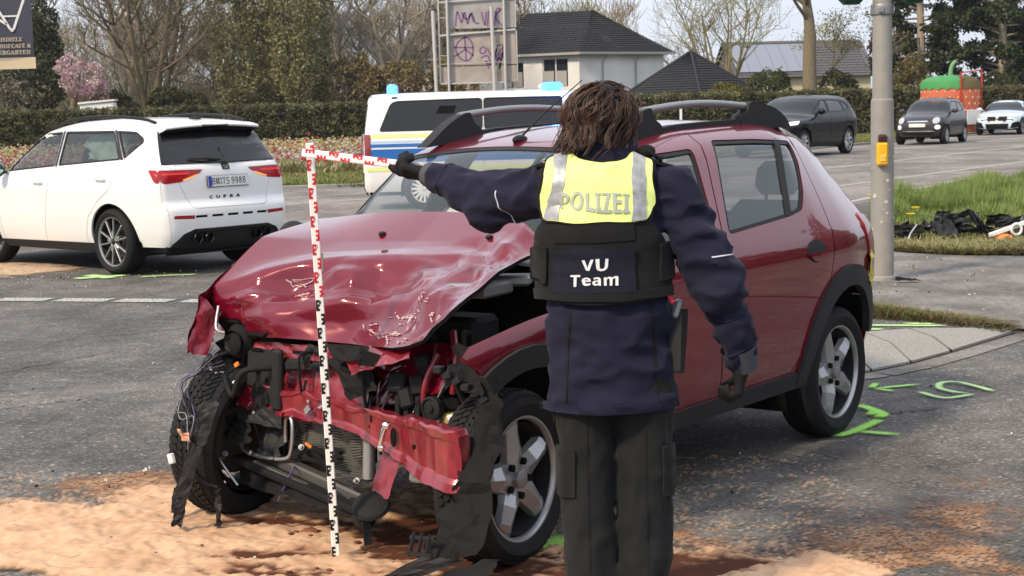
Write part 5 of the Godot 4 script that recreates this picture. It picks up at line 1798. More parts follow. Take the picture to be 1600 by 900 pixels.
func build_white_car() -> void:
	var white:=mat("white_paint",Color(0.80,0.80,0.79),0.3)
	white.clearcoat_enabled = true
	white.clearcoat = 0.7
	white.clearcoat_roughness = 0.05
	var root:=thing("white_car","white sport utility car with smashed left side and missing front window","car",W(-3.533,17.216),2.401)
	var b:=Body.new()
	b.table("top",[-0.95,1.50,-0.5,1.57,0.0,1.605,0.5,1.618,1.0,1.605,1.4,1.56,1.65,1.50,1.8,1.42,2.35,1.08,2.5,1.04,3.0,0.97,3.4,0.84,3.6,0.7])
	b.table("side",[0.2,0.80,0.3,0.85,0.45,0.895,0.65,0.918,0.85,0.92,0.97,0.912,1.05,0.885,1.1,0.865,1.4,0.72,1.5,0.67,1.58,0.60,1.7,0.5])
	b.table("plan",[-0.95,0.24,-0.8,0.13,-0.6,0.07,-0.3,0.02,0.0,0.0,2.4,0.0,3.0,0.05,3.5,0.25])
	b.table("front",[0.2,3.3,0.5,3.48,0.7,3.46,0.9,3.38,1.1,3.3,1.7,3.2])
	b.table("rear",[0.2,-0.70,0.3,-0.82,0.45,-0.885,0.6,-0.895,0.68,-0.885,0.76,-0.835,0.95,-0.82,1.08,-0.80,1.14,-0.76,1.5,-0.52,1.7,-0.4])
	b.k = 0.09
	b.ready()
	var dark:=pane("tinted_glass",Color(0.02,0.026,0.026),0.5)
	var black_glass:=pane("rear_glass",Color(0.008,0.009,0.01),0.88)
	var front_win:=[2.02,1.055,1.06,1.118,1.13,1.487,1.45,1.475,1.62,1.41,1.84,1.24]
	var info:=car_shell(root,b,{
		"x0": -0.95,"x1": 3.55,"sill": 0.30,"rear_y": [0.2,1.56],"front_y": [0.2,1.2],"win_r": 0.025,"seal": 0.022,
		"arches": [[-0.02,0.345,0.40],[2.631,0.345,0.40]],
		"windows": [[1.0,1.122,-0.12,1.188,0.165,1.49,1.075,1.49],[-0.175,1.192,-0.395,1.365,-0.365,1.41,-0.22,1.475,0.115,1.49],front_win],
		"glass": [dark,dark,pane("missing_window",Color(0.2,0.3,0.28),0.01)],
		"seams": [[0.60,-0.5,0.47,0.40,0.38,0.60,0.20,0.76,-0.02,0.88,-0.09,1.05,-0.10,1.5,-0.1,2.5],[1.30,-0.5,1.29,0.28,1.13,0.92,1.04,1.11,1.11,1.5,1.12,2.5],[2.16,-0.5,2.16,1.0,2.06,1.06,2.0,1.25,2.0,2.5]],
		"side_names": ["quarter_panel","rear_door","front_door","fender"],
		"top_cuts": [["roof",-0.9,1.66,null],["windscreen",1.67,2.38,dark],["bonnet",2.39,3.5,null]],
		"rear_cuts": [["rear_window",1.135,1.475,black_glass]],
		"front_cuts": [["front_bumper",0.25,0.85,null]],"floor": [-0.75,3.2,0.27],"liner_z": 0.84,"floor_w": 1.5,
	},white,0.07)
	# rear: tailgate let into the tail
	var tail: PackedVector2Array = meet(info.reg.rear,half(info.er[1],Vector2(0,-9)))
	var gate:=V2([0.60,1.125,0.575,0.93,0.475,0.70,0.43,0.685,-0.43,0.685,-0.475,0.70,-0.575,0.93,-0.60,1.125])
	gate = ccw(rp(gate,0.02))
	var lampr:=ccw(rp(V2([0.29,1.075,0.33,1.04,0.56,0.955,0.74,0.942,0.775,0.955,0.785,1.083]),0.012))
	var lampl:=PackedVector2Array()
	for p in lampr: lampl.append(Vector2(-p.x,p.y))
	lampl = ccw(lampl)
	var gl:=ccw(V2([-2,1.132,2,1.132,2,1.478,-2,1.478]))
	var skirt:=V2([-0.74,0.18,-0.70,0.33,-0.60,0.43,-0.47,0.476,0.47,0.476,0.60,0.43,0.70,0.33,0.74,0.18])
	var lower:=meet(tail,V2([-2,0.29,2,0.29,2,1.6,-2,1.6]))
	var slots:=[]
	for k in 5:
		var z:=-0.39 + k * 0.195
		slots.append(ccw(V2([z - 0.07,0.588,z + 0.07,0.588,z + 0.07,0.613,z - 0.07,0.613])))
	var refl:=[ccw(V2([0.47,0.578,0.71,0.588,0.70,0.622,0.47,0.616])),ccw(V2([-0.71,0.588,-0.47,0.578,-0.47,0.616,-0.70,0.622]))]
	var holes:=[grow(gate,0.005),gl,lampr,lampl,ccw(skirt)]
	holes.append_array(slots); holes.append_array(refl)
	obj("rear_bumper",panel(b,"r",[grow(lower,-0.002)],1,0,0.02,0.06,holes),white,root)
	var tg:=obj("tailgate",panel(b,"r",[gate],1,0.0,0.02,0.06,[lampr,lampl]),white,root)
	obj("tail_seam",panel(b,"r",[grow(gate,0.012)],1,-0.016,0,0.06,[grow(gate,-0.012)]),M.inner_black,root)
	for s in slots: obj("bumper_slot",panel(b,"r",[s],1,-0.012,0,0.05),M.inner_black,root)
	var rl:=mat("red_reflector",Color(0.35,0.01,0.015),0.15)
	for s in refl: obj("reflector",panel(b,"r",[grow(s,-0.003)],1,-0.002,0.01,0.05),rl,root)
	# diffuser and exhausts
	var dif:=meet(tail,meet(ccw(skirt),V2([-2,0.2,2,0.2,2,0.6,-2,0.6])))
	obj("diffuser",panel(b,"r",[dif],1,-0.01,0.03,0.06),M.black_plastic,root)
	obj("diffuser_edge",panel(b,"r",[ccw(rp(V2([-0.47,0.474,0.47,0.474,0.45,0.445,0.2,0.452,-0.2,0.452,-0.45,0.445]),0.01))],1,0.014,0.03,0.06),M.gloss_black,root)
	var ex:=MB.new()
	for z in [0.315,0.45,-0.315,-0.45]:
		var p:=b.hit("r",z,0.385)
		ex.lathe([Vector2(0.038,-0.10),Vector2(0.052,-0.10),Vector2(0.055,0.02),Vector2(0.05,0.028),Vector2(0.044,0.02),Vector2(0.040,-0.08),Vector2(0.0,-0.08)],20,Transform3D(Basis(Vector3(0,0,1),PI / 2),p + Vector3(-0.02,0,0)))
		obj("exhaust_pipe",ex,M.gloss_black,root)
		ex = MB.new()
	# lamps
	var lens:=mat("lamp_lens",Color(0.30,0.006,0.010),0.1)
	lens.emission_enabled = true
	lens.emission = Color(0.55,0.01,0.015)
	lens.emission_energy_multiplier = 0.15
	var amber:=glow("amber_signal",Color(1.0,0.34,0.04),1.1)
	var brake:=glow("brake_light",Color(0.8,0.03,0.03),0.55)
	for s in [1.0,-1.0]:
		var poly: PackedVector2Array = lampr if s > 0 else lampl
		var lamp:=obj("tail_lamp",panel(b,"r",[grow(poly,-0.003)],1,0.003,0.02,0.05),lens,root)
		var st:=V2([0.36,1.018,0.54,0.966,0.54,0.979,0.38,1.026])
		var st2:=V2([0.46,1.03,0.80,1.03,0.80,1.05,0.46,1.05])
		for q in [[st,amber],[st2,brake]]:
			var pp:=PackedVector2Array()
			for p in q[0]: pp.append(Vector2(p.x * s,p.y))
			obj("light_strip",panel(b,"r",[ccw(pp)],1,0.006,0,0.05),q[1],lamp)
	for s in [-1.0,1.0]:
		obj("tail_lamp_tip",decal_panel(b,"s",[-0.575,1.086,-0.738,1.083,-0.738,0.957,-0.705,0.952],s,0.003,0.02,0.004),lens,root)
	# number plate
	var pl:=MB.new()
	var pc:=b.hit("r",0.0,0.945)
	var pn:=b.normal(pc)
	var pb:=Basis(Vector3.UP.cross(pn).normalized(),(Vector3.UP - pn * pn.y).normalized(),pn)
	pl.box(Vector3(0.53,0.118,0.012),Transform3D(pb,pc + pn * 0.006),0.003)
	obj("plate_frame",pl,M.black_plastic,root)
	pl = MB.new()
	pl.box(Vector3(0.518,0.108,0.004),Transform3D(pb,pc + pn * 0.014),0.001)
	var plate:=obj("number_plate",pl,mat("plate_white",Color(0.72,0.72,0.70),0.4),root)
	pl = MB.new()
	pl.box(Vector3(0.044,0.104,0.002),Transform3D(pb,pc + pn * 0.0172 + pb.x * -0.235),0.0)
	obj("plate_band",pl,mat("plate_blue",Color(0.01,0.05,0.36),0.4),plate)
	var x:=-0.208
	for ch in ["B","M","*","T","S"," ","9","9","8","8"]:
		if ch == " ":
			x += 0.016
			continue
		if ch == "*":
			var sl:=MB.new()
			sl.lathe([Vector2(0.014,0.0),Vector2(0.014,0.002),Vector2(0,0.002)],14,Transform3D(Basis(pb.x,pn,-pb.y),pc + pn * 0.016 + pb.x * (x + 0.016) + pb.y * 0.022))
			sl.lathe([Vector2(0.014,0.0),Vector2(0.014,0.002),Vector2(0,0.002)],14,Transform3D(Basis(pb.x,pn,-pb.y),pc + pn * 0.016 + pb.x * (x + 0.016) - pb.y * 0.018))
			obj("plate_seal",sl,M.dull_metal,plate)
			x += 0.036
			continue
		var t:=text_mesh(ch,0.094,0.002,"Droid Sans Mono",true)
		var o:=obj("plate_letter",t,M.gloss_black,plate)
		o.transform = Transform3D(Basis(pb.x * 0.80,pb.y,pb.z),pc + pn * 0.0172 + pb.x * (x + 0.019))
		x += 0.0485
	rear_text(root,b,"CUPRA",0.046,-0.03,0.785,M.gloss_black,"letter",6.0,0.004,1.7)
	obj("badge",decal_panel(b,"r",[-0.047,1.062,0.047,1.062,0.047,1.122,-0.047,1.122],1,0.006,0.008,0.03),M.gloss_black,root)
	for q in [[-0.028,1.108,-0.006,1.075],[0.028,1.108,0.006,1.075],[-0.028,1.108,0.028,1.108]]:
		var p0:=b.hit("r",q[0],q[1]); var p1:=b.hit("r",q[2],q[3])
		var em:=MB.new()
		em.bar(p0 + Vector3(-0.008,0,0),p1 + Vector3(-0.008,0,0),0.006,0.006)
		obj("emblem",em,M.dull_metal,root)
	# spoiler lip above the glass
	var spn:=21
	var A:=PackedVector3Array(); var lipP:=PackedVector3Array()
	for i in spn:
		var z:=lerpf(-0.60,0.60,i / (spn - 1.0))
		var c:=0.055 * z * z
		var y0:=b.top(-0.40,z)
		A.append_array([Vector3(-0.36 + c,y0 + 0.004,z),Vector3(-0.50 + c,y0 - 0.006,z),Vector3(-0.64 + c * 1.8,y0 - 0.034,z),Vector3(-0.665 + c * 1.8,y0 - 0.055,z),Vector3(-0.64 + c * 1.8,y0 - 0.068,z)])
		lipP.append_array([Vector3(-0.64 + c * 1.8,y0 - 0.0685,z),Vector3(-0.61 + c * 1.8,y0 - 0.10,z),Vector3(-0.52 + c,y0 - 0.10,z)])
	var sp:=MB.new(); sp.grid(A,5,false,false)
	for e in [0,spn - 1]:
		sp.fan(PackedVector3Array([A[e * 5],A[e * 5 + 1],A[e * 5 + 2],A[e * 5 + 3],A[e * 5 + 4],lipP[e * 3 + 2]]))
	var spo:=obj("roof_spoiler",sp,white,root)
	var lm:=MB.new(); lm.grid(lipP,3)
	obj("spoiler_underside",lm,M.gloss_black,spo)
	var bl:=MB.new()
	bl.box(Vector3(0.012,0.02,0.34),Transform3D(Basis(),Vector3(-0.655,b.top(-0.4,0) - 0.058,0)),0.004)
	obj("brake_lamp",bl,M.matt_black,spo)
	for s in [-1.0,1.0]:
		var fin:=decal_panel(b,"s",[-0.47,1.50,-0.56,1.47,-0.80,1.14,-0.70,1.14],s,0.006,0.01)
		obj("window_flank",fin,M.gloss_black,root)
		for q in [[1.052,1.112,1.012,1.116,1.086,1.494,1.122,1.494],[-0.124,1.186,-0.170,1.19,0.118,1.494,0.162,1.494]]:
			obj("pillar_trim",decal_panel(b,"s",q,s,0.003,0.01,0.004),M.gloss_black,root)
		# roof rail
		var P:=PackedVector3Array()
		for k in 15:
			var t:=k / 14.0
			var xx:=lerpf(1.45,-0.42,t)
			P.append(Vector3(xx,b.top(xx,0.57) + 0.005 + 0.042 * pow(sin(PI * clampf(t,0.001,0.999)),0.35),s * 0.575))
		var rb:=MB.new(); rb.tube(P,0.017,8)
		obj("roof_rail",rb,M.black_plastic,root)
		obj("sill_cladding",panel(b,"s",[V2([0.38,0.22,2.24,0.22,2.24,0.302,0.38,0.318])],s,0.006,0.04,0.08),M.black_plastic,root)
		for hx in [[0.12,0.985],[1.32,0.945]]:
			var hp:=b.hit("s",hx[0],hx[1],s)
			var hn:=b.normal(hp)
			var hm:=MB.new()
			hm.bar(hp + hn * 0.03 + Vector3(0.09,0.004,0),hp + hn * 0.03 - Vector3(0.09,0.0,0),0.018,0.026,0.006)
			hm.bar(hp + hn * 0.012 + Vector3(0.08,0.0,0),hp + hn * 0.026 + Vector3(0.08,0.0,0),0.02,0.02)
			hm.bar(hp + hn * 0.012 - Vector3(0.08,0.0,0),hp + hn * 0.026 - Vector3(0.08,0.0,0),0.02,0.02)
			obj("door_handle",hm,white,root)
	var ant:=MB.new()
	ant.prism(V2([-0.20,1.585,-0.40,1.585,-0.36,1.645,-0.33,1.645]),0.03,Transform3D(Basis(),Vector3(0,0,-0.015)))
	obj("aerial_fin",ant,M.black_plastic,root)
	var wp:=MB.new()
	var w0:=b.hit("r",-0.02,1.16); var w1:=b.hit("r",-0.42,1.185)
	wp.tube(PackedVector3Array([w0 + Vector3(-0.02,0,0),w0.lerp(w1,0.5) + Vector3(-0.045,0.01,0),w1 + Vector3(-0.02,0,0)]),[0.016,0.012,0.006],6)
	obj("wiper",wp,M.black_plastic,root)
	# mirrors
	for s in [-1.0,1.0]:
		var mm:=MB.new()
		mm.ball(Vector3(2.02,1.10,s * 1.02),Vector3(0.07,0.095,0.13),16,10)
		mm.bar(Vector3(2.04,1.05,s * 0.86),Vector3(2.03,1.06,s * 0.96),0.05,0.03,0.01)
		var mo:=obj("door_mirror",mm,M.gloss_black,root)
		var gm:=MB.new()
		gm.ball(Vector3(1.965,1.10,s * 1.03),Vector3(0.02,0.07,0.10),14,8)
		obj("mirror_glass",gm,mat("mirror_green",Color(0.32,0.5,0.42),0.06,0.9),mo)
	# torn window frame and sill trim at the smashed front door
	obj("torn_trim",crumple(lv(1.95,1.075,0.86),lv(1.2,1.12,0.84),lv(1.2,1.085,0.80),lv(1.95,1.05,0.82),18,4,0.03,131,9,0.2),M.black_plastic,root)
	obj("glass_shred",crumple(lv(1.52,1.455,0.69),lv(1.20,1.475,0.67),lv(1.22,1.455,0.68),lv(1.48,1.415,0.70),10,4,0.02,132,14,0.3),mat("frosted_glass",Color(0.6,0.68,0.64),0.5),root)
	obj("mud_smear",panel(b,"s",[ccw(V2([2.9,0.35,2.35,0.36,2.3,0.5,2.42,0.66,2.36,0.9,2.6,0.98,2.95,0.92])),],-1,0.003,0,0.05),mat("mud",Color(0.42,0.38,0.33),0.9),root)
	# airbags hanging inside the rear windows
	var cloth:=mat("curtain_airbag",Color(0.42,0.62,0.55),0.9)
	obj("airbag",crumple(lv(0.92,1.50,0.56),lv(0.0,1.49,0.54),lv(0.25,1.14,0.60),lv(0.78,1.18,0.62),24,14,0.06,133,5.0,0.12,false),cloth,root,"pale green curtain airbag in the rear window")
	var cab:=mat("cabin_black",Color(0.012,0.012,0.013),0.85)
	for z in [-0.38,0.38]: seat(root,Vector3(1.18,0.68,z),cab)
	seat(root,Vector3(0.28,0.70,-0.42),cab); seat(root,Vector3(0.28,0.70,0.42),cab)
	for s in [-1.0,1.0]:
		var dl:=MB.new()
		dl.box(Vector3(2.9,0.62,0.02),Transform3D(Basis(),Vector3(0.85,0.72,s * 0.79)))
		obj("door_lining",dl,M.inner_black,root)
	var li:=MB.new()
	li.box(Vector3(0.03,0.6,1.5),Transform3D(Basis(),Vector3(2.2,0.72,0)))
	li.box(Vector3(0.02,0.7,1.4),Transform3D(Basis(),Vector3(-0.62,0.74,0)))
	obj("bulkhead",li,M.inner_black,root)
	var dash:=MB.new()
	dash.box(Vector3(0.4,0.2,1.4),Transform3D(Basis(),Vector3(2.0,0.98,0)),0.06)
	obj("dashboard",dash,cab,root)
	var ty:=tyre_mesh(0.345,0.255,0.235,0).mesh()
	var rm:=rim_arrays(0.255,0.22,5,1)
	var mats:=[M.matt_black,M.alloy,M.gloss_black]
	add_wheel(root,Vector3(0,0.345,-0.785),Basis(Vector3(0,1,0),PI) * Basis(Vector3(0,0,1),0.2),0.345,0.255,0.235,ty,rm,mats)
	add_wheel(root,Vector3(0,0.345,0.785),Basis(),0.345,0.255,0.235,ty,rm,mats)
	add_wheel(root,Vector3(2.50,0.345,-0.80),Basis(Vector3(0,1,0),PI + 0.25),0.345,0.255,0.235,ty,rm,mats)
	add_wheel(root,Vector3(2.631,0.345,0.785),Basis(),0.345,0.255,0.235,ty,rm,mats)

# ================================================================ the police van
func build_van() -> void:
	var white: Material = M.white_paint
	var root:=thing("police_van","white police van with blue and yellow side bands and flashing blue roof lamps","van",W(-1.42,27.15),0.035)
	var b:=Body.new()
	b.table("top",[-1.2,1.86,-0.9,1.895,-0.4,1.91,1.0,1.92,2.3,1.91,2.62,1.86,2.9,1.74,3.45,1.25,3.65,1.12,4.0,1.02,4.3,0.9])
	b.table("side",[0.2,0.86,0.4,0.93,0.7,0.955,1.0,0.955,1.15,0.94,1.5,0.87,1.75,0.81,1.85,0.77,2.0,0.7])
	b.table("plan",[-1.1,0.05,-0.9,0.015,0.0,0.0,3.0,0.0,3.6,0.06,4.1,0.22])
	b.table("front",[0.2,3.9,0.5,4.08,0.7,4.08,0.9,3.98,1.1,3.8,2.0,3.6])
	b.table("rear",[0.2,-0.96,0.4,-1.03,0.6,-1.03,1.1,-1.01,1.7,-0.93,2.0,-0.86])
	b.kr = 0.05; b.k = 0.09; b.xs = 2.2
	b.ready()
	var dark:=pane("van_glass",Color(0.010,0.011,0.013),0.9)
	var cabg:=pane("van_cab_glass",Color(0.05,0.09,0.07),0.45)
	var info:=car_shell(root,b,{
		"x0": -1.1,"x1": 4.1,"sill": 0.30,"rear_y": [0.25,1.85],"front_y": [0.25,1.15],"win_r": 0.06,"seal": 0.02,
		"arches": [[0.0,0.34,0.39],[3.2,0.34,0.39]],
		"windows": [[-0.72,1.28,0.98,1.28,0.98,1.80,-0.42,1.78,-0.52,1.74],[1.0,1.28,2.30,1.28,2.30,1.80,1.0,1.80],[2.50,1.28,3.22,1.26,3.0,1.52,2.78,1.72,2.60,1.79,2.50,1.80]],
		"glass": [dark,dark,cabg],
		"seams": [[1.0,-0.5,0.98,2.5],[2.40,-0.5,2.40,2.5],[3.2,-0.5,3.3,1.2,3.2,2.5]],
		"side_names": ["side_panel","sliding_door","cab_door","fender"],
		"top_cuts": [["roof",-1.1,2.66,null],["windscreen",2.67,3.46,cabg],["bonnet",3.47,4.1,null]],
		"rear_cuts": [["rear_door",0.62,1.25,null],["rear_bumper",0.25,0.615,M.grey_plastic],["rear_window",1.26,1.72,dark],["roof_edge",1.73,1.9,null]],
		"front_cuts": [["front_bumper",0.25,0.95,null]],"floor": [-0.9,3.9,0.28],"liner_z": 0.88,"floor_w": 1.6,"bow": 0.25,
	},white,0.12)
	var blue:=mat("police_blue",Color(0.018,0.13,0.42),0.35)
	var yel:=mat("police_yellow",Color(0.74,0.80,0.28),0.4)
	var pale:=mat("pale_blue_band",Color(0.42,0.55,0.72),0.4)
	var cut: Array = info.arches
	for s in [-1.0,1.0]:
		for q in [[1.18,1.24,yel],[1.10,1.135,pale],[1.03,1.085,blue],[0.78,1.0,blue],[0.64,0.70,yel]]:
			var r: PackedVector2Array = V2([-0.98,q[0],3.55,q[0],3.55,q[1],-0.98,q[1]])
			if q[0] > 1.1: r = V2([-0.98,q[0],0.3,q[0],0.3,q[1],-0.98,q[1]]) if q[0] < 1.12 else V2([-0.98,q[0],3.5,q[0],3.5,q[1],-0.98,q[1]])
			obj("side_band",panel(b,"s",[r],s,0.004,0,0.15,cut),q[2],root)
		obj("tail_lamp",decal_panel(b,"s",[-1.06,0.85,-0.86,0.85,-0.86,1.24,-1.04,1.24],s,0.012,0.02),M.tail_lens,root)
		obj("door_window",decal_panel(b,"s",[0.22,1.56,0.50,1.56,0.56,1.68,0.28,1.68],s,0.004,0.01),M.inner_black,root)
		obj("filler_flap",decal_panel(b,"s",[-0.50,1.815,-0.40,1.815,-0.40,1.845,-0.50,1.845],s,0.004,0.006),M.inner_black,root)
		var mm:=MB.new()
		mm.box(Vector3(0.10,0.26,0.2),Transform3D(Basis(),Vector3(3.05,1.36,s * 1.06)),0.04)
		obj("door_mirror",mm,M.black_plastic,root)
	var cabin:=MB.new()
	cabin.box(Vector3(3.0,0.05,1.6),Transform3D(Basis(),Vector3(0.8,0.6,0)))
	cabin.box(Vector3(0.04,1.1,1.6),Transform3D(Basis(),Vector3(2.42,1.1,0)))
	obj("cabin_lining",cabin,M.inner_black,root)
	for z in [-0.45,0.45]: seat(root,Vector3(2.75,0.85,z),M.matt_black)
	# roof lamps, lit
	var bl:=glow("blue_flash",Color(0.06,0.22,1.0),3.6)
	var core:=glow("blue_core",Color(0.50,0.75,1.0),6.0)
	var lampm:=MB.new()
	lampm.lathe([Vector2(0.085,0.0),Vector2(0.085,0.13),Vector2(0.06,0.17),Vector2(0.0,0.18)],18,Transform3D())
	for q in [[-0.62,0.42],[-0.62,-0.40]]:
		var lamp:=Node3D.new(); lamp.name = "roof_lamp"; root.add_child(lamp,true)
		lamp.position = Vector3(q[0] + 0.12,b.top(q[0],q[1]) - 0.01,q[1])
		obj("lamp_dome",lampm,bl if q[1] > 0 else mat("blue_lens",Color(0.30,0.42,0.75),0.15),lamp)
	var tub:=MB.new()
	tub.box(Vector3(0.34,0.12,1.3),Transform3D(Basis(),Vector3(2.16,1.965,0)),0.05)
	var bar:=obj("light_bar",tub,bl,root)
	var tb:=MB.new()
	for z in [-0.4,0.0,0.4]: tb.ball(Vector3(2.16 + 0.02 * z,1.97,z),Vector3(0.18,0.045,0.12),12,8)
	obj("light_cell",tb,core,bar)
	for q in [[-0.50,2.02,0.62],[2.16,2.10,0.9]]:
		var om:=OmniLight3D.new()
		om.name = "blue_lamp_light"
		root.add_child(om,true)
		om.position = Vector3(q[0],q[1],q[2])
		om.light_color = Color(0.25,0.5,1.0)
		om.light_energy = 0.5
		om.light_size = 0.1
		om.omni_range = 60
		om.omni_attenuation = 2
		om.shadow_enabled = true
	var ty:=tyre_mesh(0.34,0.225,0.22,0).mesh()
	var rm:=rim_arrays(0.225,0.2,16,2)
	var mats:=[M.matt_black,M.white_plastic,M.white_plastic]
	for q in [[0.0,1.0],[0.0,-1.0],[3.2,1.0],[3.2,-1.0]]:
		add_wheel(root,Vector3(q[0],0.34,q[1] * 0.83),Basis() if q[1] > 0 else Basis(Vector3(0,1,0),PI),0.34,0.225,0.22,ty,rm,mats)

# ================================================================ cars waiting on the main road
func far_car(called: String,label: String,at: Vector3,turn: float,d: Dictionary) -> Node3D:
	var root:=thing(called,label,"car",at,turn,"cars stopped on the main road")
	root.scale = Vector3.ONE * d.get("size",1.0)
	var b:=Body.new()
	b.table("top",d.top); b.table("side",d.side); b.table("plan",d.plan); b.table("front",d.front); b.table("rear",d.rear)
	b.k = d.get("k",0.11); b.kf = d.get("kf",0.22); b.kw = 0.22; b.xs = d.get("xs",1.0)
	b.ready()
	var glass: Material = M.far_glass
	var sh:={"x0": -0.9,"x1": d.x1,"sill": 0.28,"rear_y": [0.25,d.ry],"front_y": [0.25,d.fy],"win_r": 0.05,"seal": 0.02,
		"arches": [[0.0,d.R,d.R + 0.05],[d.wb,d.R,d.R + 0.05]],"windows": d.windows,"glass": glass,"seams": d.seams,"side_names": d.side_names,
		"top_cuts": [["roof",-0.9,d.ws[0],null],["windscreen",d.ws[0] + 0.01,d.ws[1],glass],["bonnet",d.ws[1] + 0.01,d.x1,null]],
		"rear_cuts": [["tailgate",0.55,d.rg[0],null],["rear_bumper",0.25,0.545,null],["rear_window",d.rg[0] + 0.01,d.rg[1],glass]],
		"front_cuts": [["front_bumper",0.22,d.fy,null]],"floor": [-0.5,d.x1 - 0.3,0.26],"floor_w": 1.3,"liner_z": d.get("lz",0.74)}
	var info:=car_shell(root,b,sh,d.paint,0.1)
	for p in d.get("front_parts",[]):
		obj(p[0],decal_panel(b,"f",p[2],1,p[3] if p.size() > 3 else 0.008,0.02,0.06),p[1],root)
	for p in d.get("side_parts",[]):
		for s in [-1.0,1.0]: obj(p[0],decal_panel(b,"s",p[2],s,0.008,0.02,0.1),p[1],root)
	var inn:=MB.new()
	inn.box(Vector3(d.wb * 0.9,0.42,1.2),Transform3D(Basis(),Vector3(d.wb * 0.42,0.62,0)))
	for x in [0.35,1.2]:
		for z in [-0.36,0.36]:
			inn.box(Vector3(0.12,0.5,0.44),Transform3D(Basis(Vector3(0,0,1),0.2),Vector3(x,1.0,z)),0.04)
			inn.box(Vector3(0.08,0.16,0.22),Transform3D(Basis(Vector3(0,0,1),0.2),Vector3(x - 0.1,1.28,z)),0.03)
	obj("cabin",inn,M.matt_black,root)
	for s in [-1.0,1.0]:
		var mm:=MB.new()
		mm.ball(Vector3(d.mirror[0],d.mirror[1],s * d.mirror[2]),Vector3(0.08,0.075,0.11),12,8)
		mm.bar(Vector3(d.mirror[0],d.mirror[1] - 0.05,s * (d.mirror[2] - 0.16)),Vector3(d.mirror[0],d.mirror[1] - 0.03,s * d.mirror[2]),0.05,0.03)
		obj("door_mirror",mm,d.get("mirror_paint",d.paint),root)
	var pl:=MB.new()
	var pc:=b.hit("f",0.0,d.plate_y)
	pl.box(Vector3(0.02,0.11,0.52),Transform3D(Basis(),pc + Vector3(0.012,0,0)),0.004)
	obj("number_plate",pl,M.plate_white,root)
	var ty:=tyre_mesh(d.R,d.r,0.2,0).mesh()
	var rm:=rim_arrays(d.r,0.19,d.spokes,d.get("style",0))
	for q in [[0.0,1.0],[0.0,-1.0],[d.wb,1.0],[d.wb,-1.0]]:
		add_wheel(root,Vector3(q[0],d.R,q[1] * d.track),Basis() if q[1] > 0 else Basis(Vector3(0,1,0),PI),d.R,d.r,0.2,ty,rm,[M.matt_black,M.alloy,M.dull_metal])
	return root

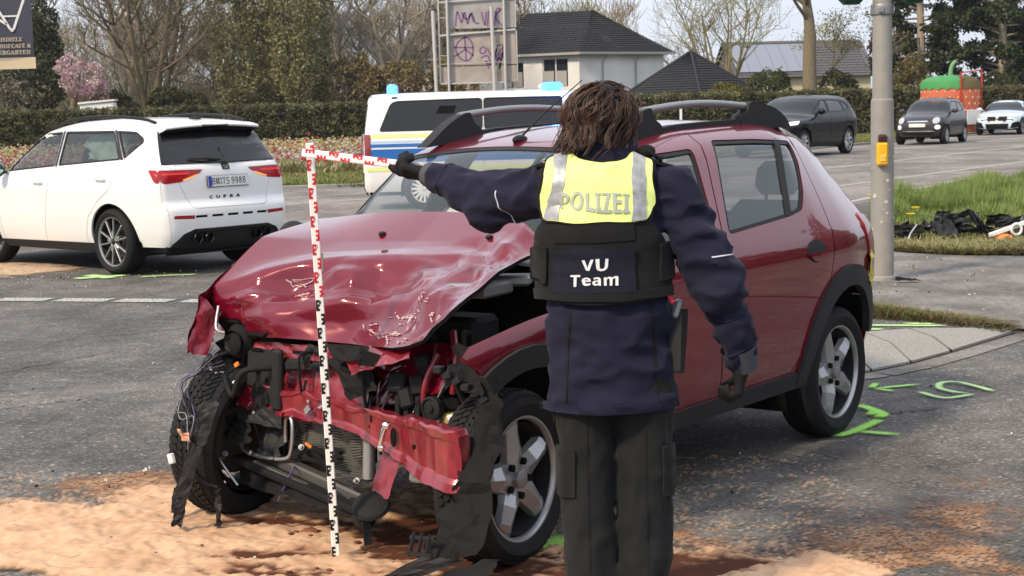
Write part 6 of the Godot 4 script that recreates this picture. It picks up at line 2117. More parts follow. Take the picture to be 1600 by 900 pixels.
func build_far_cars() -> void:
	pane("far_glass",Color(0.012,0.015,0.018),0.82)
	var blackp:=mat("black_paint",Color(0.006,0.006,0.008),0.3)
	var greyp:=mat("grey_paint",Color(0.055,0.052,0.055),0.3,0.4)
	var bluep:=mat("pale_blue_paint",Color(0.55,0.66,0.76),0.3)
	for p in [blackp,greyp,bluep]:
		p.clearcoat_enabled = true; p.clearcoat = 0.35; p.clearcoat_roughness = 0.04; p.metallic_specular = 0.2
	var lampw:=glow("headlamp_glow",Color(1.0,0.97,0.9),1.1)
	var lens:=mat("headlamp_lens",Color(0.55,0.55,0.55),0.08,0.5)
	# compact black crossover
	far_car("black_car","black compact crossover stopped on the main road behind the red car",W(9.35,48.6),PI / 2 - 3.76,{"size": 1.17,
		"top": [-0.9,1.36,-0.5,1.45,0.0,1.495,0.6,1.51,1.1,1.49,1.45,1.43,2.1,1.06,2.3,1.02,2.9,0.95,3.3,0.84,3.5,0.7],
		"side": [0.2,0.80,0.35,0.86,0.6,0.895,0.85,0.895,0.98,0.88,1.04,0.85,1.35,0.70,1.45,0.63,1.6,0.5],
		"plan": [-0.9,0.2,-0.6,0.06,-0.2,0.0,2.4,0.0,3.0,0.06,3.4,0.24],"front": [0.2,3.28,0.45,3.38,0.7,3.38,0.85,3.32,1.0,3.2,1.6,3.0],
		"rear": [0.2,-0.68,0.4,-0.76,0.7,-0.76,0.95,-0.72,1.05,-0.68,1.4,-0.44,1.6,-0.35],"paint": blackp,"x1": 3.4,"ry": 1.42,"fy": 0.9,"R": 0.335,"r": 0.245,"wb": 2.6,"track": 0.78,
		"windows": [[1.06,1.07,0.15,1.10,0.22,1.37,1.02,1.40],[0.10,1.11,-0.20,1.17,0.0,1.33,0.17,1.36],[1.92,1.05,1.12,1.068,1.09,1.40,1.30,1.385,1.55,1.27]],
		"seams": [[0.5,-0.5,0.35,0.6,0.1,0.85,0.1,2.2],[1.12,-0.5,1.10,1.0,1.05,2.2],[2.1,-0.5,2.1,1.0,1.95,1.05,1.9,2.2]],"side_names": ["quarter_panel","rear_door","front_door","fender"],
		"ws": [1.46,2.12],"rg": [1.04,1.36],"mirror": [1.82,1.10,0.96],"plate_y": 0.58,"spokes": 10,
		"front_parts": [["grille",M.matt_black,[-0.42,0.42,0.42,0.42,0.50,0.62,0.42,0.82,-0.42,0.82,-0.50,0.62]],["headlamp",lampw,[0.52,0.74,0.84,0.80,0.82,0.88,0.50,0.82],0.012],["headlamp",lampw,[-0.84,0.80,-0.52,0.74,-0.50,0.82,-0.82,0.88],0.012],["air_intake",M.matt_black,[-0.62,0.28,0.62,0.28,0.7,0.38,-0.7,0.38]]],
		"side_parts": [["sill_cladding",M.black_plastic,[0.4,0.24,2.2,0.24,2.2,0.32,0.4,0.32]]]})
	# small rounded city car
	var chr: Material = M.chrome
	far_car("grey_car","small rounded dark grey city car in front of the strawberry kiosk",W(15.45,57.3),PI / 2 - 3.66,{"size": 1.07,
		"top": [-0.7,1.34,-0.3,1.43,0.1,1.475,0.6,1.49,1.0,1.47,1.3,1.42,1.95,1.04,2.1,1.0,2.5,0.93,2.8,0.82,3.0,0.68],
		"side": [0.2,0.72,0.35,0.79,0.55,0.813,0.75,0.80,0.9,0.775,0.98,0.75,1.3,0.62,1.42,0.55,1.55,0.44],
		"plan": [-0.8,0.2,-0.5,0.07,-0.1,0.0,1.9,0.0,2.4,0.05,2.9,0.24],"front": [0.2,2.80,0.4,2.92,0.62,2.93,0.8,2.86,0.95,2.72,1.6,2.5],
		"rear": [0.2,-0.52,0.4,-0.60,0.65,-0.60,0.9,-0.56,1.0,-0.52,1.35,-0.30,1.55,-0.2],"paint": greyp,"x1": 2.95,"ry": 1.38,"fy": 0.86,"R": 0.30,"r": 0.20,"wb": 2.3,"track": 0.70,"kf": 0.3,"k": 0.14,"lz": 0.66,
		"windows": [[1.75,1.0,0.62,1.01,0.52,1.36,1.05,1.37,1.40,1.25],[0.55,1.015,-0.05,1.06,0.10,1.32,0.45,1.355]],
		"seams": [[0.55,-0.5,0.56,1.0,0.48,2.2],[1.80,-0.5,1.82,0.95,1.7,2.2]],"side_names": ["quarter_panel","front_door","fender"],
		"ws": [1.28,1.97],"rg": [0.98,1.32],"mirror": [1.62,1.06,0.86],"plate_y": 0.62,"spokes": 12,"style": 0,
		"front_parts": [["headlamp",lens,Array(flat(circle(Vector2(0.55,0.76),0.10,16))),0.016],["headlamp",lens,Array(flat(circle(Vector2(-0.55,0.76),0.10,16))),0.016],["driving_lamp",lampw,Array(flat(circle(Vector2(0.60,0.56),0.07,14))),0.012],["driving_lamp",lampw,Array(flat(circle(Vector2(-0.60,0.56),0.07,14))),0.012],
			["chrome_bar",chr,[-0.34,0.72,0.34,0.72,0.30,0.755,-0.30,0.755],0.012],["lower_bar",chr,[-0.50,0.42,0.50,0.42,0.50,0.445,-0.50,0.445],0.014],["grille",M.matt_black,[-0.48,0.33,0.48,0.33,0.50,0.41,-0.50,0.41]]]})
	# pale blue coupe, cut off by the edge of the picture
	far_car("pale_blue_car","pale blue coupe with twin black grilles, last of the stopped cars",W(21.4,68.4),PI / 2 - 3.60,{
		"top": [-0.9,1.06,-0.6,1.12,0.1,1.36,0.5,1.40,0.9,1.39,1.2,1.33,1.95,1.00,2.2,0.96,2.8,0.90,3.3,0.78,3.5,0.66],
		"side": [0.2,0.84,0.35,0.90,0.55,0.93,0.75,0.925,0.88,0.90,0.95,0.86,1.2,0.70,1.32,0.60,1.45,0.46],
		"plan": [-0.9,0.2,-0.6,0.06,-0.2,0.0,2.4,0.0,3.0,0.06,3.4,0.24],"front": [0.2,3.40,0.4,3.50,0.65,3.50,0.8,3.42,0.9,3.3,1.6,3.0],
		"rear": [0.2,-0.9,0.5,-0.98,0.9,-0.98,1.05,-0.95,1.6,-0.9],"paint": bluep,"x1": 3.45,"ry": 1.05,"fy": 0.86,"R": 0.34,"r": 0.25,"wb": 2.74,"track": 0.80,
		"windows": [[1.70,0.98,0.35,1.0,0.40,1.26,0.85,1.29,1.15,1.24]],"seams": [[0.45,-0.5,0.4,2.2],[1.8,-0.5,1.7,2.2]],"side_names": ["quarter_panel","front_door","fender"],
		"ws": [1.2,1.97],"rg": [0.9,1.0],"mirror": [1.6,1.04,1.0],"plate_y": 0.52,"spokes": 5,
		"front_parts": [["grille",M.matt_black,[0.04,0.56,0.36,0.56,0.40,0.74,0.06,0.74],0.02],["grille",M.matt_black,[-0.36,0.56,-0.04,0.56,-0.06,0.74,-0.40,0.74],0.02],["air_intake",M.matt_black,[-0.42,0.26,0.42,0.26,0.46,0.46,-0.46,0.46]],["air_intake",M.matt_black,[0.52,0.28,0.84,0.32,0.82,0.54,0.60,0.50]],["air_intake",M.matt_black,[-0.84,0.32,-0.52,0.28,-0.60,0.50,-0.82,0.54]],["headlamp",lens,[0.46,0.68,0.82,0.70,0.80,0.79,0.50,0.77]],["headlamp",lens,[-0.82,0.70,-0.46,0.68,-0.50,0.77,-0.80,0.79]]]})

func flat(p: PackedVector2Array) -> Array:
	var o:=[]
	for q in p: o.append_array([q.x,q.y])
	return o

func build_vehicles() -> void:
	build_red_car()
	build_white_car()
	build_van()
	build_far_cars()

# ================================================================ soft bodies
# capsules that melt into each other, meshed as a skin
class Field:
	var a:=PackedVector3Array()
	var d:=PackedVector3Array()
	var il:=PackedFloat32Array()
	var ra:=PackedFloat32Array()
	var rb:=PackedFloat32Array()
	var fz:=PackedFloat32Array()
	var k:=0.03
	var noise: FastNoiseLite
	var amp:=0.0
	var stretch:=Vector3.ONE
	var floor_y:=-1e9
	var ceil_y:=1e9

	func cap(p: Vector3,q: Vector3,r0: float,r1: float,flat:=1.0) -> void:
		a.append(p); d.append(q - p)
		il.append(1.0 / maxf((q - p).length_squared(),1e-9))
		ra.append(r0); rb.append(r1); fz.append(flat)

	func eval(p: Vector3) -> float:
		var best:=1e9
		for i in a.size():
			var q:=p - a[i]
			var dd:=d[i]
			var t:=clampf(q.dot(dd) * il[i],0.0,1.0)
			q -= dd * t
			if fz[i] != 1.0: q.z *= fz[i]
			var v:=q.length() - lerpf(ra[i],rb[i],t)
			if i == 0: best = v
			elif v < best + k:
				var h:=maxf(k - absf(best - v),0.0) / k
				best = minf(best,v) - h * h * k * 0.25
		if noise:
			var s:=p * stretch
			best += amp * (absf(noise.get_noise_3dv(s)) - 0.25) * 1.6
		if floor_y > -1e8: best = maxf(best,floor_y - p.y)
		if ceil_y < 1e8: best = maxf(best,p.y - ceil_y)
		return best

func skin(f: Field,lo: Vector3,hi: Vector3,cell: float,m: MB) -> void:
	var n:=Vector3i(((hi - lo) / cell).ceil()) + Vector3i.ONE
	var B:=4
	n = Vector3i(ceili(float(n.x) / B) * B + 1,ceili(float(n.y) / B) * B + 1,ceili(float(n.z) / B) * B + 1)
	var sx:=1; var sy:=n.x; var sz:=n.x * n.y
	var val:=PackedFloat32Array(); val.resize(n.x * n.y * n.z); val.fill(1.0)
	var active:=[]
	var reach:=cell * B * 0.9 + f.amp * 1.5 + cell
	var done:=PackedByteArray(); done.resize(val.size())
	for bz in range(0,n.z - 1,B):
		for by in range(0,n.y - 1,B):
			for bx in range(0,n.x - 1,B):
				var c:=f.eval(lo + (Vector3(bx,by,bz) + Vector3.ONE * B * 0.5) * cell)
				if absf(c) > reach: continue
				active.append(Vector3i(bx,by,bz))
				for z in range(bz,bz + B + 1):
					for y in range(by,by + B + 1):
						for x in range(bx,bx + B + 1):
							var o:=x + y * sy + z * sz
							if done[o]: continue
							done[o] = 1
							val[o] = f.eval(lo + Vector3(x,y,z) * cell)
	var id:={}
	var off:=[0,sx,sy,sx + sy,sz,sx + sz,sy + sz,sx + sy + sz]
	var base:=m.v.size()
	var P:=PackedVector3Array()
	var N:=PackedVector3Array()
	for b in active:
		for z in range(b.z,b.z + B):
			for y in range(b.y,b.y + B):
				for x in range(b.x,b.x + B):
					var o: int = x + y * sy + z * sz
					var neg:=0
					for q in off:
						if val[o + q] < 0: neg += 1
					if neg == 0 or neg == 8: continue
					var s:=Vector3.ZERO; var cnt:=0
					for e in [[0,1],[2,3],[4,5],[6,7],[0,2],[1,3],[4,6],[5,7],[0,4],[1,5],[2,6],[3,7]]:
						var v0: float = val[o + off[e[0]]]; var v1: float = val[o + off[e[1]]]
						if (v0 < 0) != (v1 < 0):
							var t:=v0 / (v0 - v1)
							var p0:=Vector3(e[0] & 1,(e[0] >> 1) & 1,e[0] >> 2); var p1:=Vector3(e[1] & 1,(e[1] >> 1) & 1,e[1] >> 2)
							s += p0.lerp(p1,t); cnt += 1
					id[o] = P.size()
					P.append(lo + (Vector3(x,y,z) + s / cnt) * cell)
	N.resize(P.size())
	for b in active:
		for z in range(b.z,b.z + B):
			for y in range(b.y,b.y + B):
				for x in range(b.x,b.x + B):
					var o: int = x + y * sy + z * sz
					var v0:=val[o] < 0
					for ax in 3:
						var st: int = [sx,sy,sz][ax]
						if (val[o + st] < 0) == v0: continue
						var u: int = [sy,sz,sx][ax]; var w: int = [sz,sx,sy][ax]
						if not (id.has(o) and id.has(o - u) and id.has(o - w) and id.has(o - u - w)): continue
						var A: int = id[o - u - w]; var Bq: int = id[o - w]; var C: int = id[o]; var D: int = id[o - u]
						if v0:
							var tmp:=Bq; Bq = D; D = tmp
						m.ix.append_array([base + A,base + Bq,base + C,base + A,base + C,base + D])
						var nn:=(P[D] - P[Bq]).cross(P[C] - P[A])
						N[A] += nn; N[Bq] += nn; N[C] += nn; N[D] += nn
	# orient by the field
	var flip:=0
	for i in range(0,P.size(),maxi(1,P.size() / 40)):
		var nn:=N[i].normalized()
		if f.eval(P[i] + nn * cell * 0.7) < f.eval(P[i] - nn * cell * 0.7): flip += 1
		else: flip -= 1
	var sg:=-1.0 if flip > 0 else 1.0
	if flip > 0:
		for i in range(0,m.ix.size(),3):
			if m.ix[i] >= base:
				var t:=m.ix[i + 1]; m.ix[i + 1] = m.ix[i + 2]; m.ix[i + 2] = t
	for i in P.size(): m.vert(P[i],N[i].normalized() * sg,Vector2(P[i].x,P[i].y))

# outline in the person's x and y, laid on the back of the field (seen from +z)
func cloth_panel(f: Field,polys: Array,off: float,flange: float,cell: float,holes:=[]) -> MB:
	var m:=MB.new()
	var cast:=func(q: Vector2) -> Vector3:
		var lo:=0.0; var hi:=0.45
		for i in 16:
			var z:=(lo + hi) * 0.5
			if f.eval(Vector3(q.x,q.y,z)) < 0: lo = z
			else: hi = z
		return Vector3(q.x,q.y,lo)
	var grad:=func(p: Vector3) -> Vector3:
		var e:=0.008
		return Vector3(f.eval(p + Vector3(e,0,0)) - f.eval(p - Vector3(e,0,0)),f.eval(p + Vector3(0,e,0)) - f.eval(p - Vector3(0,e,0)),f.eval(p + Vector3(0,0,e)) - f.eval(p - Vector3(0,0,e))).normalized()
	var seen:={}
	for poly: PackedVector2Array in polys:
		var lo:=Vector2(1e9,1e9); var hi:=-lo
		for p in poly:
			lo = lo.min(p); hi = hi.max(p)
		for j in range(int(floor(lo.y / cell)),int(ceil(hi.y / cell))):
			for i in range(int(floor(lo.x / cell)),int(ceil(hi.x / cell))):
				var c0:=Vector2(i,j) * cell
				var parts: Array = Geometry2D.intersect_polygons(poly,PackedVector2Array([c0,c0 + Vector2(cell,0),c0 + Vector2(cell,cell),c0 + Vector2(0,cell)]))
				for h in holes:
					var nx:=[]
					for q in parts: nx.append_array(Geometry2D.clip_polygons(q,h))
					parts = nx
				for q: PackedVector2Array in parts:
					if q.size() < 3 or Geometry2D.is_polygon_clockwise(q): continue
					var tt:=Geometry2D.triangulate_polygon(q)
					var id:=PackedInt32Array()
					for p in q:
						var key:=Vector2i(int(round(p.x * 5000)),int(round(p.y * 5000)))
						if not seen.has(key):
							var s: Vector3 = cast.call(p)
							var nn: Vector3 = grad.call(s)
							seen[key] = m.vert(s + nn * off,nn,p)
						id.append(seen[key])
					for n in range(0,tt.size(),3):
						var A:=id[tt[n]]; var B:=id[tt[n + 1]]; var D:=id[tt[n + 2]]
						if A == B or B == D or A == D: continue
						if (m.v[D] - m.v[A]).cross(m.v[B] - m.v[A]).dot(m.n[A]) >= 0: m.ix.append_array([A,B,D])
						else: m.ix.append_array([A,D,B])
		if flange > 0:
			var pts:=PackedVector2Array()
			for i in poly.size():
				var a:=poly[i]; var b:=poly[(i + 1) % poly.size()]
				var cnt:=maxi(1,int(ceil((b - a).length() / cell)))
				for s in cnt: pts.append(a.lerp(b,float(s) / cnt))
			var up:=PackedVector3Array(); var dn:=PackedVector3Array()
			for p in pts:
				var s: Vector3 = cast.call(p); var nn: Vector3 = grad.call(s)
				up.append(s + nn * off); dn.append(s + nn * (off - flange))
			for i in pts.size():
				var i2:=(i + 1) % pts.size()
				m.quad(up[i],up[i2],dn[i2],dn[i])
	return m

# a hand: palm, four fingers of three joints, a thumb from the side of the palm
func hand_field(f: Field,wrist: Vector3,d: Vector3,s: Vector3,curl: Array,thumb_curl: float,r:=0.0115) -> void:
	d = d.normalized()
	s = (s - d * s.dot(d)).normalized()
	var n:=s.cross(d).normalized()     # palm side
	var knuck:=[0.030,0.010,-0.010,-0.029]
	var reach:=[0.088,0.093,0.089,0.080]
	var length:=[0.072,0.080,0.074,0.058]
	f.cap(wrist - d * 0.02,wrist + d * 0.02,0.027,0.026)
	for i in 4:
		var kn: Vector3 = wrist + d * reach[i] + s * knuck[i]
		f.cap(wrist + d * 0.02 + s * knuck[i] * 0.55,kn,0.020,0.0155)
		var dir:=d
		var p:=kn
		for j in 3:
			var ang: float = curl[i] * [0.9,1.2,0.8][j]
			dir = (dir * cos(ang) + n * sin(ang)).normalized() if j == 0 else dir.rotated(s.cross(dir).cross(dir).normalized() if false else _bend_axis(dir,n,d),ang)
			var q: Vector3 = p + dir * length[i] * [0.45,0.32,0.25][j]
			f.cap(p,q,r * [1.05,0.98,0.9][j],r * [0.98,0.9,0.78][j])
			p = q
	var t0:=wrist + d * 0.028 + s * 0.024
	var td:=(d * 0.62 + s * 0.72 + n * 0.25).normalized()
	var t1:=t0 + td * 0.040
	f.cap(t0,t1,0.017,0.0135)
	td = (td * cos(thumb_curl) + (d * 0.5 + n * 0.8 - s * 0.3).normalized() * sin(thumb_curl)).normalized()
	var t2:=t1 + td * 0.032
	f.cap(t1,t2,0.0130,0.0118)
	td = (td * cos(thumb_curl) + (n * 0.7 - s * 0.7).normalized() * sin(thumb_curl)).normalized()
	f.cap(t2,t2 + td * 0.026,0.0115,0.0095)

func _bend_axis(dir: Vector3,n: Vector3,d: Vector3) -> Vector3:
	return d.cross(n).normalized()

func ring_on(f: Field,c: Vector3,ax: Vector3,r0: float,a0: float,a1: float,w: float) -> MB:
	var m:=MB.new()
	var u:=ax.cross(Vector3(0.1,0.3,1)).normalized(); var v:=ax.cross(u).normalized()
	var P:=PackedVector3Array()
	for k in 33:
		var an:=lerpf(a0,a1,k / 32.0)
		var dir:=u * cos(an) + v * sin(an)
		var lo:=0.0; var hi:=r0
		for i in 14:
			var md:=(lo + hi) * 0.5
			if f.eval(c + dir * md) < 0: lo = md
			else: hi = md
		P.append(c + dir * lo)
	m.tube(P,w,6)
	return m

func build_person() -> void:
	var root:=thing("person","person in navy jacket with yellow back panel holding a measuring staff","person",W(0.29,4.97))
	var navy:=mat("navy_cloth",Color(0.013,0.013,0.030),0.85)
	navy.rim_enabled = true; navy.rim = 0.25; navy.rim_tint = 0.5
	var weave:=tex(noise_image(101,256,0.4,2))
	tri_bump(navy,weave,0.04,9.0,false)
	var blackc:=mat("black_cloth",Color(0.012,0.0125,0.013),0.85)
	blackc.rim_enabled = true; blackc.rim = 0.25; blackc.rim_tint = 0.5
	tri_bump(blackc,weave,0.05,7.0,false)
	var trs:=mat("trouser_cloth",Color(0.013,0.014,0.0145),0.82)
	trs.rim_enabled = true; trs.rim = 0.3; trs.rim_tint = 0.5
	tri_bump(trs,weave,0.04,9.0,false)
	var skinm:=mat("skin",Color(0.52,0.32,0.24),0.55)
	var glove:=mat("glove_black",Color(0.010,0.010,0.011),0.7)
	tri_bump(glove,weave,0.05,11.0,false)
	# joints
	var LS:=Vector3(-0.14,1.372,-0.02); var LE:=Vector3(-0.345,1.325,-0.20); var LW:=Vector3(-0.545,1.400,-0.395)
	var RS:=Vector3(0.205,1.36,0.0); var RE:=Vector3(0.352,1.055,0.035); var RW:=Vector3(0.425,0.835,-0.03)
	# the body under the clothes: one skin, head to toes
	var bf:=Field.new()
	bf.k = 0.03
	bf.cap(Vector3(0.02,0.92,0),Vector3(0.02,1.12,0),0.13,0.12,1.5)
	bf.cap(Vector3(0.02,1.12,0),Vector3(0.02,1.33,0),0.125,0.13,1.5)
	bf.cap(LS + Vector3(0.03,0,0),RS - Vector3(0.05,0,0),0.05,0.05)
	bf.cap(Vector3(0.015,1.36,0),Vector3(0.005,1.50,-0.025),0.05,0.048)
	bf.cap(Vector3(0.0,1.585,-0.03),Vector3(0.0,1.60,-0.03),0.078,0.078)
	bf.cap(Vector3(0.0,1.53,-0.075),Vector3(0.0,1.56,-0.07),0.045,0.05)
	bf.cap(Vector3(0.0,1.575,-0.115),Vector3(0.0,1.555,-0.128),0.010,0.015)
	for s in [-1.0,1.0]: bf.cap(Vector3(0.078 * s,1.57,-0.03),Vector3(0.085 * s,1.59,-0.02),0.014,0.016)
	bf.cap(LS,LE,0.05,0.038); bf.cap(LE,LW,0.038,0.026); bf.cap(LW,LW + Vector3(-0.05,0.02,-0.05),0.024,0.022)
	bf.cap(RS,RE,0.05,0.038); bf.cap(RE,RW,0.038,0.026); bf.cap(RW,RW + Vector3(0,-0.06,0),0.024,0.022)
	for q in [[-0.07,-0.055],[0.115,0.105]]:
		bf.cap(Vector3(q[0],0.86,0),Vector3(q[0],0.47,-0.01),0.078,0.055)
		bf.cap(Vector3(q[0],0.47,-0.01),Vector3(q[1],0.09,0.02),0.052,0.036)
		bf.cap(Vector3(q[1],0.06,0.02),Vector3(q[1],0.045,-0.13),0.04,0.034)
	var bm:=MB.new()
	skin(bf,Vector3(-0.68,0.0,-0.52),Vector3(0.52,1.72,0.2),0.014,bm)
	var body:=obj("body",bm,skinm,root)
	var eyes:=MB.new()
	for s in [-1.0,1.0]: eyes.ball(Vector3(0.032 * s,1.588,-0.100),Vector3(0.013,0.011,0.011),10,8)
	obj("eye",eyes,M.white_plastic,body)
	var lips:=MB.new()
	lips.ball(Vector3(0,1.522,-0.118),Vector3(0.022,0.007,0.008),10,6)
	obj("mouth",lips,mat("lip",Color(0.4,0.15,0.13),0.5),body)
	# trousers and boots
	var tf:=Field.new()
	tf.k = 0.035
	tf.cap(Vector3(0.022,0.86,0),Vector3(0.022,0.80,0),0.14,0.150,1.5)
	tf.cap(Vector3(-0.070,0.80,0.0),Vector3(-0.068,0.45,-0.01),0.094,0.086,1.0)
	tf.cap(Vector3(-0.068,0.45,-0.01),Vector3(-0.058,0.05,0.03),0.086,0.078)
	tf.cap(Vector3(0.114,0.80,0.0),Vector3(0.113,0.45,-0.01),0.098,0.092)
	tf.cap(Vector3(0.113,0.45,-0.01),Vector3(0.104,0.05,0.03),0.094,0.084)
	tf.noise = fnoise(102,1.0,3); tf.amp = 0.014; tf.stretch = Vector3(6.0,4.2,6.0)
	tf.floor_y = 0.035
	tf.k = 0.022
	var tm:=MB.new()
	skin(tf,Vector3(-0.22,0.02,-0.18),Vector3(0.27,1.02,0.2),0.0105,tm)
	var trousers:=obj("trousers",tm,trs,root)
	var zip:=MB.new()
	for q in [[Vector3(-0.172,0.70,0.03),Vector3(-0.168,0.64,0.04)],[Vector3(0.155,0.69,0.085),Vector3(0.20,0.695,0.06)]]:
		zip.tube(PackedVector3Array([q[0],q[1]]),0.004,5)
	obj("pocket_zip",zip,M.matt_black,trousers)
	for q in [[-0.158,-0.105,0.40,0.56],[0.165,0.205,0.40,0.56]]:
		obj("thigh_pocket",cloth_panel(tf,[ccw(rp(V2([q[0],q[2],q[1],q[2],q[1],q[3],q[0],q[3]]),0.008))],0.008,0.012,0.015),trs,trousers)
	for x in [-0.07,0.112]:
		obj("seam",cloth_panel(tf,[ccw(V2([x,0.06,x + 0.004,0.06,x + 0.004,0.66,x,0.66]))],0.0015,0.002,0.02),M.matt_black,trousers)
	for x in [-0.058,0.104]:
		var bt:=Field.new()
		bt.k = 0.03
		bt.cap(Vector3(x,0.12,0.03),Vector3(x,0.05,0.04),0.05,0.045)
		bt.cap(Vector3(x,0.045,0.04),Vector3(x - 0.01,0.04,-0.16),0.044,0.042)
		bt.floor_y = 0.002
		var bo:=MB.new()
		skin(bt,Vector3(x - 0.09,-0.02,-0.24),Vector3(x + 0.09,0.2,0.12),0.011,bo)
		obj("boot",bo,M.black_plastic,root)
	# jacket
	var tz:=1.45
	var jt:=Field.new()      # torso alone: what is strapped on lies on it
	jt.k = 0.05
	jt.cap(Vector3(0.022,0.62,0),Vector3(0.012,0.98,0),0.203,0.186,tz)
	jt.cap(Vector3(0.012,0.98,0),Vector3(-0.004,1.23,0),0.184,0.180,tz)
	jt.cap(Vector3(-0.004,1.23,0),Vector3(0.0,1.345,0.0),0.176,0.130,tz)
	jt.cap(Vector3(-0.13,1.375,-0.005),Vector3(0.16,1.37,0.0),0.070,0.070)
	jt.floor_y = 0.672
	var jf:=Field.new()
	jf.k = 0.045
	for i in jt.a.size(): jf.cap(jt.a[i],jt.a[i] + jt.d[i],jt.ra[i],jt.rb[i],jt.fz[i])
	var LC:=LE.lerp(LW,0.84)
	jf.cap(LS,LE,0.080,0.079); jf.cap(LE,LC,0.079,0.056)
	jf.cap(LE + Vector3(-0.02,-0.035,0.0),LE.lerp(LW,0.35) + Vector3(0,-0.02,0),0.052,0.05)
	jf.cap(RS,RE,0.080,0.070); jf.cap(RE,RW,0.070,0.058)
	jf.cap(RS.lerp(RE,0.5) + Vector3(0.015,0,0.01),RE,0.070,0.070)
	jf.noise = fnoise(103,1.0,2); jf.amp = 0.027; jf.stretch = Vector3(5.0,8.2,5.0)
	jf.floor_y = 0.672
	jt.noise = jf.noise; jt.amp = 0.007; jt.stretch = jf.stretch
	var jm:=MB.new()
	skin(jf,Vector3(-0.64,0.65,-0.50),Vector3(0.56,1.50,0.24),0.0105,jm)
	var jacket:=obj("jacket",jm,navy,root)
	# seams, hem and cuff bands
	obj("hem",cloth_panel(jf,[V2([-0.21,0.676,0.225,0.676,0.225,0.702,-0.21,0.702])],0.003,0.004,0.02),navy,jacket)
	for q in [[-0.135,0.70,-0.115,1.02],[0.150,0.70,0.132,1.02]]:
		obj("seam",cloth_panel(jf,[ccw(V2([q[0],q[1],q[0] + 0.005,q[1],q[2] + 0.005,q[3],q[2],q[3]]))],0.002,0.002,0.02),M.matt_black,jacket)
	for t in [0.42,0.90]: obj("sleeve_seam",ring_on(jf,RE.lerp(RW,t),(RW - RE).normalized(),0.12,0,TAU,0.0035),navy,jacket)
	obj("sleeve_seam",ring_on(jf,LE.lerp(LW,0.70),(LW - LE).normalized(),0.12,0,TAU,0.003),navy,jacket)
	# collar
	var cm:=MB.new()
	var CP:=PackedVector3Array()
	var cn:=fnoise(104,7.0,2)
	for q in [[0.128,1.405],[0.125,1.445],[0.112,1.485],[0.105,1.512],[0.097,1.522],[0.088,1.512],[0.082,1.46]]:
		for k in 40:
			var an:=TAU * k / 40
			var p:=Vector3(0.016 + cos(an) * q[0] * 0.93,q[1] - 0.018 * sin(an) + 0.006 * sin(an * 3.0),-0.015 + sin(an) * q[0] * 0.84)
			CP.append(p + Vector3.ONE * cn.get_noise_3dv(p) * 0.010)
	cm.grid(CP,40,true,true)
	obj("collar",cm,navy,jacket)
	# knitted cuffs
	var kn:=mat("knit_cuff",Color(0.075,0.078,0.092),0.9)
	for q in [[LC + (LW - LE).normalized() * 0.012,(LW - LE).normalized(),0.050,0.040],[RW,(RW - RE).normalized(),0.058,0.043]]:
		var cu:=MB.new()
		var P:=PackedVector3Array()
		var ax: Vector3 = q[1]
		var u:=ax.cross(Vector3(0,0.2,1)).normalized(); var v:=ax.cross(u)
		for j in 6:
			for k in 72:
				var an:=TAU * k / 72
				var r: float = lerpf(q[2],q[3],j / 5.0) + (0.0018 if k % 3 == 0 else 0.0)
				P.append(q[0] + ax * (-0.02 + 0.016 * j) + (u * cos(an) + v * sin(an)) * r)
		cu.grid(P,72,true)
		obj("cuff",cu,kn,jacket)
	# piping round the sleeves
	var pip:=mat("reflective_piping",Color(0.62,0.63,0.66),0.4)
	obj("piping",ring_on(jf,LS.lerp(LE,0.66),(LE - LS).normalized(),0.16,PI * 0.62,PI * 1.5,0.0022),pip,jacket)
	obj("piping",ring_on(jf,RS.lerp(RE,0.72),(RE - RS + Vector3(-0.11,-0.03,0)).normalized(),0.16,-PI * 0.50,-PI * 1.05,0.0026),pip,jacket)
	# load vest
	var vest:=ccw(rp(V2([-0.178,1.43,-0.19,1.35,-0.172,1.27,-0.196,1.225,-0.204,1.14,-0.198,1.05,-0.186,1.028,-0.05,1.016,0.10,1.020,0.178,1.03,0.188,1.06,0.180,1.13,0.166,1.21,0.128,1.262,0.152,1.33,0.158,1.43,0.082,1.452,0.062,1.437,0.0,1.428,-0.062,1.435,-0.10,1.452]),0.012))
	obj("load_vest",cloth_panel(jt,[vest],0.022,0.035,0.022),blackc,root)
	var belt:=ccw(V2([-0.195,1.055,0.184,1.06,0.186,1.03,-0.192,1.028]))
	obj("vest_strap",cloth_panel(jt,[belt],0.030,0.012,0.022),blackc,root)
	for sx in [-1.0,1.0]:
		var cum:=ccw(rp(V2([sx * 0.155 - 0.006,1.20,sx * 0.195 - 0.006,1.19,sx * 0.198 - 0.006,1.08,sx * 0.155 - 0.006,1.075]),0.01))
		obj("vest_strap",cloth_panel(jt,[cum],0.030,0.015,0.022),blackc,root)
	obj("velcro_band",cloth_panel(jt,[ccw(V2([-0.143,1.258,0.078,1.262,0.078,1.212,-0.143,1.208]))],0.026,0.004,0.022),M.matt_black,root)
	var yellow:=mat("signal_yellow",Color(0.76,0.88,0.30),0.6)
	yellow.emission_enabled = false
	var yp:=ccw(rp(V2([-0.158,1.437,-0.176,1.35,-0.166,1.274,-0.16,1.268,0.104,1.263,0.112,1.268,0.142,1.325,0.146,1.426,0.078,1.452,0.06,1.438,0.0,1.430,-0.06,1.437,-0.095,1.455]),0.010))
	var back:=obj("back_panel",cloth_panel(jt,[yp],0.030,0.012,0.011),yellow,root,"bright yellow back panel lettered POLIZEI")
	obj("panel_border",cloth_panel(jt,[grow(yp,0.006)],0.027,0.008,0.022),M.matt_black,back)
	var silver:=mat("retro_silver",Color(0.50,0.51,0.53),0.42,0.3)
	tri_tex(silver,M.dirt_tex,3.0,false)
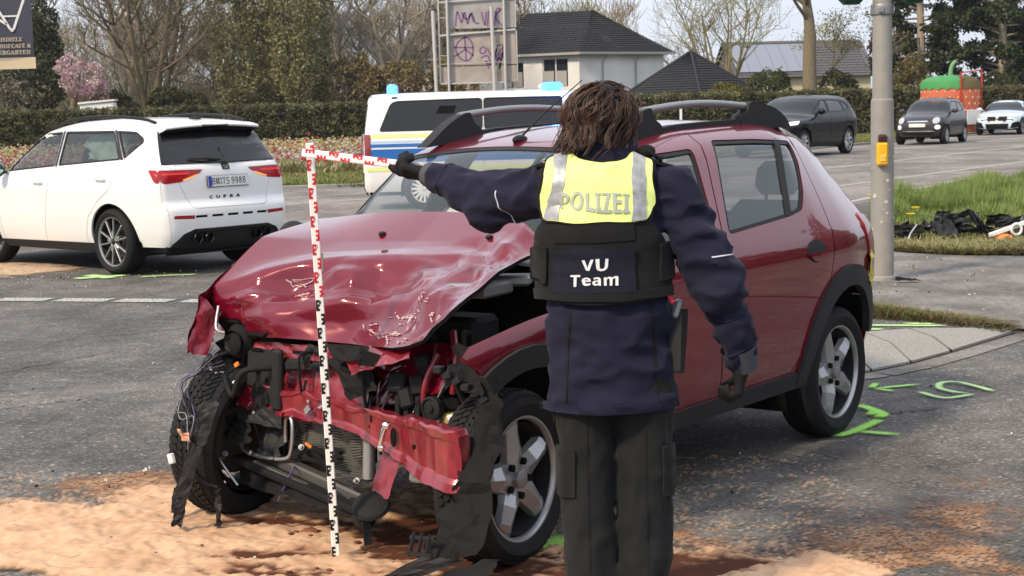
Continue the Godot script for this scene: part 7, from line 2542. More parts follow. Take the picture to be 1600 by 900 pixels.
	obj("reflective_stripe",cloth_panel(jt,[ccw(V2([-0.140,1.444,-0.106,1.452,-0.128,1.271,-0.164,1.271]))],0.0325,0.003,0.011),silver,back)
	obj("reflective_stripe",cloth_panel(jt,[ccw(V2([0.082,1.450,0.122,1.434,0.106,1.266,0.070,1.266]))],0.0325,0.003,0.011),silver,back)
	back_text(jt,"POLIZEI",0.080,Vector2(-0.030,1.322),0.184,mat("letter_silver",Color(0.36,0.39,0.34),0.5),back,-0.03,true)
	var patch:=obj("name_patch",cloth_panel(jt,[ccw(V2([-0.143,1.188,0.078,1.188,0.078,1.052,-0.143,1.052]))],0.031,0.006,0.011),mat("patch_navy",Color(0.012,0.013,0.024),0.8),root,"dark patch lettered VU Team")
	var wt:=mat("letter_white",Color(0.74,0.74,0.76),0.6)
	back_text(jt,"VU",0.052,Vector2(-0.034,1.143),0.068,wt,patch,0.0)
	back_text(jt,"Team",0.050,Vector2(-0.034,1.093),0.128,wt,patch,0.0)
	# shoulder straps
	for q in [[Vector3(-0.105,1.452,0.03),Vector3(-0.205,1.438,0.0)],[Vector3(0.115,1.452,0.03),Vector3(0.215,1.425,0.01)]]:
		var sm:=MB.new()
		sm.bar(q[0],q[1],0.045,0.014,0.004)
		var so:=obj("shoulder_strap",sm,M.matt_black,jacket)
		for t in [0.55,0.75]:
			var st:=MB.new()
			st.ball(q[0].lerp(q[1],t) + Vector3(0,0.008,0.012),Vector3(0.005,0.004,0.005),6,4)
			obj("rank_star",st,M.dull_metal,so)
	var mic:=MB.new()
	mic.ball(Vector3(0.135,1.475,0.03),Vector3(0.028,0.022,0.02),10,8)
	mic.tube(curve(PackedVector3Array([Vector3(0.12,1.49,0.03),Vector3(0.15,1.47,0.05),Vector3(0.18,1.445,0.035)]),4),0.006,6)
	obj("radio_microphone",mic,M.matt_black,root)
	# holster at the hip
	var hol:=MB.new()
	hol.prism(rp(V2([-0.025,0.10,0.03,0.10,0.028,0.02,0.012,-0.10,-0.022,-0.10]),0.008),0.04,Transform3D(Basis(Vector3(0,1,0),1.1) * Basis(Vector3(0,0,1),-0.12),Vector3(0.205,0.885,0.02)))
	var ho:=obj("holster",hol,M.black_plastic,root)
	var grip:=MB.new()
	grip.box(Vector3(0.028,0.06,0.04),Transform3D(Basis(Vector3(0,0,1),-0.3),Vector3(0.222,0.985,0.03)),0.008)
	obj("grip",grip,M.dull_metal,ho)
	var tagm:=MB.new()
	tagm.box(Vector3(0.012,0.035,0.02),Transform3D(Basis(Vector3(0,0,1),0.5),Vector3(0.196,1.025,0.075)),0.002)
	obj("key_tag",tagm,mat("tag_red",Color(0.5,0.03,0.06),0.5),root)
	# gloves
	var hands:=[[LW + Vector3(-0.012,0.004,-0.012),Vector3(-0.92,0.16,-0.36),Vector3(-0.35,-0.25,-0.9),[0.12,0.75,1.0,1.1],0.5],[RW + Vector3(0.006,-0.045,-0.012),Vector3(-0.08,-1,-0.12),Vector3(0.2,0.0,-1.0),[0.85,0.95,1.0,1.05],0.8]]
	for i in 2:
		var h: Array = hands[i]
		var hf:=Field.new()
		hf.k = 0.009
		var dd: Vector3 = h[1]; var ss: Vector3 = h[2]
		hand_field(hf,h[0],dd,ss,h[3],h[4],0.0140)
		var hm:=MB.new()
		var c: Vector3 = h[0] + dd.normalized() * 0.08
		skin(hf,c - Vector3.ONE * 0.16,c + Vector3.ONE * 0.16,0.0045,hm)
		obj("glove",hm,glove,root)
	build_hair(root)
	build_staffs()

# lettering bent onto the back
func back_text(f: Field,s: String,size: float,at: Vector2,wide: float,m: Material,parent: Node,tilt: float,bold:=true) -> void:
	var t:=text_mesh(s,size,0.0015,"Droid Sans",bold)
	var A:=t.surface_get_arrays(0)
	var V: PackedVector3Array = A[Mesh.ARRAY_VERTEX]
	var I: PackedInt32Array = A[Mesh.ARRAY_INDEX] if A[Mesh.ARRAY_INDEX] != null else PackedInt32Array(range(V.size()))
	var k:=wide / t.get_aabb().size.x
	var mid:=t.get_aabb().get_center()
	var mb:=MB.new()
	var P:=PackedVector3Array()
	for v in V:
		var px:=at.x + (v.x - mid.x) * k
		var py:=at.y + (v.y - mid.y) + tilt * (v.x - mid.x)
		var lo:=0.0; var hi:=0.45
		for it in 18:
			var z:=(lo + hi) * 0.5
			if f.eval(Vector3(px,py,z)) < 0: lo = z
			else: hi = z
		var p:=Vector3(px,py,lo)
		var e:=0.012
		var n:=Vector3(f.eval(p + Vector3(e,0,0)) - f.eval(p - Vector3(e,0,0)),f.eval(p + Vector3(0,e,0)) - f.eval(p - Vector3(0,e,0)),f.eval(p + Vector3(0,0,e)) - f.eval(p - Vector3(0,0,e))).normalized()
		P.append(p + n * (0.0335 + v.z))
	for i in range(0,I.size(),3): mb.tri(P[I[i]],P[I[i + 1]],P[I[i + 2]])
	obj("lettering",mb,m,parent)

func build_hair(root: Node3D) -> void:
	var tones:=[mat("hair_dark",Color(0.020,0.011,0.008),0.45),mat("hair_brown",Color(0.045,0.021,0.014),0.4),mat("hair_auburn",Color(0.095,0.045,0.027),0.38)]
	var c:=Vector3(0.0,1.588,-0.030)
	var capm:=MB.new()
	var cn:=fnoise(111,16.0,3)
	var P:=PackedVector3Array()
	for j in 13:
		var ph:=PI * 0.72 * j / 12.0
		for i in 28:
			var an:=TAU * i / 28
			var d:=Vector3(sin(ph) * cos(an),cos(ph),sin(ph) * sin(an))
			P.append(c + d * Vector3(0.100,0.090,0.105) * (1.0 + 0.10 * cn.get_noise_3dv(d)))
	capm.grid(P,28,true)
	var hair:=obj("hair",capm,tones[0],root,"windblown dark brown hair")
	var rng:=RandomNumberGenerator.new(); rng.seed = 112
	var fl:=fnoise(113,1.0,2)
	var ms:=[MB.new(),MB.new(),MB.new(),MB.new(),MB.new(),MB.new()]
	# locks: a guide strand each, and hairs gathered round it
	for lock in 120:
		var stray:=lock >= 104
		var ph:=acos(lerpf(1.0,0.02,pow((lock + rng.randf()) / 120.0 if not stray else rng.randf(),0.9)))
		var an:=fposmod(lock * 2.399 + rng.randf() * 0.5,TAU)
		if sin(an) < -0.6 and ph > 0.9: continue
		var d:=Vector3(sin(ph) * cos(an),cos(ph),sin(ph) * sin(an))
		var R:=Vector3(0.099,0.089,0.103)
		var p:=c + d * R
		var h1:=rng.randf(); var h2:=rng.randf()
		var sweep:=Vector3(-0.40 + (h1 - 0.5) * 1.2,-0.8,0.15 + (h2 - 0.5) * 0.6)
		var guide:=PackedVector3Array([p])
		var L:=lerpf(0.29,0.17,ph / 1.6) * rng.randf_range(0.8,1.05)
		var puff:=1.05 + 0.11 * h2 + (0.12 if stray else 0.0)
		var wave:=rng.randf() * TAU
		for k in 13:
			var o:=(p - c) / R
			var nrm:=(o / R).normalized()
			var dir:=sweep + Vector3(sin(wave + k * 0.95),0,cos(wave + k * 0.8)) * (0.5 if k > 3 else 0.3)
			if p.y > c.y - 0.025:
				dir = (dir - nrm * dir.dot(nrm)).normalized() + nrm * (puff - o.length()) * 2.0
			else:
				dir = dir.normalized() + Vector3(-0.3 * h1 + 0.1,-0.45,0.0)
				dir += Vector3(p.x - c.x,0,p.z - c.z).normalized() * clampf(0.088 + 0.02 * h2 - Vector2(p.x - c.x,p.z - c.z).length(),-0.05,0.06) * 9.0
			if k > 9: dir += Vector3((h2 - 0.8) * 1.6,0.5 * h1,0.3)
			p += dir.normalized() * L / 13.0
			if p.y < 1.455 + 0.035 * h1: break
			guide.append(p)
		if guide.size() < 4: continue
		for s in (5 if stray else 34):
			var a0:=rng.randf() * TAU
			var w:=0.015 * sqrt(rng.randf()) * (1.6 if stray else 1.0)
			var path:=PackedVector3Array(); var rad:=PackedFloat32Array()
			var cut:=guide.size() - (rng.randi() % 3 if guide.size() > 6 else 0)
			for k in cut:
				var t:=float(k) / guide.size()
				var off:=Vector3(cos(a0 + t * 1.5),sin(a0 * 1.7 + t) * 0.6,sin(a0 + t * 1.5)) * w * (1.0 - 0.55 * t)
				path.append(guide[k] + off + Vector3(rng.randf_range(-1,1),rng.randf_range(-1,1),rng.randf_range(-1,1)) * 0.0012)
				rad.append(lerpf(0.0016,0.0006,t))
			ms[int(h2 * 2.999) + (3 if rng.randf() < 0.3 else 0)].tube(path,rad,3,false)
	for k in 6:
		if ms[k].v.size(): obj("hair_lock",ms[k],tones[(k + (1 if k > 2 else 0)) % 3],hair)

# staff with E marks; along x, face towards +z, from 0 to length
func staff_marks(root: Node3D,len: float,wd: float,mats: Array,change: float) -> void:
	var k:=0
	var x:=0.012
	while x < len - 0.03:
		var m: Material = mats[0] if x > change else mats[1]
		var mk:=MB.new()
		var up:=1.0 if k % 2 == 0 else -1.0
		var y0:=wd * 0.5 * up
		var bw:=wd * 0.34
		# E: a back and three teeth
		mk.box(Vector3(0.040,bw * 0.55,0.0012),Transform3D(Basis(),Vector3(x + 0.025,y0 - up * bw * 0.30,0)))
		for t in 3: mk.box(Vector3(0.0085,bw * 0.8,0.0012),Transform3D(Basis(),Vector3(x + 0.0095 + t * 0.0155,y0 - up * (bw * 0.58 + bw * 0.39),0)))
		obj("scale_mark",mk,m,root)
		var sm:=MB.new()
		sm.box(Vector3(0.008,bw * 0.8,0.0012),Transform3D(Basis(),Vector3(x + 0.066,-y0 + up * bw * 0.42,0)))
		obj("scale_mark",sm,m,root)
		if k % 2 == 1:
			var t:=text_mesh(str((k / 2) % 10),wd * 0.62,0.001,"Droid Sans",true)
			var o:=obj("digit",t,m,root)
			o.transform = Transform3D(Basis(Vector3(0,0,1),PI / 2),Vector3(x + 0.086,0,0.0002))
		k += 1
		x += 0.05 if k % 2 else 0.05

func build_staffs() -> void:
	var white:=mat("staff_white",Color(0.78,0.77,0.74),0.4)
	var redm:=mat("staff_red",Color(0.55,0.02,0.03),0.45)
	var blk:=mat("staff_black",Color(0.015,0.015,0.015),0.5)
	var a:=W(-0.662,5.657,0.0); var b:=W(-0.702,5.68,1.515)
	var up:=(b - a).normalized()
	var z:=Vector3(0.12,0,1).normalized()
	z = (z - up * z.dot(up)).normalized()
	var st:=thing("measuring_staff","upright white measuring staff with red and black marks before the bonnet","measuring staff",a)
	st.basis = Basis(up,z.cross(up),z)
	var m:=MB.new()
	var L:=(b - a).length()
	m.box(Vector3(L,0.029,0.014),Transform3D(Basis(),Vector3(L / 2,0,-0.007)),0.003)
	obj("rod",m,white,st)
	var mk:=Node3D.new(); mk.name = "scale"; st.add_child(mk,true)
	mk.position = Vector3(0,0,0.0006)
	staff_marks(mk,L,0.029,[redm,blk],0.93)
	var lv2:=MB.new()
	lv2.box(Vector3(0.07,0.008,0.02),Transform3D(Basis(),Vector3(L * 0.72,-0.018,-0.007)),0.002)
	obj("spirit_level",lv2,M.dull_metal,st)
	var c:=W(-0.728,5.64,1.483); var d:=W(-0.30,5.41,1.430)
	up = (d - c).normalized()
	z = Vector3(0.5,0.0,1).normalized()
	z = (z - up * z.dot(up)).normalized()
	var s2:=thing("measuring_staff","level white measuring staff with red marks held in the gloved hand","measuring staff",c)
	s2.basis = Basis(up,z.cross(up),z)
	m = MB.new()
	L = (d - c).length()
	m.box(Vector3(L,0.029,0.012),Transform3D(Basis(),Vector3(L / 2,0,-0.006)),0.003)
	obj("rod",m,white,s2)
	mk = Node3D.new(); mk.name = "scale"; s2.add_child(mk,true)
	mk.position = Vector3(0,0,0.0006)
	staff_marks(mk,L - 0.06,0.029,[redm,redm],0.0)

# ================================================================ trees, hedges, houses
func limb(m: MB,p: Vector3,dir: Vector3,L: float,r: float,depth: int,rng: RandomNumberGenerator,o: Dictionary,tips: Array) -> void:
	var n: int = 5 if depth < 2 else 4
	var path:=PackedVector3Array([p]); var rad:=PackedFloat32Array([r])
	var kids:=[]
	for k in n:
		dir = (dir + Vector3(rng.randf_range(-1,1),rng.randf_range(-0.6,0.8),rng.randf_range(-1,1)) * o.wild * (0.6 + 0.25 * depth) + Vector3.UP * o.lift).normalized()
		p += dir * L / n
		path.append(p)
		rad.append(maxf(0.008,r * lerpf(1.0,0.42,(k + 1.0) / n)))
		kids.append([p,dir,(k + 1.0) / n])
	m.tube(path,rad,7 if depth == 0 else (5 if depth < 3 else 3),false)
	if depth >= o.depth:
		tips.append(p)
		return
	var cnt: int = o.kids[mini(depth,o.kids.size() - 1)]
	for c in cnt:
		var t: float = lerpf(o.get("first",0.35),1.0,(c + rng.randf()) / cnt) if depth > 0 else lerpf(o.get("fork",0.5),1.0,(c + rng.randf()) / cnt)
		var k: Array = kids[mini(int(t * n),n - 1)]
		var side:=Vector3(rng.randf_range(-1,1),rng.randf_range(-0.2,0.5),rng.randf_range(-1,1)).normalized()
		side = (side - k[1] * side.dot(k[1])).normalized()
		var nd: Vector3 = (k[1] * o.get("along",0.65) + side * rng.randf_range(0.7,1.15)).normalized()
		limb(m,k[0] - k[1] * L * 0.02,nd,L * rng.randf_range(o.short * 0.75,o.short * 1.2) * (1.15 - 0.35 * t),maxf(0.010,r * 0.5 * rng.randf_range(0.7,1.0)),depth + 1,rng,o,tips)

func bare_tree(called: String,label: String,at: Vector3,turn: float,sd: int,H: float,r: float,bark: Material,o: Dictionary,group:="") -> Node3D:
	var root:=thing(called,label,"tree",at,turn,group)
	var rng:=RandomNumberGenerator.new(); rng.seed = sd
	var d:={"wild": 0.13,"lift": 0.06,"depth": 4,"kids": [7,6,6,4],"short": 0.58,"fork": 0.35}
	d.merge(o,true)
	var tips:=[]
	var trunk:=MB.new()
	var crown:=MB.new()
	var stems: int = d.get("stems",1)
	for s in stems:
		var a:=TAU * s / stems + rng.randf()
		var lean: Vector3 = Vector3(cos(a),0,sin(a)) * (0.0 if stems == 1 else d.get("splay",0.35))
		var base: Vector3 = lean * 0.3
		var dir: Vector3 = (Vector3.UP + lean).normalized()
		var bole: float = d.get("bole",0.22) * H
		var path:=PackedVector3Array(); var rad:=PackedFloat32Array()
		for k in 6:
			var t:=k / 5.0
			path.append(base + dir * bole * t + Vector3(rng.randf_range(-1,1),0,rng.randf_range(-1,1)) * r * 0.15 * t + Vector3(0,-0.2 * (1 - t),0))
			rad.append(r * (lerpf(1.35,0.9,sqrt(t))))
		trunk.tube(path,rad,10,false)
		limb(crown,path[5] - dir * 0.05,dir,(H - bole) * 0.62,r * 0.88,0,rng,d,tips)
	obj("trunk",trunk,bark,root)
	obj("crown",crown,bark,root)
	if d.has("buds"):
		var b:=MB.new(); b.uses_color = true
		var bc: Color = d.buds
		for p in tips:
			for k in int(d.get("bud_n",3)):
				leaf(b,p + Vector3(rng.randf_range(-1,1),rng.randf_range(-0.6,0.6),rng.randf_range(-1,1)) * d.get("bud_spread",0.35),d.get("bud_size",0.10),rng,bc,0.35)
		obj("leaves",b,M.leafy,root)
	return root

func leaf(m: MB,p: Vector3,s: float,rng: RandomNumberGenerator,c: Color,vary: float) -> void:
	var d:=Vector3(rng.randf_range(-1,1),rng.randf_range(-1,1),rng.randf_range(-1,1)).normalized()
	var w:=d.cross(Vector3(rng.randf_range(-1,1),rng.randf_range(-1,1),rng.randf_range(-1,1))).normalized() * 0.42
	s *= rng.randf_range(0.6,1.4)
	var v:=1.0 + rng.randf_range(-vary,vary)
	m.col = Color(c.r * v,c.g * v,c.b * v * rng.randf_range(0.8,1.1))
	m.quad(p - d * s * 0.5,p + w * s,p + d * s * 0.5,p - w * s)

# crown of leaf clumps filling a set of ellipsoids: [x, y, z, rx, ry, rz]
func leafy_tree(called: String,label: String,at: Vector3,turn: float,sd: int,blobs: Array,count: int,size: float,c: Color,o:={}) -> Node3D:
	var root:=thing(called,label,o.get("category","tree"),at,turn,o.get("group",""))
	var rng:=RandomNumberGenerator.new(); rng.seed = sd
	var f:=fnoise(sd + 5,0.55,3)
	if o.get("trunk",0.2) > 0:
		var t:=MB.new()
		var top: Array = blobs[0]
		t.tube(PackedVector3Array([Vector3(0,-0.2,0),Vector3(0.05,top[1] * 0.35,0),Vector3(top[0] * 0.4,top[1] * 0.8,top[2] * 0.4),Vector3(top[0],top[1] + top[4] * 0.6,top[2])]),[o.get("trunk",0.2) * 1.2,o.get("trunk",0.2),o.get("trunk",0.2) * 0.7,0.03],8)
		var stick:=MB.new()
		for b in blobs:
			for k in 5:
				var e:=Vector3(b[0] + rng.randf_range(-1,1) * b[3] * 0.8,b[1] + rng.randf_range(-1,1) * b[4] * 0.8,b[2] + rng.randf_range(-1,1) * b[5] * 0.8)
				t.tube(curve(PackedVector3Array([Vector3(b[0] * 0.2,b[1] * 0.6,b[2] * 0.2),Vector3(b[0],b[1] * 0.9,b[2]).lerp(e,0.5),e]),3),[o.get("trunk",0.2) * 0.45,0.06,0.05,0.04,0.03,0.025,0.02],5,false)
		obj("trunk",t,o.get("bark",M.bark_dark),root)
	var m:=MB.new(); m.uses_color = true
	var vol:=0.0
	for b in blobs: vol += b[3] * b[4] * b[5]
	var c2: Color = o.get("tint",c)
	for b in blobs:
		var cnt:=int(count * b[3] * b[4] * b[5] / vol)
		var put:=0; var tries:=0
		while put < cnt and tries < cnt * 5:
			tries += 1
			var d:=Vector3(rng.randf_range(-1,1),rng.randf_range(-1,1),rng.randf_range(-1,1))
			var l:=d.length()
			if l > 1.0 or l < 0.2: continue
			d = d / l * pow(l,0.45)
			var p:=Vector3(b[0],b[1],b[2]) + d * Vector3(b[3],b[4],b[5])
			var nz:=f.get_noise_3dv(p * 2.0)
			if nz < o.get("gaps",-0.12): continue
			p += d * nz * 0.5 * minf(b[3],b[4])
			if p.y < 0.0: continue
			var k:=clampf(0.5 + f.get_noise_3dv(p * 1.3 + Vector3(40,0,0)) * 1.4,0,1)
			leaf(m,p,size,rng,c.lerp(c2,k),0.3)
			put += 1
	obj("crown",m,M.leafy,root)
	return root

func tuft_mesh(blades: int,h: float,spread: float,w: float,sd: int) -> ArrayMesh:
	var m:=MB.new()
	var rng:=RandomNumberGenerator.new(); rng.seed = sd
	for k in blades:
		var a:=rng.randf() * TAU
		var b:=Vector3(cos(a),0,sin(a)) * spread * rng.randf() * 0.5
		var out:=Vector3(cos(a),0,sin(a))
		var s:=Vector3(-sin(a),0,cos(a)) * w * 0.5
		var hh:=h * rng.randf_range(0.55,1.0)
		var mid:=b + out * spread * 0.35 + Vector3(0,hh * 0.6,0); var tip:=b + out * spread * rng.randf_range(0.6,1.2) + Vector3(0,hh,0)
		m.quad(b - s,mid - s * 0.8,mid + s * 0.8,b + s)
		m.tri(mid - s * 0.8,tip,mid + s * 0.8)
	return m.mesh()

func clump_mesh(n: int,r: float,s: float,sd: int) -> ArrayMesh:
	var m:=MB.new()
	var rng:=RandomNumberGenerator.new(); rng.seed = sd
	for k in n:
		leaf(m,Vector3(rng.randf_range(-1,1),rng.randf_range(-1,1),rng.randf_range(-1,1)) * r,s,rng,Color(1,1,1),0)
	return m.mesh()

func build_hedge(label: String,a: Vector2,b: Vector2,H: float,T: float,n: int,sd: int) -> void:
	var mid:=(a + b) * 0.5
	var dir:=(b - a).normalized()
	var L:=(b - a).length()
	var turn:=atan2(dir.y,dir.x)
	var root:=thing("hedge",label,"hedge",W(mid.x,mid.y),turn)
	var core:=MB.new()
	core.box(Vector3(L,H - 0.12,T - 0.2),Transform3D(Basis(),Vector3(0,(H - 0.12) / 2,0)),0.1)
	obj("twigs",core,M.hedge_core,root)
	var rng:=RandomNumberGenerator.new(); rng.seed = sd
	var f:=fnoise(sd,0.25,3)
	var xf:=[]; var cols:=[]
	for k in n:
		var x:=rng.randf_range(-L / 2,L / 2)
		var on_top:=rng.randf() < 0.25
		var y:=H + rng.randf_range(-0.10,0.05) if on_top else rng.randf_range(0.0,H)
		var z:=rng.randf_range(-T / 2,T / 2) if on_top else T / 2 + rng.randf_range(-0.10,0.05) + 0.10 * f.get_noise_2d(x * 3,y * 6)
		y += 0.06 * f.get_noise_2d(x,3.0)
		var q:=Basis.from_euler(Vector3(rng.randf() * TAU,rng.randf() * TAU,rng.randf() * TAU)).scaled(Vector3.ONE * rng.randf_range(0.7,1.4))
		xf.append(Transform3D(q,Vector3(x,y,z)))
		var v:=clampf(0.75 + f.get_noise_2d(x * 4.0,y * 9.0) * 0.9 + rng.randf_range(-0.2,0.25),0.3,1.5)
		var br:=clampf(f.get_noise_2d(x * 1.3 + 50,y * 2) * 2.0,0,1)
		cols.append(Color(0.135 * v,0.140 * v,0.068 * v).lerp(Color(0.165 * v,0.14 * v,0.078 * v),br * 0.6))
	stuff("foliage",clump_mesh(7,0.11,0.085,sd + 1),M.leafy,xf,cols,root)

func build_background() -> void:
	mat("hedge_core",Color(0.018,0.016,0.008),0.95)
	build_hedge("long clipped hedge behind the tulip field",Vector2(-52,80),Vector2(13.5,80.5),2.0,1.4,26000,301)
	build_hedge("clipped hedge behind the waiting cars",Vector2(13.6,78.2),Vector2(62,79.5),2.0,1.3,17000,302)
	# warm leaf litter bank behind the hedge
	var bank:=MB.new()
	var P:=PackedVector3Array()
	for j in 3:
		for i in 30:
			P.append(W(-62 + i * 4.6,82 + j * 9,[0.3,2.05,2.2][j] + 0.12 * sin(i * 1.7)))
	bank.grid(P,30)
	struct("bank",bank,mat("leaf_litter",Color(0.13,0.075,0.045),0.95),"low bank of brown leaf litter behind the hedge")
	build_flowers()
	# trees from the left
	var bg: Material = M.bark
	bare_tree("bare_tree","large bare tree with several spreading limbs, left of the white car's roof",W(-21.2,96,1.2),0.4,401,12.5,0.24,bg,{"stems": 6,"splay": 0.5,"bole": 0.05,"kids": [8,6,6,4],"fork": 0.12,"short": 0.55,"wild": 0.17,"lift": 0.09})
	var t2:=bare_tree("bare_tree","bare slender tree between the ivy-clad trees and the sign",W(-7.4,101,1.0),1.0,402,11.5,0.22,M.bark_grey,{"stems": 2,"splay": 0.12,"bole": 0.10,"kids": [11,7,6,4],"short": 0.48,"fork": 0.08})
	var t3:=bare_tree("bare_tree","bare forked tree beside the sign posts",W(-3.6,106,1.0),2.2,403,11.0,0.18,bg,{"bole": 0.08,"stems": 3,"splay": 0.25,"kids": [9,7,6,4],"short": 0.46,"lift": 0.1,"fork": 0.1})
	for q in [[-10.2,104,0.7,"bare tree with a dark stem behind the long hedge",0.95],[-25.5,108,2.1,"faint bare tree behind the pink magnolia",1.0],[-5.2,112,3.0,"bare tree partly hidden by the police van",0.9],[-15,118,5.2,"bare tree rising behind the ivy-clad trees",1.1]]:
		dup(t2,W(q[0],q[1],0.9),q[2],q[3],Vector3.ONE * q[4])
	for q in [[-30.5,104,0.4,"bare tree at the far left behind the banner",1.0],[0.6,118,1.6,"bare tree behind the top of the sign",1.0],[-18.2,104,4.1,"bare forked tree right of the large spreading tree",0.85],[-12.6,112,2.9,"bare forked tree above the dense green trees",1.0]]:
		dup(t3,W(q[0],q[1],0.9),q[2],q[3],Vector3.ONE * q[4])
	# dense ivy-clad and evergreen crowns
	var olive:=Color(0.19,0.187,0.090); var olive2:=Color(0.26,0.24,0.13)
	leafy_tree("ivy_clad_tree","tall olive green ivy-clad tree behind the hedge, nearest the bare tree",W(-15.6,95,1.0),0,411,[[0,6.5,0,1.9,6.0,1.7],[0.5,3.2,0,1.9,2.6,1.5],[-0.3,10.5,0,2.1,3.4,1.8]],21000,0.145,olive,{"tint": olive2,"gaps": -0.10,"trunk": 0.25,"bark": M.bark})
	leafy_tree("ivy_clad_tree","tall ivy-clad tree with a dark hollow at its foot, left of the sign",W(-12.0,94,1.0),1.2,412,[[0,7.0,0,2.0,6.0,1.8],[-1.2,3.5,0.3,1.5,2.2,1.3],[1.0,4.5,0,1.6,3.0,1.4]],21000,0.145,Color(0.15,0.155,0.072),{"tint": olive2,"gaps": -0.08,"trunk": 0.22,"bark": M.bark})
	leafy_tree("ivy_clad_tree","broad dusty green tree filling the gap between two ivy-clad trees",W(-13.9,99,1.0),2.2,413,[[0,6,0,2.4,5.6,2.0],[0,11,0,2.0,3.0,1.8]],17000,0.15,Color(0.175,0.150,0.071),{"tint": olive,"gaps": -0.05})
	leafy_tree("evergreen_tree","dark evergreen tree beside the banner",W(-27.0,92,0.8),0,414,[[0,3.6,0,1.7,3.0,1.5],[0.3,6.0,0,1.2,1.8,1.2]],9000,0.17,Color(0.045,0.054,0.031),{"tint": Color(0.080,0.083,0.043)})
	leafy_tree("blossom_shrub","dark shrub dotted with white blossom under the banner",W(-27.6,86.5,0.4),0,415,[[0,1.9,0,2.6,1.9,1.2]],7000,0.14,Color(0.056,0.060,0.031),{"tint": Color(0.254,0.225,0.185),"category": "shrub","trunk": 0.1})
	leafy_tree("yew","small dark cone-shaped yew behind the hedge",W(-25.8,87,0.5),0,416,[[0,1.3,0,0.75,1.2,0.7],[0,2.2,0,0.45,1.0,0.45]],3500,0.10,Color(0.045,0.048,0.017),{"trunk": 0.1})
	var mg:=leafy_tree("magnolia","pink flowering magnolia with pale cut trunks",W(-24.1,89,0.6),0,417,[[0.7,3.2,0,1.25,0.95,1.0],[0.0,3.95,0,0.85,0.65,0.7],[1.3,2.5,0,0.9,0.7,0.7]],3400,0.10,Color(0.42,0.25,0.33),{"tint": Color(0.60,0.47,0.52),"trunk": 0.22,"gaps": 0.02,"bark": M.bark})
	for q in [[-9.2,95,421,3.6,"olive undergrowth bush beside the ivy-clad trees"],[-6.2,96,422,3.2,"straw coloured undergrowth bush above the hedge"],[-3.2,97,423,3.6,"undergrowth bush behind the left posts of the sign"],[-19.0,93,424,2.0,"dark green low bush at the foot of the bare tree"],[-22.8,93,425,1.9,"dark low bush behind the white trailer"]]:
		var low: bool = q[3] < 2.5
		leafy_tree("undergrowth_bush",q[4],W(q[0],q[1],1.0),q[2],q[2],[[0,q[3] * 0.5,0,1.9,q[3] * 0.55,1.3],[0.8,q[3] * 0.7,0,1.0,q[3] * 0.4,0.9]],6000,0.16,Color(0.048,0.053,0.026) if low else Color(0.159,0.132,0.064),{"tint": Color(0.080,0.075,0.028) if low else Color(0.238,0.180,0.093),"category": "bush","trunk": 0.07,"gaps": -0.02})
	# right of the houses
	bare_tree("bare_shrub","tall fan-shaped bare shrub right of the low dark roof",W(13.2,99,1.0),0.3,431,9.5,0.11,M.bark_green,{"stems": 9,"splay": 0.42,"bole": 0.12,"kids": [6,5,5],"depth": 3,"short": 0.55,"lift": 0.10,"fork": 0.2,"buds": Color(0.14,0.12,0.05),"bud_n": 1,"bud_size": 0.07})
	bare_tree("budding_tree","stout tree with yellow-green buds behind the black car",W(15.9,84.5,0.6),0.9,432,11.0,0.36,M.bark,{"bole": 0.40,"kids": [12,6,6,4],"short": 0.72,"fork": 0.0,"along": 0.65,"wild": 0.16,"buds": Color(0.30,0.27,0.06),"bud_n": 3,"bud_size": 0.085})
	bare_tree("sapling","thin pale-stemmed sapling beside the lamp post",W(20.3,88,0.6),0,433,6.5,0.07,M.bark_grey,{"bole": 0.3,"kids": [9,6,5],"depth": 3,"short": 0.42,"buds": Color(0.20,0.17,0.05),"bud_n": 3,"bud_size": 0.09})
	bare_tree("budding_tree","small yellow-green budding tree left of the lamp post",W(18.3,90,0.6),0,434,6.5,0.10,M.bark_green,{"bole": 0.15,"kids": [10,6,6],"depth": 3,"short": 0.5,"buds": Color(0.24,0.22,0.06),"bud_n": 5,"bud_size": 0.09,"bud_spread": 0.5})
	leafy_tree("plum_tree","dark red-leaved tree right of the lamp post",W(25.0,104,1.0),0,435,[[0,4.2,0,1.5,1.5,1.2],[-0.9,3.6,0,0.8,1.0,0.8]],3600,0.14,Color(0.085,0.032,0.032),{"tint": Color(0.12,0.05,0.045),"gaps": 0.0})
	leafy_tree("round_bush","round dark evergreen bush behind the black car",W(14.0,86,0.5),0,436,[[0,1.4,0,1.25,1.35,1.0]],5200,0.12,Color(0.056,0.068,0.031),{"tint": Color(0.095,0.105,0.043),"category": "bush","trunk": 0.08})
	leafy_tree("round_bush","dark bush between the budding tree and the lamp post",W(17.6,86,0.5),1,437,[[0,1.3,0,1.5,1.3,1.0],[1.6,1.0,0,1.1,1.1,0.9]],6000,0.12,Color(0.048,0.054,0.026),{"tint": Color(0.087,0.090,0.040),"category": "bush","trunk": 0.08})
	leafy_tree("clipped_bush","clipped green bush beside the low dark roof",W(12.0,88,0.5),2,438,[[0,1.1,0,1.3,1.1,0.9]],4200,0.11,Color(0.111,0.108,0.034),{"tint": Color(0.159,0.150,0.043),"category": "bush","trunk": 0.08})
	leafy_tree("pale_bush","straw green bush behind the strawberry kiosk",W(21.6,86,0.5),2,439,[[0,1.6,0,1.2,1.6,0.9]],4600,0.12,Color(0.207,0.180,0.071),{"tint": Color(0.159,0.128,0.064),"category": "bush","trunk": 0.07,"gaps": 0.0})
	pine("pine_tree","tall dark pine behind the strawberry kiosk",W(24.6,96,0.6),441,13.5,2.6,0.24)
	pine("pine_tree","dark pine with bare grey lower branches at the right edge",W(27.0,88,0.6),442,12.0,2.9,0.22)
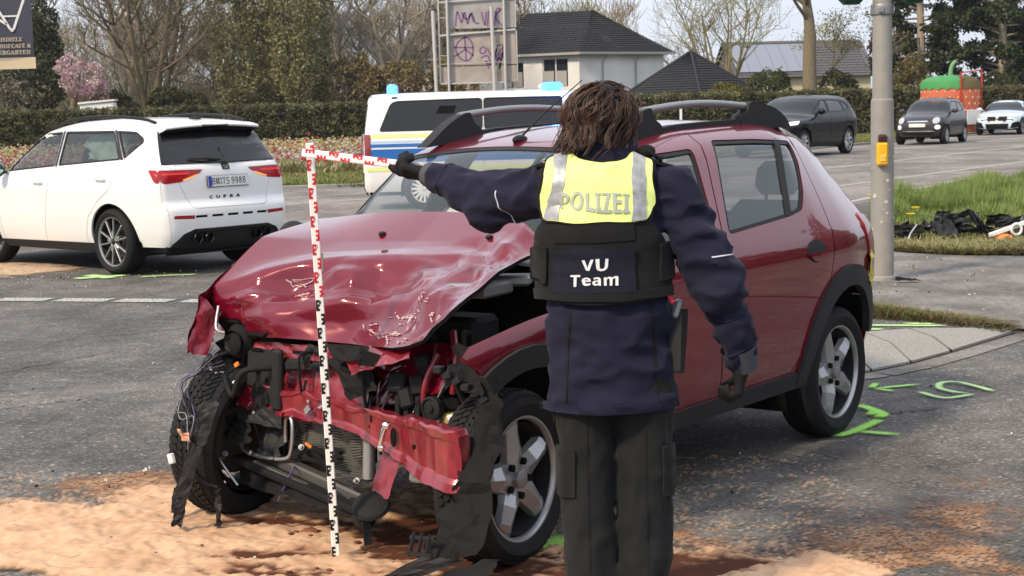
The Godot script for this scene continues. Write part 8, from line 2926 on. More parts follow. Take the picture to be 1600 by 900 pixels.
	pine("pine_tree","dark pine filling the top right corner",W(30.2,97,0.6),443,14.0,3.0,0.26)
	leafy_tree("round_bush","dark bush at the right edge behind the pale blue car",W(25.6,84,0.3),1,444,[[0,1.2,0,2.4,1.2,0.9],[2.5,1.1,0,1.6,1.2,0.9]],6500,0.12,Color(0.035,0.042,0.023),{"tint": Color(0.064,0.068,0.031),"category": "bush","trunk": 0.08})
	# far haze of bare woods beyond the houses
	for q in [[7.5,150,0.2,"far bare tree above the white house's roof"],[11.5,155,2.2,"far bare tree right of the white house"],[3.0,160,1.2,"far bare tree behind the white house"],[16.0,150,4.4,"far bare tree behind the solar roof"]]:
		dup(t2,W(q[0],q[1],0.0),q[2],q[3],Vector3.ONE * 0.72)
	# tangle of bare wood far behind
	var rng:=RandomNumberGenerator.new(); rng.seed = 451
	var tw:=MB.new()
	for k in 34:
		var a:=Vector3(rng.randf_range(-1,1) * 0.7,rng.randf_range(-0.6,0.3),rng.randf_range(-1,1) * 0.5)
		var e:=a + Vector3(rng.randf_range(-0.6,0.6),rng.randf_range(0.3,1.1),rng.randf_range(-0.5,0.5))
		tw.tube(PackedVector3Array([a,a.lerp(e,0.5) + Vector3(rng.randf_range(-0.1,0.1),0,0),e]),[0.022,0.015,0.008],3,false)
	var xf:=[]; var cols:=[]
	for k in 1700:
		var x:=rng.randf_range(-46,9)
		var y:=1.2 + 7.4 * pow(rng.randf(),1.7)
		xf.append(Transform3D(Basis(Vector3.UP,rng.randf() * TAU).scaled(Vector3.ONE * rng.randf_range(0.8,1.5)),W(x,rng.randf_range(110,126),y)))
		var v:=rng.randf_range(0.75,1.25)
		cols.append(Color(0.32 * v,0.27 * v,0.19 * v) if rng.randf() < 0.7 else Color(0.25 * v,0.24 * v,0.12 * v))
	stuff("woodland",tw.mesh(),M.leafy,xf,cols,null,"tangle of bare twigs of the wood behind the hedge","wood")
	# trees beyond the right of the picture, seen mirrored in the red car's windows
	var lt:=leafy_tree("hedgerow_tree","dark leafy tree beyond the right edge, mirrored in the car window",W(29,20,0),0,452,[[0,2.2,0,2.6,2.2,2.2],[0.6,4.4,0,1.7,1.6,1.6]],7000,0.24,Color(0.072,0.078,0.040),{"tint": Color(0.119,0.112,0.050),"group": "trees beyond the right edge"})
	for q in [[34,29,1.0,1.9,"second leafy tree along the right road, mirrored in the car window"],[27,12.5,2.0,1.6,"low leafy tree level with the footpath, mirrored in the car window"],[41,38,3.0,1.9,"third leafy tree along the right road, mirrored in the car window"],[25,4,4.0,1.7,"leafy tree level with the red car, mirrored in its window"],[49,48,5.0,2.1,"tallest leafy tree far along the right road, mirrored in the car window"],[58,60,0.5,1.9,"leafy tree level with the black car, mirrored in its doors"],[66,72,1.5,1.9,"leafy tree level with the grey city car, mirrored in its doors"],[23,-5,2.5,1.8,"leafy tree behind the photographer, mirrored in the front door"]]:
		dup(lt,W(q[0],q[1]),q[2],q[4],Vector3.ONE * q[3])
	build_houses()

func pine(called: String,label: String,at: Vector3,sd: int,H: float,R: float,r: float) -> void:
	var root:=thing(called,label,"tree",at,0)
	var rng:=RandomNumberGenerator.new(); rng.seed = sd
	var t:=MB.new()
	t.tube(PackedVector3Array([Vector3(0,-0.3,0),Vector3(0.1,H * 0.3,0),Vector3(-0.1,H * 0.65,0.1),Vector3(0,H,0)]),[r * 1.2,r,r * 0.7,0.04],9)
	var m:=MB.new(); m.uses_color = true
	var br:=MB.new()
	for k in 78:
		var y:=lerpf(H * 0.06,H * 0.98,k / 77.0)
		var a:=rng.randf() * TAU
		var L:=R * (0.45 + 0.65 * sin(PI * clampf(y / H * 0.9 + 0.08,0,1))) * rng.randf_range(0.7,1.1)
		var dir:=Vector3(cos(a),rng.randf_range(-0.25,0.25),sin(a))
		var p0:=Vector3(0,y,0); var p1:=p0 + dir * L * 0.55 + Vector3(0,0.1,0); var p2:=p0 + dir * L + Vector3(0,rng.randf_range(-0.5,0.4),0)
		br.tube(curve(PackedVector3Array([p0,p1,p2]),3),[0.07,0.06,0.05,0.04,0.03,0.02,0.015],5,false)
		var dead:=y < H * 0.13
		for s in (8 if dead else 24):
			var tt:=rng.randf_range(0.3,1.0)
			var c:=p0.lerp(p1,minf(1,tt * 2)).lerp(p1.lerp(p2,tt),tt)
			c += Vector3(rng.randf_range(-1,1),rng.randf_range(-0.35,0.5),rng.randf_range(-1,1)) * 0.45
			if dead:
				br.tube(PackedVector3Array([p0.lerp(p2,tt),c + Vector3(0,-0.2,0)]),[0.018,0.008],3,false)
				if rng.randf() < 0.7: continue
			var v:=rng.randf_range(0.6,1.4)
			for j in 15:
				var d:=Vector3(rng.randf_range(-1,1),rng.randf_range(-0.6,1.0),rng.randf_range(-1,1)).normalized()
				leaf(m,c + d * rng.randf_range(0.05,0.36),0.19,rng,Color(0.045 * v,0.058 * v,0.030 * v),0.25)
	t.add(br)
	obj("trunk",t,M.bark_grey,root)
	obj("crown",m,M.leafy,root)

func build_flowers() -> void:
	var rng:=RandomNumberGenerator.new(); rng.seed = 311
	var f:=fnoise(312,0.25,3)
	var head:=MB.new()
	for k in 5:
		var a:=TAU * k / 5; var b:=TAU * (k + 1) / 5
		var r:=0.042
		head.tri(Vector3(0,0,0),Vector3(cos(a) * r,0.05,sin(a) * r),Vector3(cos(b) * r,0.05,sin(b) * r))
		head.tri(Vector3(cos(a) * r,0.05,sin(a) * r),Vector3(cos((a + b) / 2) * r * 0.8,0.095,sin((a + b) / 2) * r * 0.8),Vector3(cos(b) * r,0.05,sin(b) * r))
	var xf:=[]; var cols:=[]; var lx:=[]; var lc:=[]
	while xf.size() < 4200:
		var d:=lerpf(41.5,79.0,rng.randf())
		var x:=rng.randf_range(-0.345,-0.02) * d
		var row:=fmod(d,0.75)
		if row > 0.5: continue
		var g:=f.get_noise_2d(x * 0.6,d * 0.8)
		var kind:=d + g * 4.0
		var c: Color
		var u:=rng.randf()
		if kind > 66: c = Color(0.62,0.55,0.24) if u < 0.5 else (Color(0.68,0.64,0.52) if u < 0.85 else Color(0.48,0.09,0.08))
		elif kind > 56: c = Color(0.66,0.62,0.45) if u < 0.5 else (Color(0.48,0.08,0.08) if u < 0.75 else Color(0.6,0.5,0.2))
		elif kind > 50: c = Color(0.50,0.12,0.11) if u < 0.4 else Color(0.62,0.50,0.48)
		elif kind > 45.5: c = Color(0.66,0.56,0.56) if u < 0.8 else Color(0.5,0.10,0.12)
		else:
			if u < 0.55: continue
			c = Color(0.55,0.06,0.07) if u < 0.85 else Color(0.7,0.55,0.5)
		if rng.randf() < 0.35 and g < 0: continue
		var s:=rng.randf_range(0.7,1.25)
		xf.append(Transform3D(Basis(Vector3.UP,rng.randf() * TAU).scaled(Vector3.ONE * s),W(x,d,rng.randf_range(0.20,0.42))))
		cols.append(c * rng.randf_range(0.75,1.1))
	for k in 26000:
		var d:=lerpf(41.0,79.5,rng.randf())
		var x:=rng.randf_range(-0.345,-0.02) * d
		if fmod(d,0.75) > 0.55: continue
		lx.append(Transform3D(Basis(Vector3.UP,rng.randf() * TAU).scaled(Vector3.ONE * rng.randf_range(0.8,1.3)),W(x,d,-0.02)))
		var v:=rng.randf_range(0.7,1.3)
		lc.append(Color(0.26 * v,0.27 * v,0.13 * v).lerp(Color(0.34 * v,0.27 * v,0.17 * v),rng.randf() * 0.7))
	stuff("tulip_flowers",head.mesh(),M.flower_petals,xf,cols,null,"rows of red, pink and yellow tulips before the long hedge","tulips")
	stuff("tulip_leaves",tuft_mesh(6,0.34,0.2,0.05,7),M.leafy,lx,lc,null,"green tulip leaves in rows before the long hedge","tulips")
	# short grass on the verges
	var gx:=[]; var gc:=[]
	for k in 26000:
		var left:=rng.randf() < 0.5
		var x: float; var d: float
		if left:
			d = rng.randf_range(34.6,42.5)
			x = rng.randf_range(-0.33,0.0) * d
			if d < 34.7 + maxf(0,x + 3.0): continue
		else:
			var t:=rng.randf()
			x = lerpf(5.0,33.0,t)
			d = lerpf(45.2,91.0,t) + rng.randf_range(0.2,7.0)
			if d > 78.5: continue
		gx.append(Transform3D(Basis(Vector3.UP,rng.randf() * TAU).scaled(Vector3(1,rng.randf_range(0.6,1.3),1)),W(x,d,-0.03)))
		var v:=rng.randf_range(0.75,1.3)
		gc.append(Color(0.16 * v,0.19 * v,0.055 * v).lerp(Color(0.24 * v,0.20 * v,0.09 * v),clampf(f.get_noise_2d(x,d) * 1.5 + 0.25,0,0.8)))
	stuff("verge_grass",tuft_mesh(7,0.16,0.22,0.03,9),M.leafy,gx,gc,null,"short grass along the far verge","grass")

# a hipped or pyramid roof slope laid in courses of tiles
func tiled_slope(a: Vector3,b: Vector3,c: Vector3,d: Vector3,courses: int) -> MB:
	# a, b along the eave, d above a, c above b
	var m:=MB.new()
	var n:=(b - a).cross(d - a).normalized()
	if n.y < 0: n = -n
	var cols:=int(clampf((b - a).length() / 0.32,4,46))
	for j in courses:
		var t0:=float(j) / courses; var t1:=float(j + 1) / courses
		var p0:=a.lerp(d,t0); var p1:=b.lerp(c,t0); var q0:=a.lerp(d,t1); var q1:=b.lerp(c,t1)
		var lift:=n * 0.05
		for i in cols:
			var u0:=float(i) / cols; var u1:=float(i + 1) / cols
			var sag:=n * 0.035
			var A:=p0.lerp(p1,u0) + lift; var B:=p0.lerp(p1,u1) + lift; var C:=q0.lerp(q1,u1); var D:=q0.lerp(q1,u0)
			var Mi:=(A + B) * 0.5 + sag; var Mo:=(C + D) * 0.5 + sag
			m.quad(A,D,Mo,Mi); m.quad(Mi,Mo,C,B)
			m.quad(A - lift,A,B,B - lift)
	return m

func build_houses() -> void:
	var wall:=mat("render_white",Color(0.82,0.81,0.79),0.9)
	tri_tex(wall,M.faint_tex,0.12)
	var slate:=mat("dark_tiles",Color(0.030,0.031,0.036),0.7)
	var glass:=pane("house_glass",Color(0.02,0.025,0.03),0.9)
	var trim:=mat("house_trim",Color(0.35,0.34,0.33),0.7)
	var house:=thing("white_house","white rendered house with a dark hipped roof behind the sign","house",W(4.75,105,0))
	var ld:=Vector3(-0.86,0,-0.51); var rd:=Vector3(0.80,0,-0.60)
	var LL:=13.0; var LR:=7.4; var H:=5.0
	var face:=func(dir: Vector3,L: float,holes: Array,out: Vector3) -> MB:
		var m:=MB.new()
		var xs:=[0.0]; var ys:=[0.0]
		for h in holes:
			xs.append_array([h[0],h[2]]); ys.append_array([h[1],h[3]])
		xs.append(L); ys.append(H); xs.sort(); ys.sort()
		for i in xs.size() - 1:
			for j in ys.size() - 1:
				var cx: float = (xs[i] + xs[i + 1]) / 2; var cy: float = (ys[j] + ys[j + 1]) / 2
				var hole:=false
				for h in holes:
					if cx > h[0] and cx < h[2] and cy > h[1] and cy < h[3]: hole = true
				if hole or xs[i + 1] - xs[i] < 1e-3 or ys[j + 1] - ys[j] < 1e-3: continue
				m.quad(dir * xs[i] + Vector3.UP * ys[j],dir * xs[i] + Vector3.UP * ys[j + 1],dir * xs[i + 1] + Vector3.UP * ys[j + 1],dir * xs[i + 1] + Vector3.UP * ys[j])
		for h in holes:
			var a: Vector3 = dir * h[0] + Vector3.UP * h[1]; var b: Vector3 = dir * h[2] + Vector3.UP * h[1]; var c: Vector3 = dir * h[2] + Vector3.UP * h[3]; var d: Vector3 = dir * h[0] + Vector3.UP * h[3]
			var i:=-out * 0.22
			m.quad(a,b,b + i,a + i); m.quad(b,c,c + i,b + i); m.quad(c,d,d + i,c + i); m.quad(d,a,a + i,d + i)
		return m
	var lo:=Vector3(-0.51,0,0.86); var ro:=Vector3(0.60,0,0.80)
	var wl:=[0.85,2.9,2.75,4.75]
	var f1: MB = face.call(ld,LL,[wl,[4.2,2.9,5.8,4.6]],lo)
	var f2: MB = face.call(rd,LR,[[4.6,1.0,5.8,2.6]],ro)
	f1.add(f2)
	# the two far sides
	f1.quad(ld * LL,ld * LL + Vector3.UP * H,ld * LL + rd * LR + Vector3.UP * H,ld * LL + rd * LR)
	f1.quad(rd * LR,rd * LR + Vector3.UP * H,ld * LL + rd * LR + Vector3.UP * H,ld * LL + rd * LR)
	obj("wall",f1,wall,house)
	for w in [wl,[4.2,2.9,5.8,4.6]]:
		var fr:=MB.new()
		var o:=-lo * 0.10
		var mx: float = (w[0] + w[2]) / 2
		for q in [[w[0],w[1],w[2],w[1]],[w[0],w[3],w[2],w[3]],[w[0],w[1],w[0],w[3]],[w[2],w[1],w[2],w[3]],[mx,w[1],mx,w[3]]]:
			fr.bar(ld * q[0] + Vector3.UP * q[1] + o,ld * q[2] + Vector3.UP * q[3] + o,0.08,0.08)
		var win:=obj("window",fr,M.white_plastic,house)
		for k in 2:
			var x0: float = lerpf(w[0],w[2],k * 0.5) + 0.05; var x1: float = lerpf(w[0],w[2],k * 0.5 + 0.5) - 0.05
			var pm:=MB.new()
			pm.quad(ld * x0 + Vector3.UP * (w[1] + 0.05) + o * 1.3,ld * x0 + Vector3.UP * (w[3] - 0.05) + o * 1.3,ld * x1 + Vector3.UP * (w[3] - 0.05) + o * 1.3,ld * x1 + Vector3.UP * (w[1] + 0.05) + o * 1.3)
			obj("pane",pm,glass,win)
			var rl:=MB.new()
			rl.bar(ld * (x0 + 0.05) + Vector3.UP * (w[1] + 0.55) - lo * 0.02,ld * (x1 - 0.02) + Vector3.UP * (w[1] + 0.55) - lo * 0.02,0.03,1.0)
			obj("balustrade_panel",rl,trim,win)
	var wn:=MB.new()
	wn.box(Vector3(1.2,1.6,0.04),Transform3D(Basis(rd,Vector3.UP,rd.cross(Vector3.UP)),rd * 5.2 + Vector3.UP * 1.8 - ro * 0.15))
	obj("window",wn,glass,house)
	# roof with overhang
	var ov:=0.5
	var e:=func(a: float,b: float) -> Vector3: return ld * a + rd * b + Vector3.UP * (H + 0.05)
	var r0: Vector3 = ld * (LR * 0.5) + rd * (LR * 0.5) + Vector3.UP * 8.0
	var r1: Vector3 = ld * (LL - LR * 0.5 + 1.0) + rd * (LR * 0.5) + Vector3.UP * 8.0
	r0 = ld * 2.2 + rd * (LR * 0.5) + Vector3.UP * 7.95
	var roof:=MB.new()
	roof.add(tiled_slope(e.call(LL + ov,-ov),e.call(-ov,-ov),r0,r1,20))
	roof.add(tiled_slope(e.call(-ov,-ov),e.call(-ov,LR + ov),r0,r0,20))
	roof.add(tiled_slope(e.call(-ov,LR + ov),e.call(LL + ov,LR + ov),r1,r0,20))
	roof.add(tiled_slope(e.call(LL + ov,LR + ov),e.call(LL + ov,-ov),r1,r1,20))
	var rf:=obj("roof",roof,slate,house)
	var sof:=MB.new()
	var corners:=[e.call(-ov,-ov),e.call(LL + ov,-ov),e.call(LL + ov,LR + ov),e.call(-ov,LR + ov)]
	for k in 4: sof.bar(corners[k] - Vector3(0,0.03,0),corners[(k + 1) % 4] - Vector3(0,0.03,0),0.13,0.15)
	sof.quad(corners[0] - Vector3(0,0.08,0),corners[1] - Vector3(0,0.08,0),corners[2] - Vector3(0,0.08,0),corners[3] - Vector3(0,0.08,0))
	obj("gutter",sof,trim,house)
	for q in [2.1,5.0]:
		var dp:=MB.new()
		dp.tube(PackedVector3Array([rd * q + ro * 0.45 + Vector3.UP * 5.0,rd * (q - 0.15) + ro * 0.08 + Vector3.UP * 4.5,rd * (q - 0.15) + ro * 0.08]),0.05,6)
		obj("downpipe",dp,trim,house)
	# low pyramid roof
	var hut:=thing("low_house","low brick building with a dark pyramid roof beside the white house","house",W(11.0,91.6,0))
	var a2:=Vector3(-4.1,0,-3.6); var b2:=Vector3(3.9,0,-3.6); var c2:=a2 + b2
	var br:=MB.new()
	var HH:=1.98
	for q in [[Vector3.ZERO,a2],[a2,c2],[c2,b2],[b2,Vector3.ZERO]]:
		br.quad(q[0] * 0.96 + c2 * 0.02,q[0] * 0.96 + c2 * 0.02 + Vector3.UP * HH,q[1] * 0.96 + c2 * 0.02 + Vector3.UP * HH,q[1] * 0.96 + c2 * 0.02)
	obj("wall",br,mat("brick_red",Color(0.26,0.12,0.075),0.9),hut)
	var ap:=c2 * 0.5 + Vector3.UP * 4.6
	var pr:=MB.new()
	for q in [[a2,Vector3.ZERO],[Vector3.ZERO,b2],[b2,c2],[c2,a2]]:
		pr.add(tiled_slope(q[0] * 1.06 - c2 * 0.03 + Vector3.UP * HH,q[1] * 1.06 - c2 * 0.03 + Vector3.UP * HH,ap,ap,18))
	var hr:=obj("roof",pr,slate,hut)
	var hips:=MB.new()
	for q in [Vector3.ZERO,a2,b2,c2]: hips.tube(PackedVector3Array([q * 1.06 - c2 * 0.03 + Vector3.UP * (HH + 0.06),ap + Vector3.UP * 0.05]),0.09,6)
	obj("hip_tiles",hips,slate,hr)
	# far house with panels on its roof
	var far:=thing("far_house","distant house with bluish solar panels on its roof","house",W(24.5,132,0),0.12)
	var fw:=MB.new()
	fw.box(Vector3(11,3.6,8),Transform3D(Basis(),Vector3(0,1.8,-4)))
	obj("wall",fw,mat("cream_render",Color(0.55,0.46,0.32),0.9),far)
	var frf:=MB.new()
	frf.add(tiled_slope(Vector3(-6,3.5,0.5),Vector3(6,3.5,0.5),Vector3(6,6.6,-4),Vector3(-6,6.6,-4),14))
	frf.add(tiled_slope(Vector3(6,3.5,-8.5),Vector3(-6,3.5,-8.5),Vector3(-6,6.6,-4),Vector3(6,6.6,-4),8))
	frf.tri(Vector3(-5.6,3.5,0.3),Vector3(-5.6,6.5,-4),Vector3(-5.6,3.5,-8.3)); frf.tri(Vector3(5.6,3.5,0.3),Vector3(5.6,3.5,-8.3),Vector3(5.6,6.5,-4))
	var fr2:=obj("roof",frf,mat("grey_tiles",Color(0.10,0.095,0.10),0.8),far)
	var n:=Vector3(0,4.5,3.1).normalized()
	for j in 3:
		for i in 6:
			var pm:=MB.new()
			var c:=Vector3(-5.2 + i * 1.08,lerpf(3.9,6.2,(j + 0.5) / 3.0),lerpf(-0.08,-3.42,(j + 0.5) / 3.0)) + n * 0.12
			pm.box(Vector3(1.06,0.05,1.38),Transform3D(Basis(Vector3(1,0,0),n,Vector3(1,0,0).cross(n)),c),0.01)
			obj("solar_panel",pm,M.solar if M.has("solar") else mat("solar",Color(0.20,0.22,0.27),0.4),fr2)
	# white trailer behind the hedge
	var tr:=thing("white_trailer","small white box trailer showing over the hedge, under the magnolia","trailer",W(-21.4,84.5,0.35),0.1)
	var tb:=MB.new()
	tb.box(Vector3(1.75,1.75,1.2),Transform3D(Basis(Vector3(0,0,1),0.04),Vector3(0,1.2,0)),0.06)
	obj("body",tb,M.white_plastic,tr)
	var tl:=MB.new()
	tl.prism(rp(V2([-0.98,2.02,0.9,2.16,0.9,2.25,-0.98,2.12]),0.02),1.36,Transform3D(Basis(),Vector3(0,0,-0.68)))
	obj("lid",tl,M.white_plastic,tr)
	for s in [-0.62,0.62]:
		var wh:=MB.new()
		wh.add(tyre_mesh(0.30,0.18,0.16),Transform3D(Basis(),Vector3(-0.1,0.28,s)))
		obj("tyre",wh,M.rubber,tr)

# ================================================================ street furniture
func build_street() -> void:
	# signal post
	var post:=thing("signal_post","weathered grey traffic signal post behind the red car","signal post",W(3.285,14.1))
	var pm:=MB.new()
	pm.lathe([Vector2(0.118,0.0),Vector2(0.112,0.05),Vector2(0.102,0.06),Vector2(0.099,1.58),Vector2(0.096,1.605),Vector2(0.086,1.615),Vector2(0.083,2.4),Vector2(0.080,4.4),Vector2(0.0,4.42)],36)
	obj("shaft",pm,M.galvanised,post)
	var rng:=RandomNumberGenerator.new(); rng.seed = 501
	for k in 18:
		# remnants of stickers
		var y:=rng.randf_range(0.45,1.25); var a:=rng.randf_range(0.15,PI - 0.15)
		var q:=MB.new()
		var s:=rng.randf_range(0.008,0.026)
		var P:=PackedVector3Array()
		for i in 7:
			var an:=TAU * i / 7
			var r:=s * rng.randf_range(0.5,1.1)
			var aa:=a + cos(an) * r / 0.10
			P.append(Vector3(cos(aa) * 0.1045,y + sin(an) * r,sin(aa) * 0.1045))
		P.reverse()
		q.fan(P)
		obj("sticker_remnant",q,mat("pale_paper",Color(0.48,0.465,0.43),0.8) if not M.has("pale_paper") else M.pale_paper,post)
	var box:=MB.new()
	box.box(Vector3(0.095,0.20,0.075),Transform3D(Basis(),Vector3(-0.03,1.135,0.125)),0.016)
	var yel:=mat("button_yellow",Color(0.80,0.42,0.01),0.35)
	var pb:=obj("push_button_box",box,yel,post,"yellow pedestrian push button")
	box = MB.new()
	box.box(Vector3(0.075,0.075,0.05),Transform3D(Basis(Vector3(1,0,0),0.25),Vector3(-0.024,1.268,0.115)),0.012)
	obj("button_hood",box,mat("hood_brown",Color(0.06,0.03,0.03),0.5),pb)
	box = MB.new()
	box.box(Vector3(0.05,0.06,0.01),Transform3D(Basis(),Vector3(-0.03,1.10,0.165)),0.004)
	for k in 3: box.ball(Vector3(-0.045 + k * 0.015,1.108,0.172),Vector3(0.004,0.004,0.003),6,4)
	obj("button_plate",box,mat("button_amber",Color(0.75,0.50,0.10),0.3),pb)
	var green:=mat("signal_green",Color(0.015,0.07,0.04),0.5)
	for s in [-1.0,1.0]:
		var hd:=MB.new()
		hd.box(Vector3(0.24,0.90,0.22),Transform3D(Basis(),Vector3(s * 0.27,2.885,0)),0.06)
		var h:=obj("signal_head",hd,green,post)
		for k in 3:
			var hood:=MB.new()
			hood.lathe([Vector2(0.10,0.0),Vector2(0.105,0.15)],18,Transform3D(Basis(Vector3(1,0,0),-PI / 2),Vector3(s * 0.24,2.66 + k * 0.26,-0.11)),0.0,TAU)
			obj("visor",hood,green,h)
		var arm:=MB.new()
		arm.bar(Vector3(0,2.52,0),Vector3(s * 0.2,2.52,0),0.05,0.06,0.01)
		obj("bracket",arm,green,h)
	var clampm:=MB.new()
	clampm.lathe([Vector2(0.094,2.34),Vector2(0.10,2.35),Vector2(0.10,2.42),Vector2(0.094,2.43)],24)
	clampm.box(Vector3(0.05,0.05,0.03),Transform3D(Basis(),Vector3(-0.03,2.38,0.10)),0.006)
	obj("clamp",clampm,M.dull_metal,post)
	# back of a direction sign
	var sg:=thing("direction_sign","large direction sign seen from behind, its grey back sprayed with purple graffiti","road sign",W(-0.62,45))
	var X:=func(c: float) -> float: return (c / 3.2 - 300.0) / 55.6 + 0.62
	var Y:=func(c: float) -> float: return 1.62 + (170.0 - c / 3.2) / 55.6
	var alu:=mat("sign_back",Color(0.40,0.385,0.37),0.6,0.2)
	tri_tex(alu,M.faint_tex,0.7)
	var alu2:=mat("sign_back_brown",Color(0.40,0.355,0.32),0.65,0.1)
	tri_tex(alu2,M.faint_tex,0.7)
	var rail:=mat("sign_frame",Color(0.55,0.54,0.52),0.5,0.4)
	for q in [[680,-160,1010,150,alu],[680,165,1012,330,alu2],[635,335,1012,418,alu2],[1014,0,1014,0,null]]:
		if q[4] == null: continue
		var m:=MB.new()
		var x0: float = X.call(q[0]); var x1: float = X.call(q[2]); var y0: float = Y.call(q[3]); var y1: float = Y.call(q[1])
		m.box(Vector3(x1 - x0,y1 - y0,0.03),Transform3D(Basis(),Vector3((x0 + x1) / 2,(y0 + y1) / 2,-0.02)),0.008)
		obj("sign_panel",m,q[4],sg)
	for q in [[632,-160,632,420,0.04],[675,-160,675,455,0.045],[955,-160,955,455,0.05],[1012,-160,1012,150,0.03],[1015,165,1015,415,0.03],[632,20,1012,2,0.04],[632,182,1012,160,0.05],[635,322,970,318,0.02],[632,418,955,418,0.04],[632,95,675,95,0.02],[632,280,675,280,0.02]]:
		var m:=MB.new()
		m.bar(Vector3(X.call(q[0]),Y.call(q[1]),0.05),Vector3(X.call(q[2]),Y.call(q[3]),0.05),q[4],q[4],0.006)
		obj("frame_rail",m,rail,sg)
	for q in [605,893]:
		var m:=MB.new()
		m.tube(PackedVector3Array([Vector3(X.call(q + 12),-0.05,0.14),Vector3(X.call(q),Y.call(60 if q < 700 else 45),0.14)]),0.05,10)
		obj("post",m,rail,sg)
	for q in [675,955]:
		var m:=MB.new()
		m.tube(PackedVector3Array([Vector3(X.call(q),-0.05,0.12),Vector3(X.call(q),Y.call(-150),0.12)]),0.035,10)
		obj("post",m,rail,sg)
	var pur:=mat("purple_spray",Color(0.20,0.10,0.24),0.7)
	var marks:=[[715,135,725,65,745,120,760,70,775,125,790,75,805,120],[705,150,712,138],[800,80,815,125,832,122],[845,70,860,135,868,70],[880,65,872,140],[890,60,893,145],[905,140,920,60,935,60,915,100,945,140],[930,75,945,55],[745,70,770,105,800,70],
		[760,190,725,215,712,250,730,290,765,308,792,285,798,240,785,205,758,188],[757,190,760,250],[760,250,705,285],[760,250,800,285],[762,250,762,305],[700,240,800,243],
		[850,238,832,255,840,275,860,265,855,240],[868,245,885,285],[890,245,900,300,915,250,905,300,950,240],[835,295,870,285,880,330,860,310,875,350],[900,310,935,300,925,350,945,270,905,330],[915,240,945,235,940,300]]
	for k in marks.size():
		var pts:=PackedVector3Array()
		for i in range(0,marks[k].size(),2): pts.append(Vector3(X.call(marks[k][i]),Y.call(marks[k][i + 1]),-0.001))
		var cpt:=curve(pts,4)
		var m:=MB.new()
		for i in cpt.size() - 1:
			var t:=(cpt[i + 1] - cpt[i]).normalized()
			var s:=Vector3(-t.y,t.x,0) * 0.022
			m.quad(cpt[i] - s,cpt[i + 1] - s,cpt[i + 1] + s,cpt[i] + s)
		obj("graffiti_stroke",m,pur,sg)
	# banner on the left
	var bn:=thing("banner","dark hanging banner with a cream foot and lettering at the top left","banner",W(-6.36,20,0))
	var cl:=mat("banner_cloth",Color(0.055,0.06,0.082),0.8)
	var cream:=mat("banner_cream",Color(0.52,0.43,0.30),0.8)
	var BP:=PackedVector3Array(); var BC:=PackedVector3Array()
	var wav:=func(x: float,y: float) -> float: return 0.018 * sin(x * 7.0 + y * 1.5) + 0.01 * sin(y * 5.0)
	for j in 25:
		for i in 17:
			var x:=lerpf(-0.53,0.53,i / 16.0); var y:=lerpf(4.6,2.395,j / 24.0)
			BP.append(Vector3(x + (2.4 - y) * -0.012,y,wav.call(x,y)))
	for j in 5:
		for i in 17:
			var x:=lerpf(-0.53,0.545,i / 16.0); var y:=lerpf(2.395,2.255,j / 4.0)
			BC.append(Vector3(x + (2.4 - y) * -0.012,y,wav.call(x,y)))
	var bm:=MB.new(); bm.grid(BP,17); obj("cloth",bm,cl,bn)
	bm = MB.new(); bm.grid(BC,17); obj("cream_band",bm,cream,bn)
	var bpole:=MB.new()
	bpole.tube(PackedVector3Array([Vector3(-0.62,0,-0.02),Vector3(-0.62,4.9,-0.02)]),0.035,10)
	bpole.tube(PackedVector3Array([Vector3(-0.62,4.65,-0.02),Vector3(0.55,4.65,-0.02)]),0.02,8)
	obj("pole",bpole,M.galvanised,bn)
	var ltr:=mat("banner_letter",Color(0.42,0.36,0.28),0.7)
	for q in [["EISDIELE",0.40,2.615,0.066],["HOFCAFÉ &",0.505,2.535,0.066],["BIERGARTEN",0.495,2.457,0.070]]:
		var t:=text_mesh(q[0],q[3],0.004,"Droid Serif",true)
		var o:=obj("lettering",t,ltr,bn)
		var w2: float = t.get_aabb().size.x
		o.position = Vector3(q[1] - w2 / 2,q[2],0.032)
	var lg:=MB.new()
	for q in [[-0.19,3.06,0.22,2.80,0.03],[0.46,3.14,0.30,2.74,0.03],[0.10,3.02,0.26,2.74,0.03],[0.17,2.90,0.36,2.90,0.02],[0.26,2.73,0.30,2.73,0.035]]:
		lg.bar(Vector3(q[0],q[1],0.022),Vector3(q[2],q[3],0.022),q[4] * 0.2,q[4])
	obj("emblem",lg,mat("banner_white",Color(0.62,0.62,0.62),0.7),bn)
	# strawberry kiosk
	var ks:=thing("kiosk","round red strawberry-shaped sales kiosk with green top","kiosk",W(19.1,69.4))
	var kr:=mat("kiosk_red",Color(0.58,0.15,0.09),0.55)
	var kb:=MB.new()
	kb.lathe([Vector2(1.05,0.35),Vector2(1.14,0.5),Vector2(1.20,1.2),Vector2(1.25,1.7),Vector2(1.24,2.0),Vector2(1.16,2.16)],40)
	kb.lathe([Vector2(1.06,0.1),Vector2(1.06,0.36)],24)
	obj("body",kb,kr,ks)
	var sd:=mat("seed_yellow",Color(0.75,0.55,0.18),0.6)
	for j in 5:
		for i in 22:
			var a:=TAU * (i + 0.5 * (j % 2)) / 22; var y:=0.75 + j * 0.27
			if sin(a) < -0.2: continue
			var r:=1.16 + 0.09 * clampf((y - 0.5) / 1.2,0,1)
			var m:=MB.new()
			m.ball(Vector3(cos(a) * r,y,sin(a) * r),Vector3(0.03,0.055,0.03),6,4)
			obj("seed",m,sd,ks)
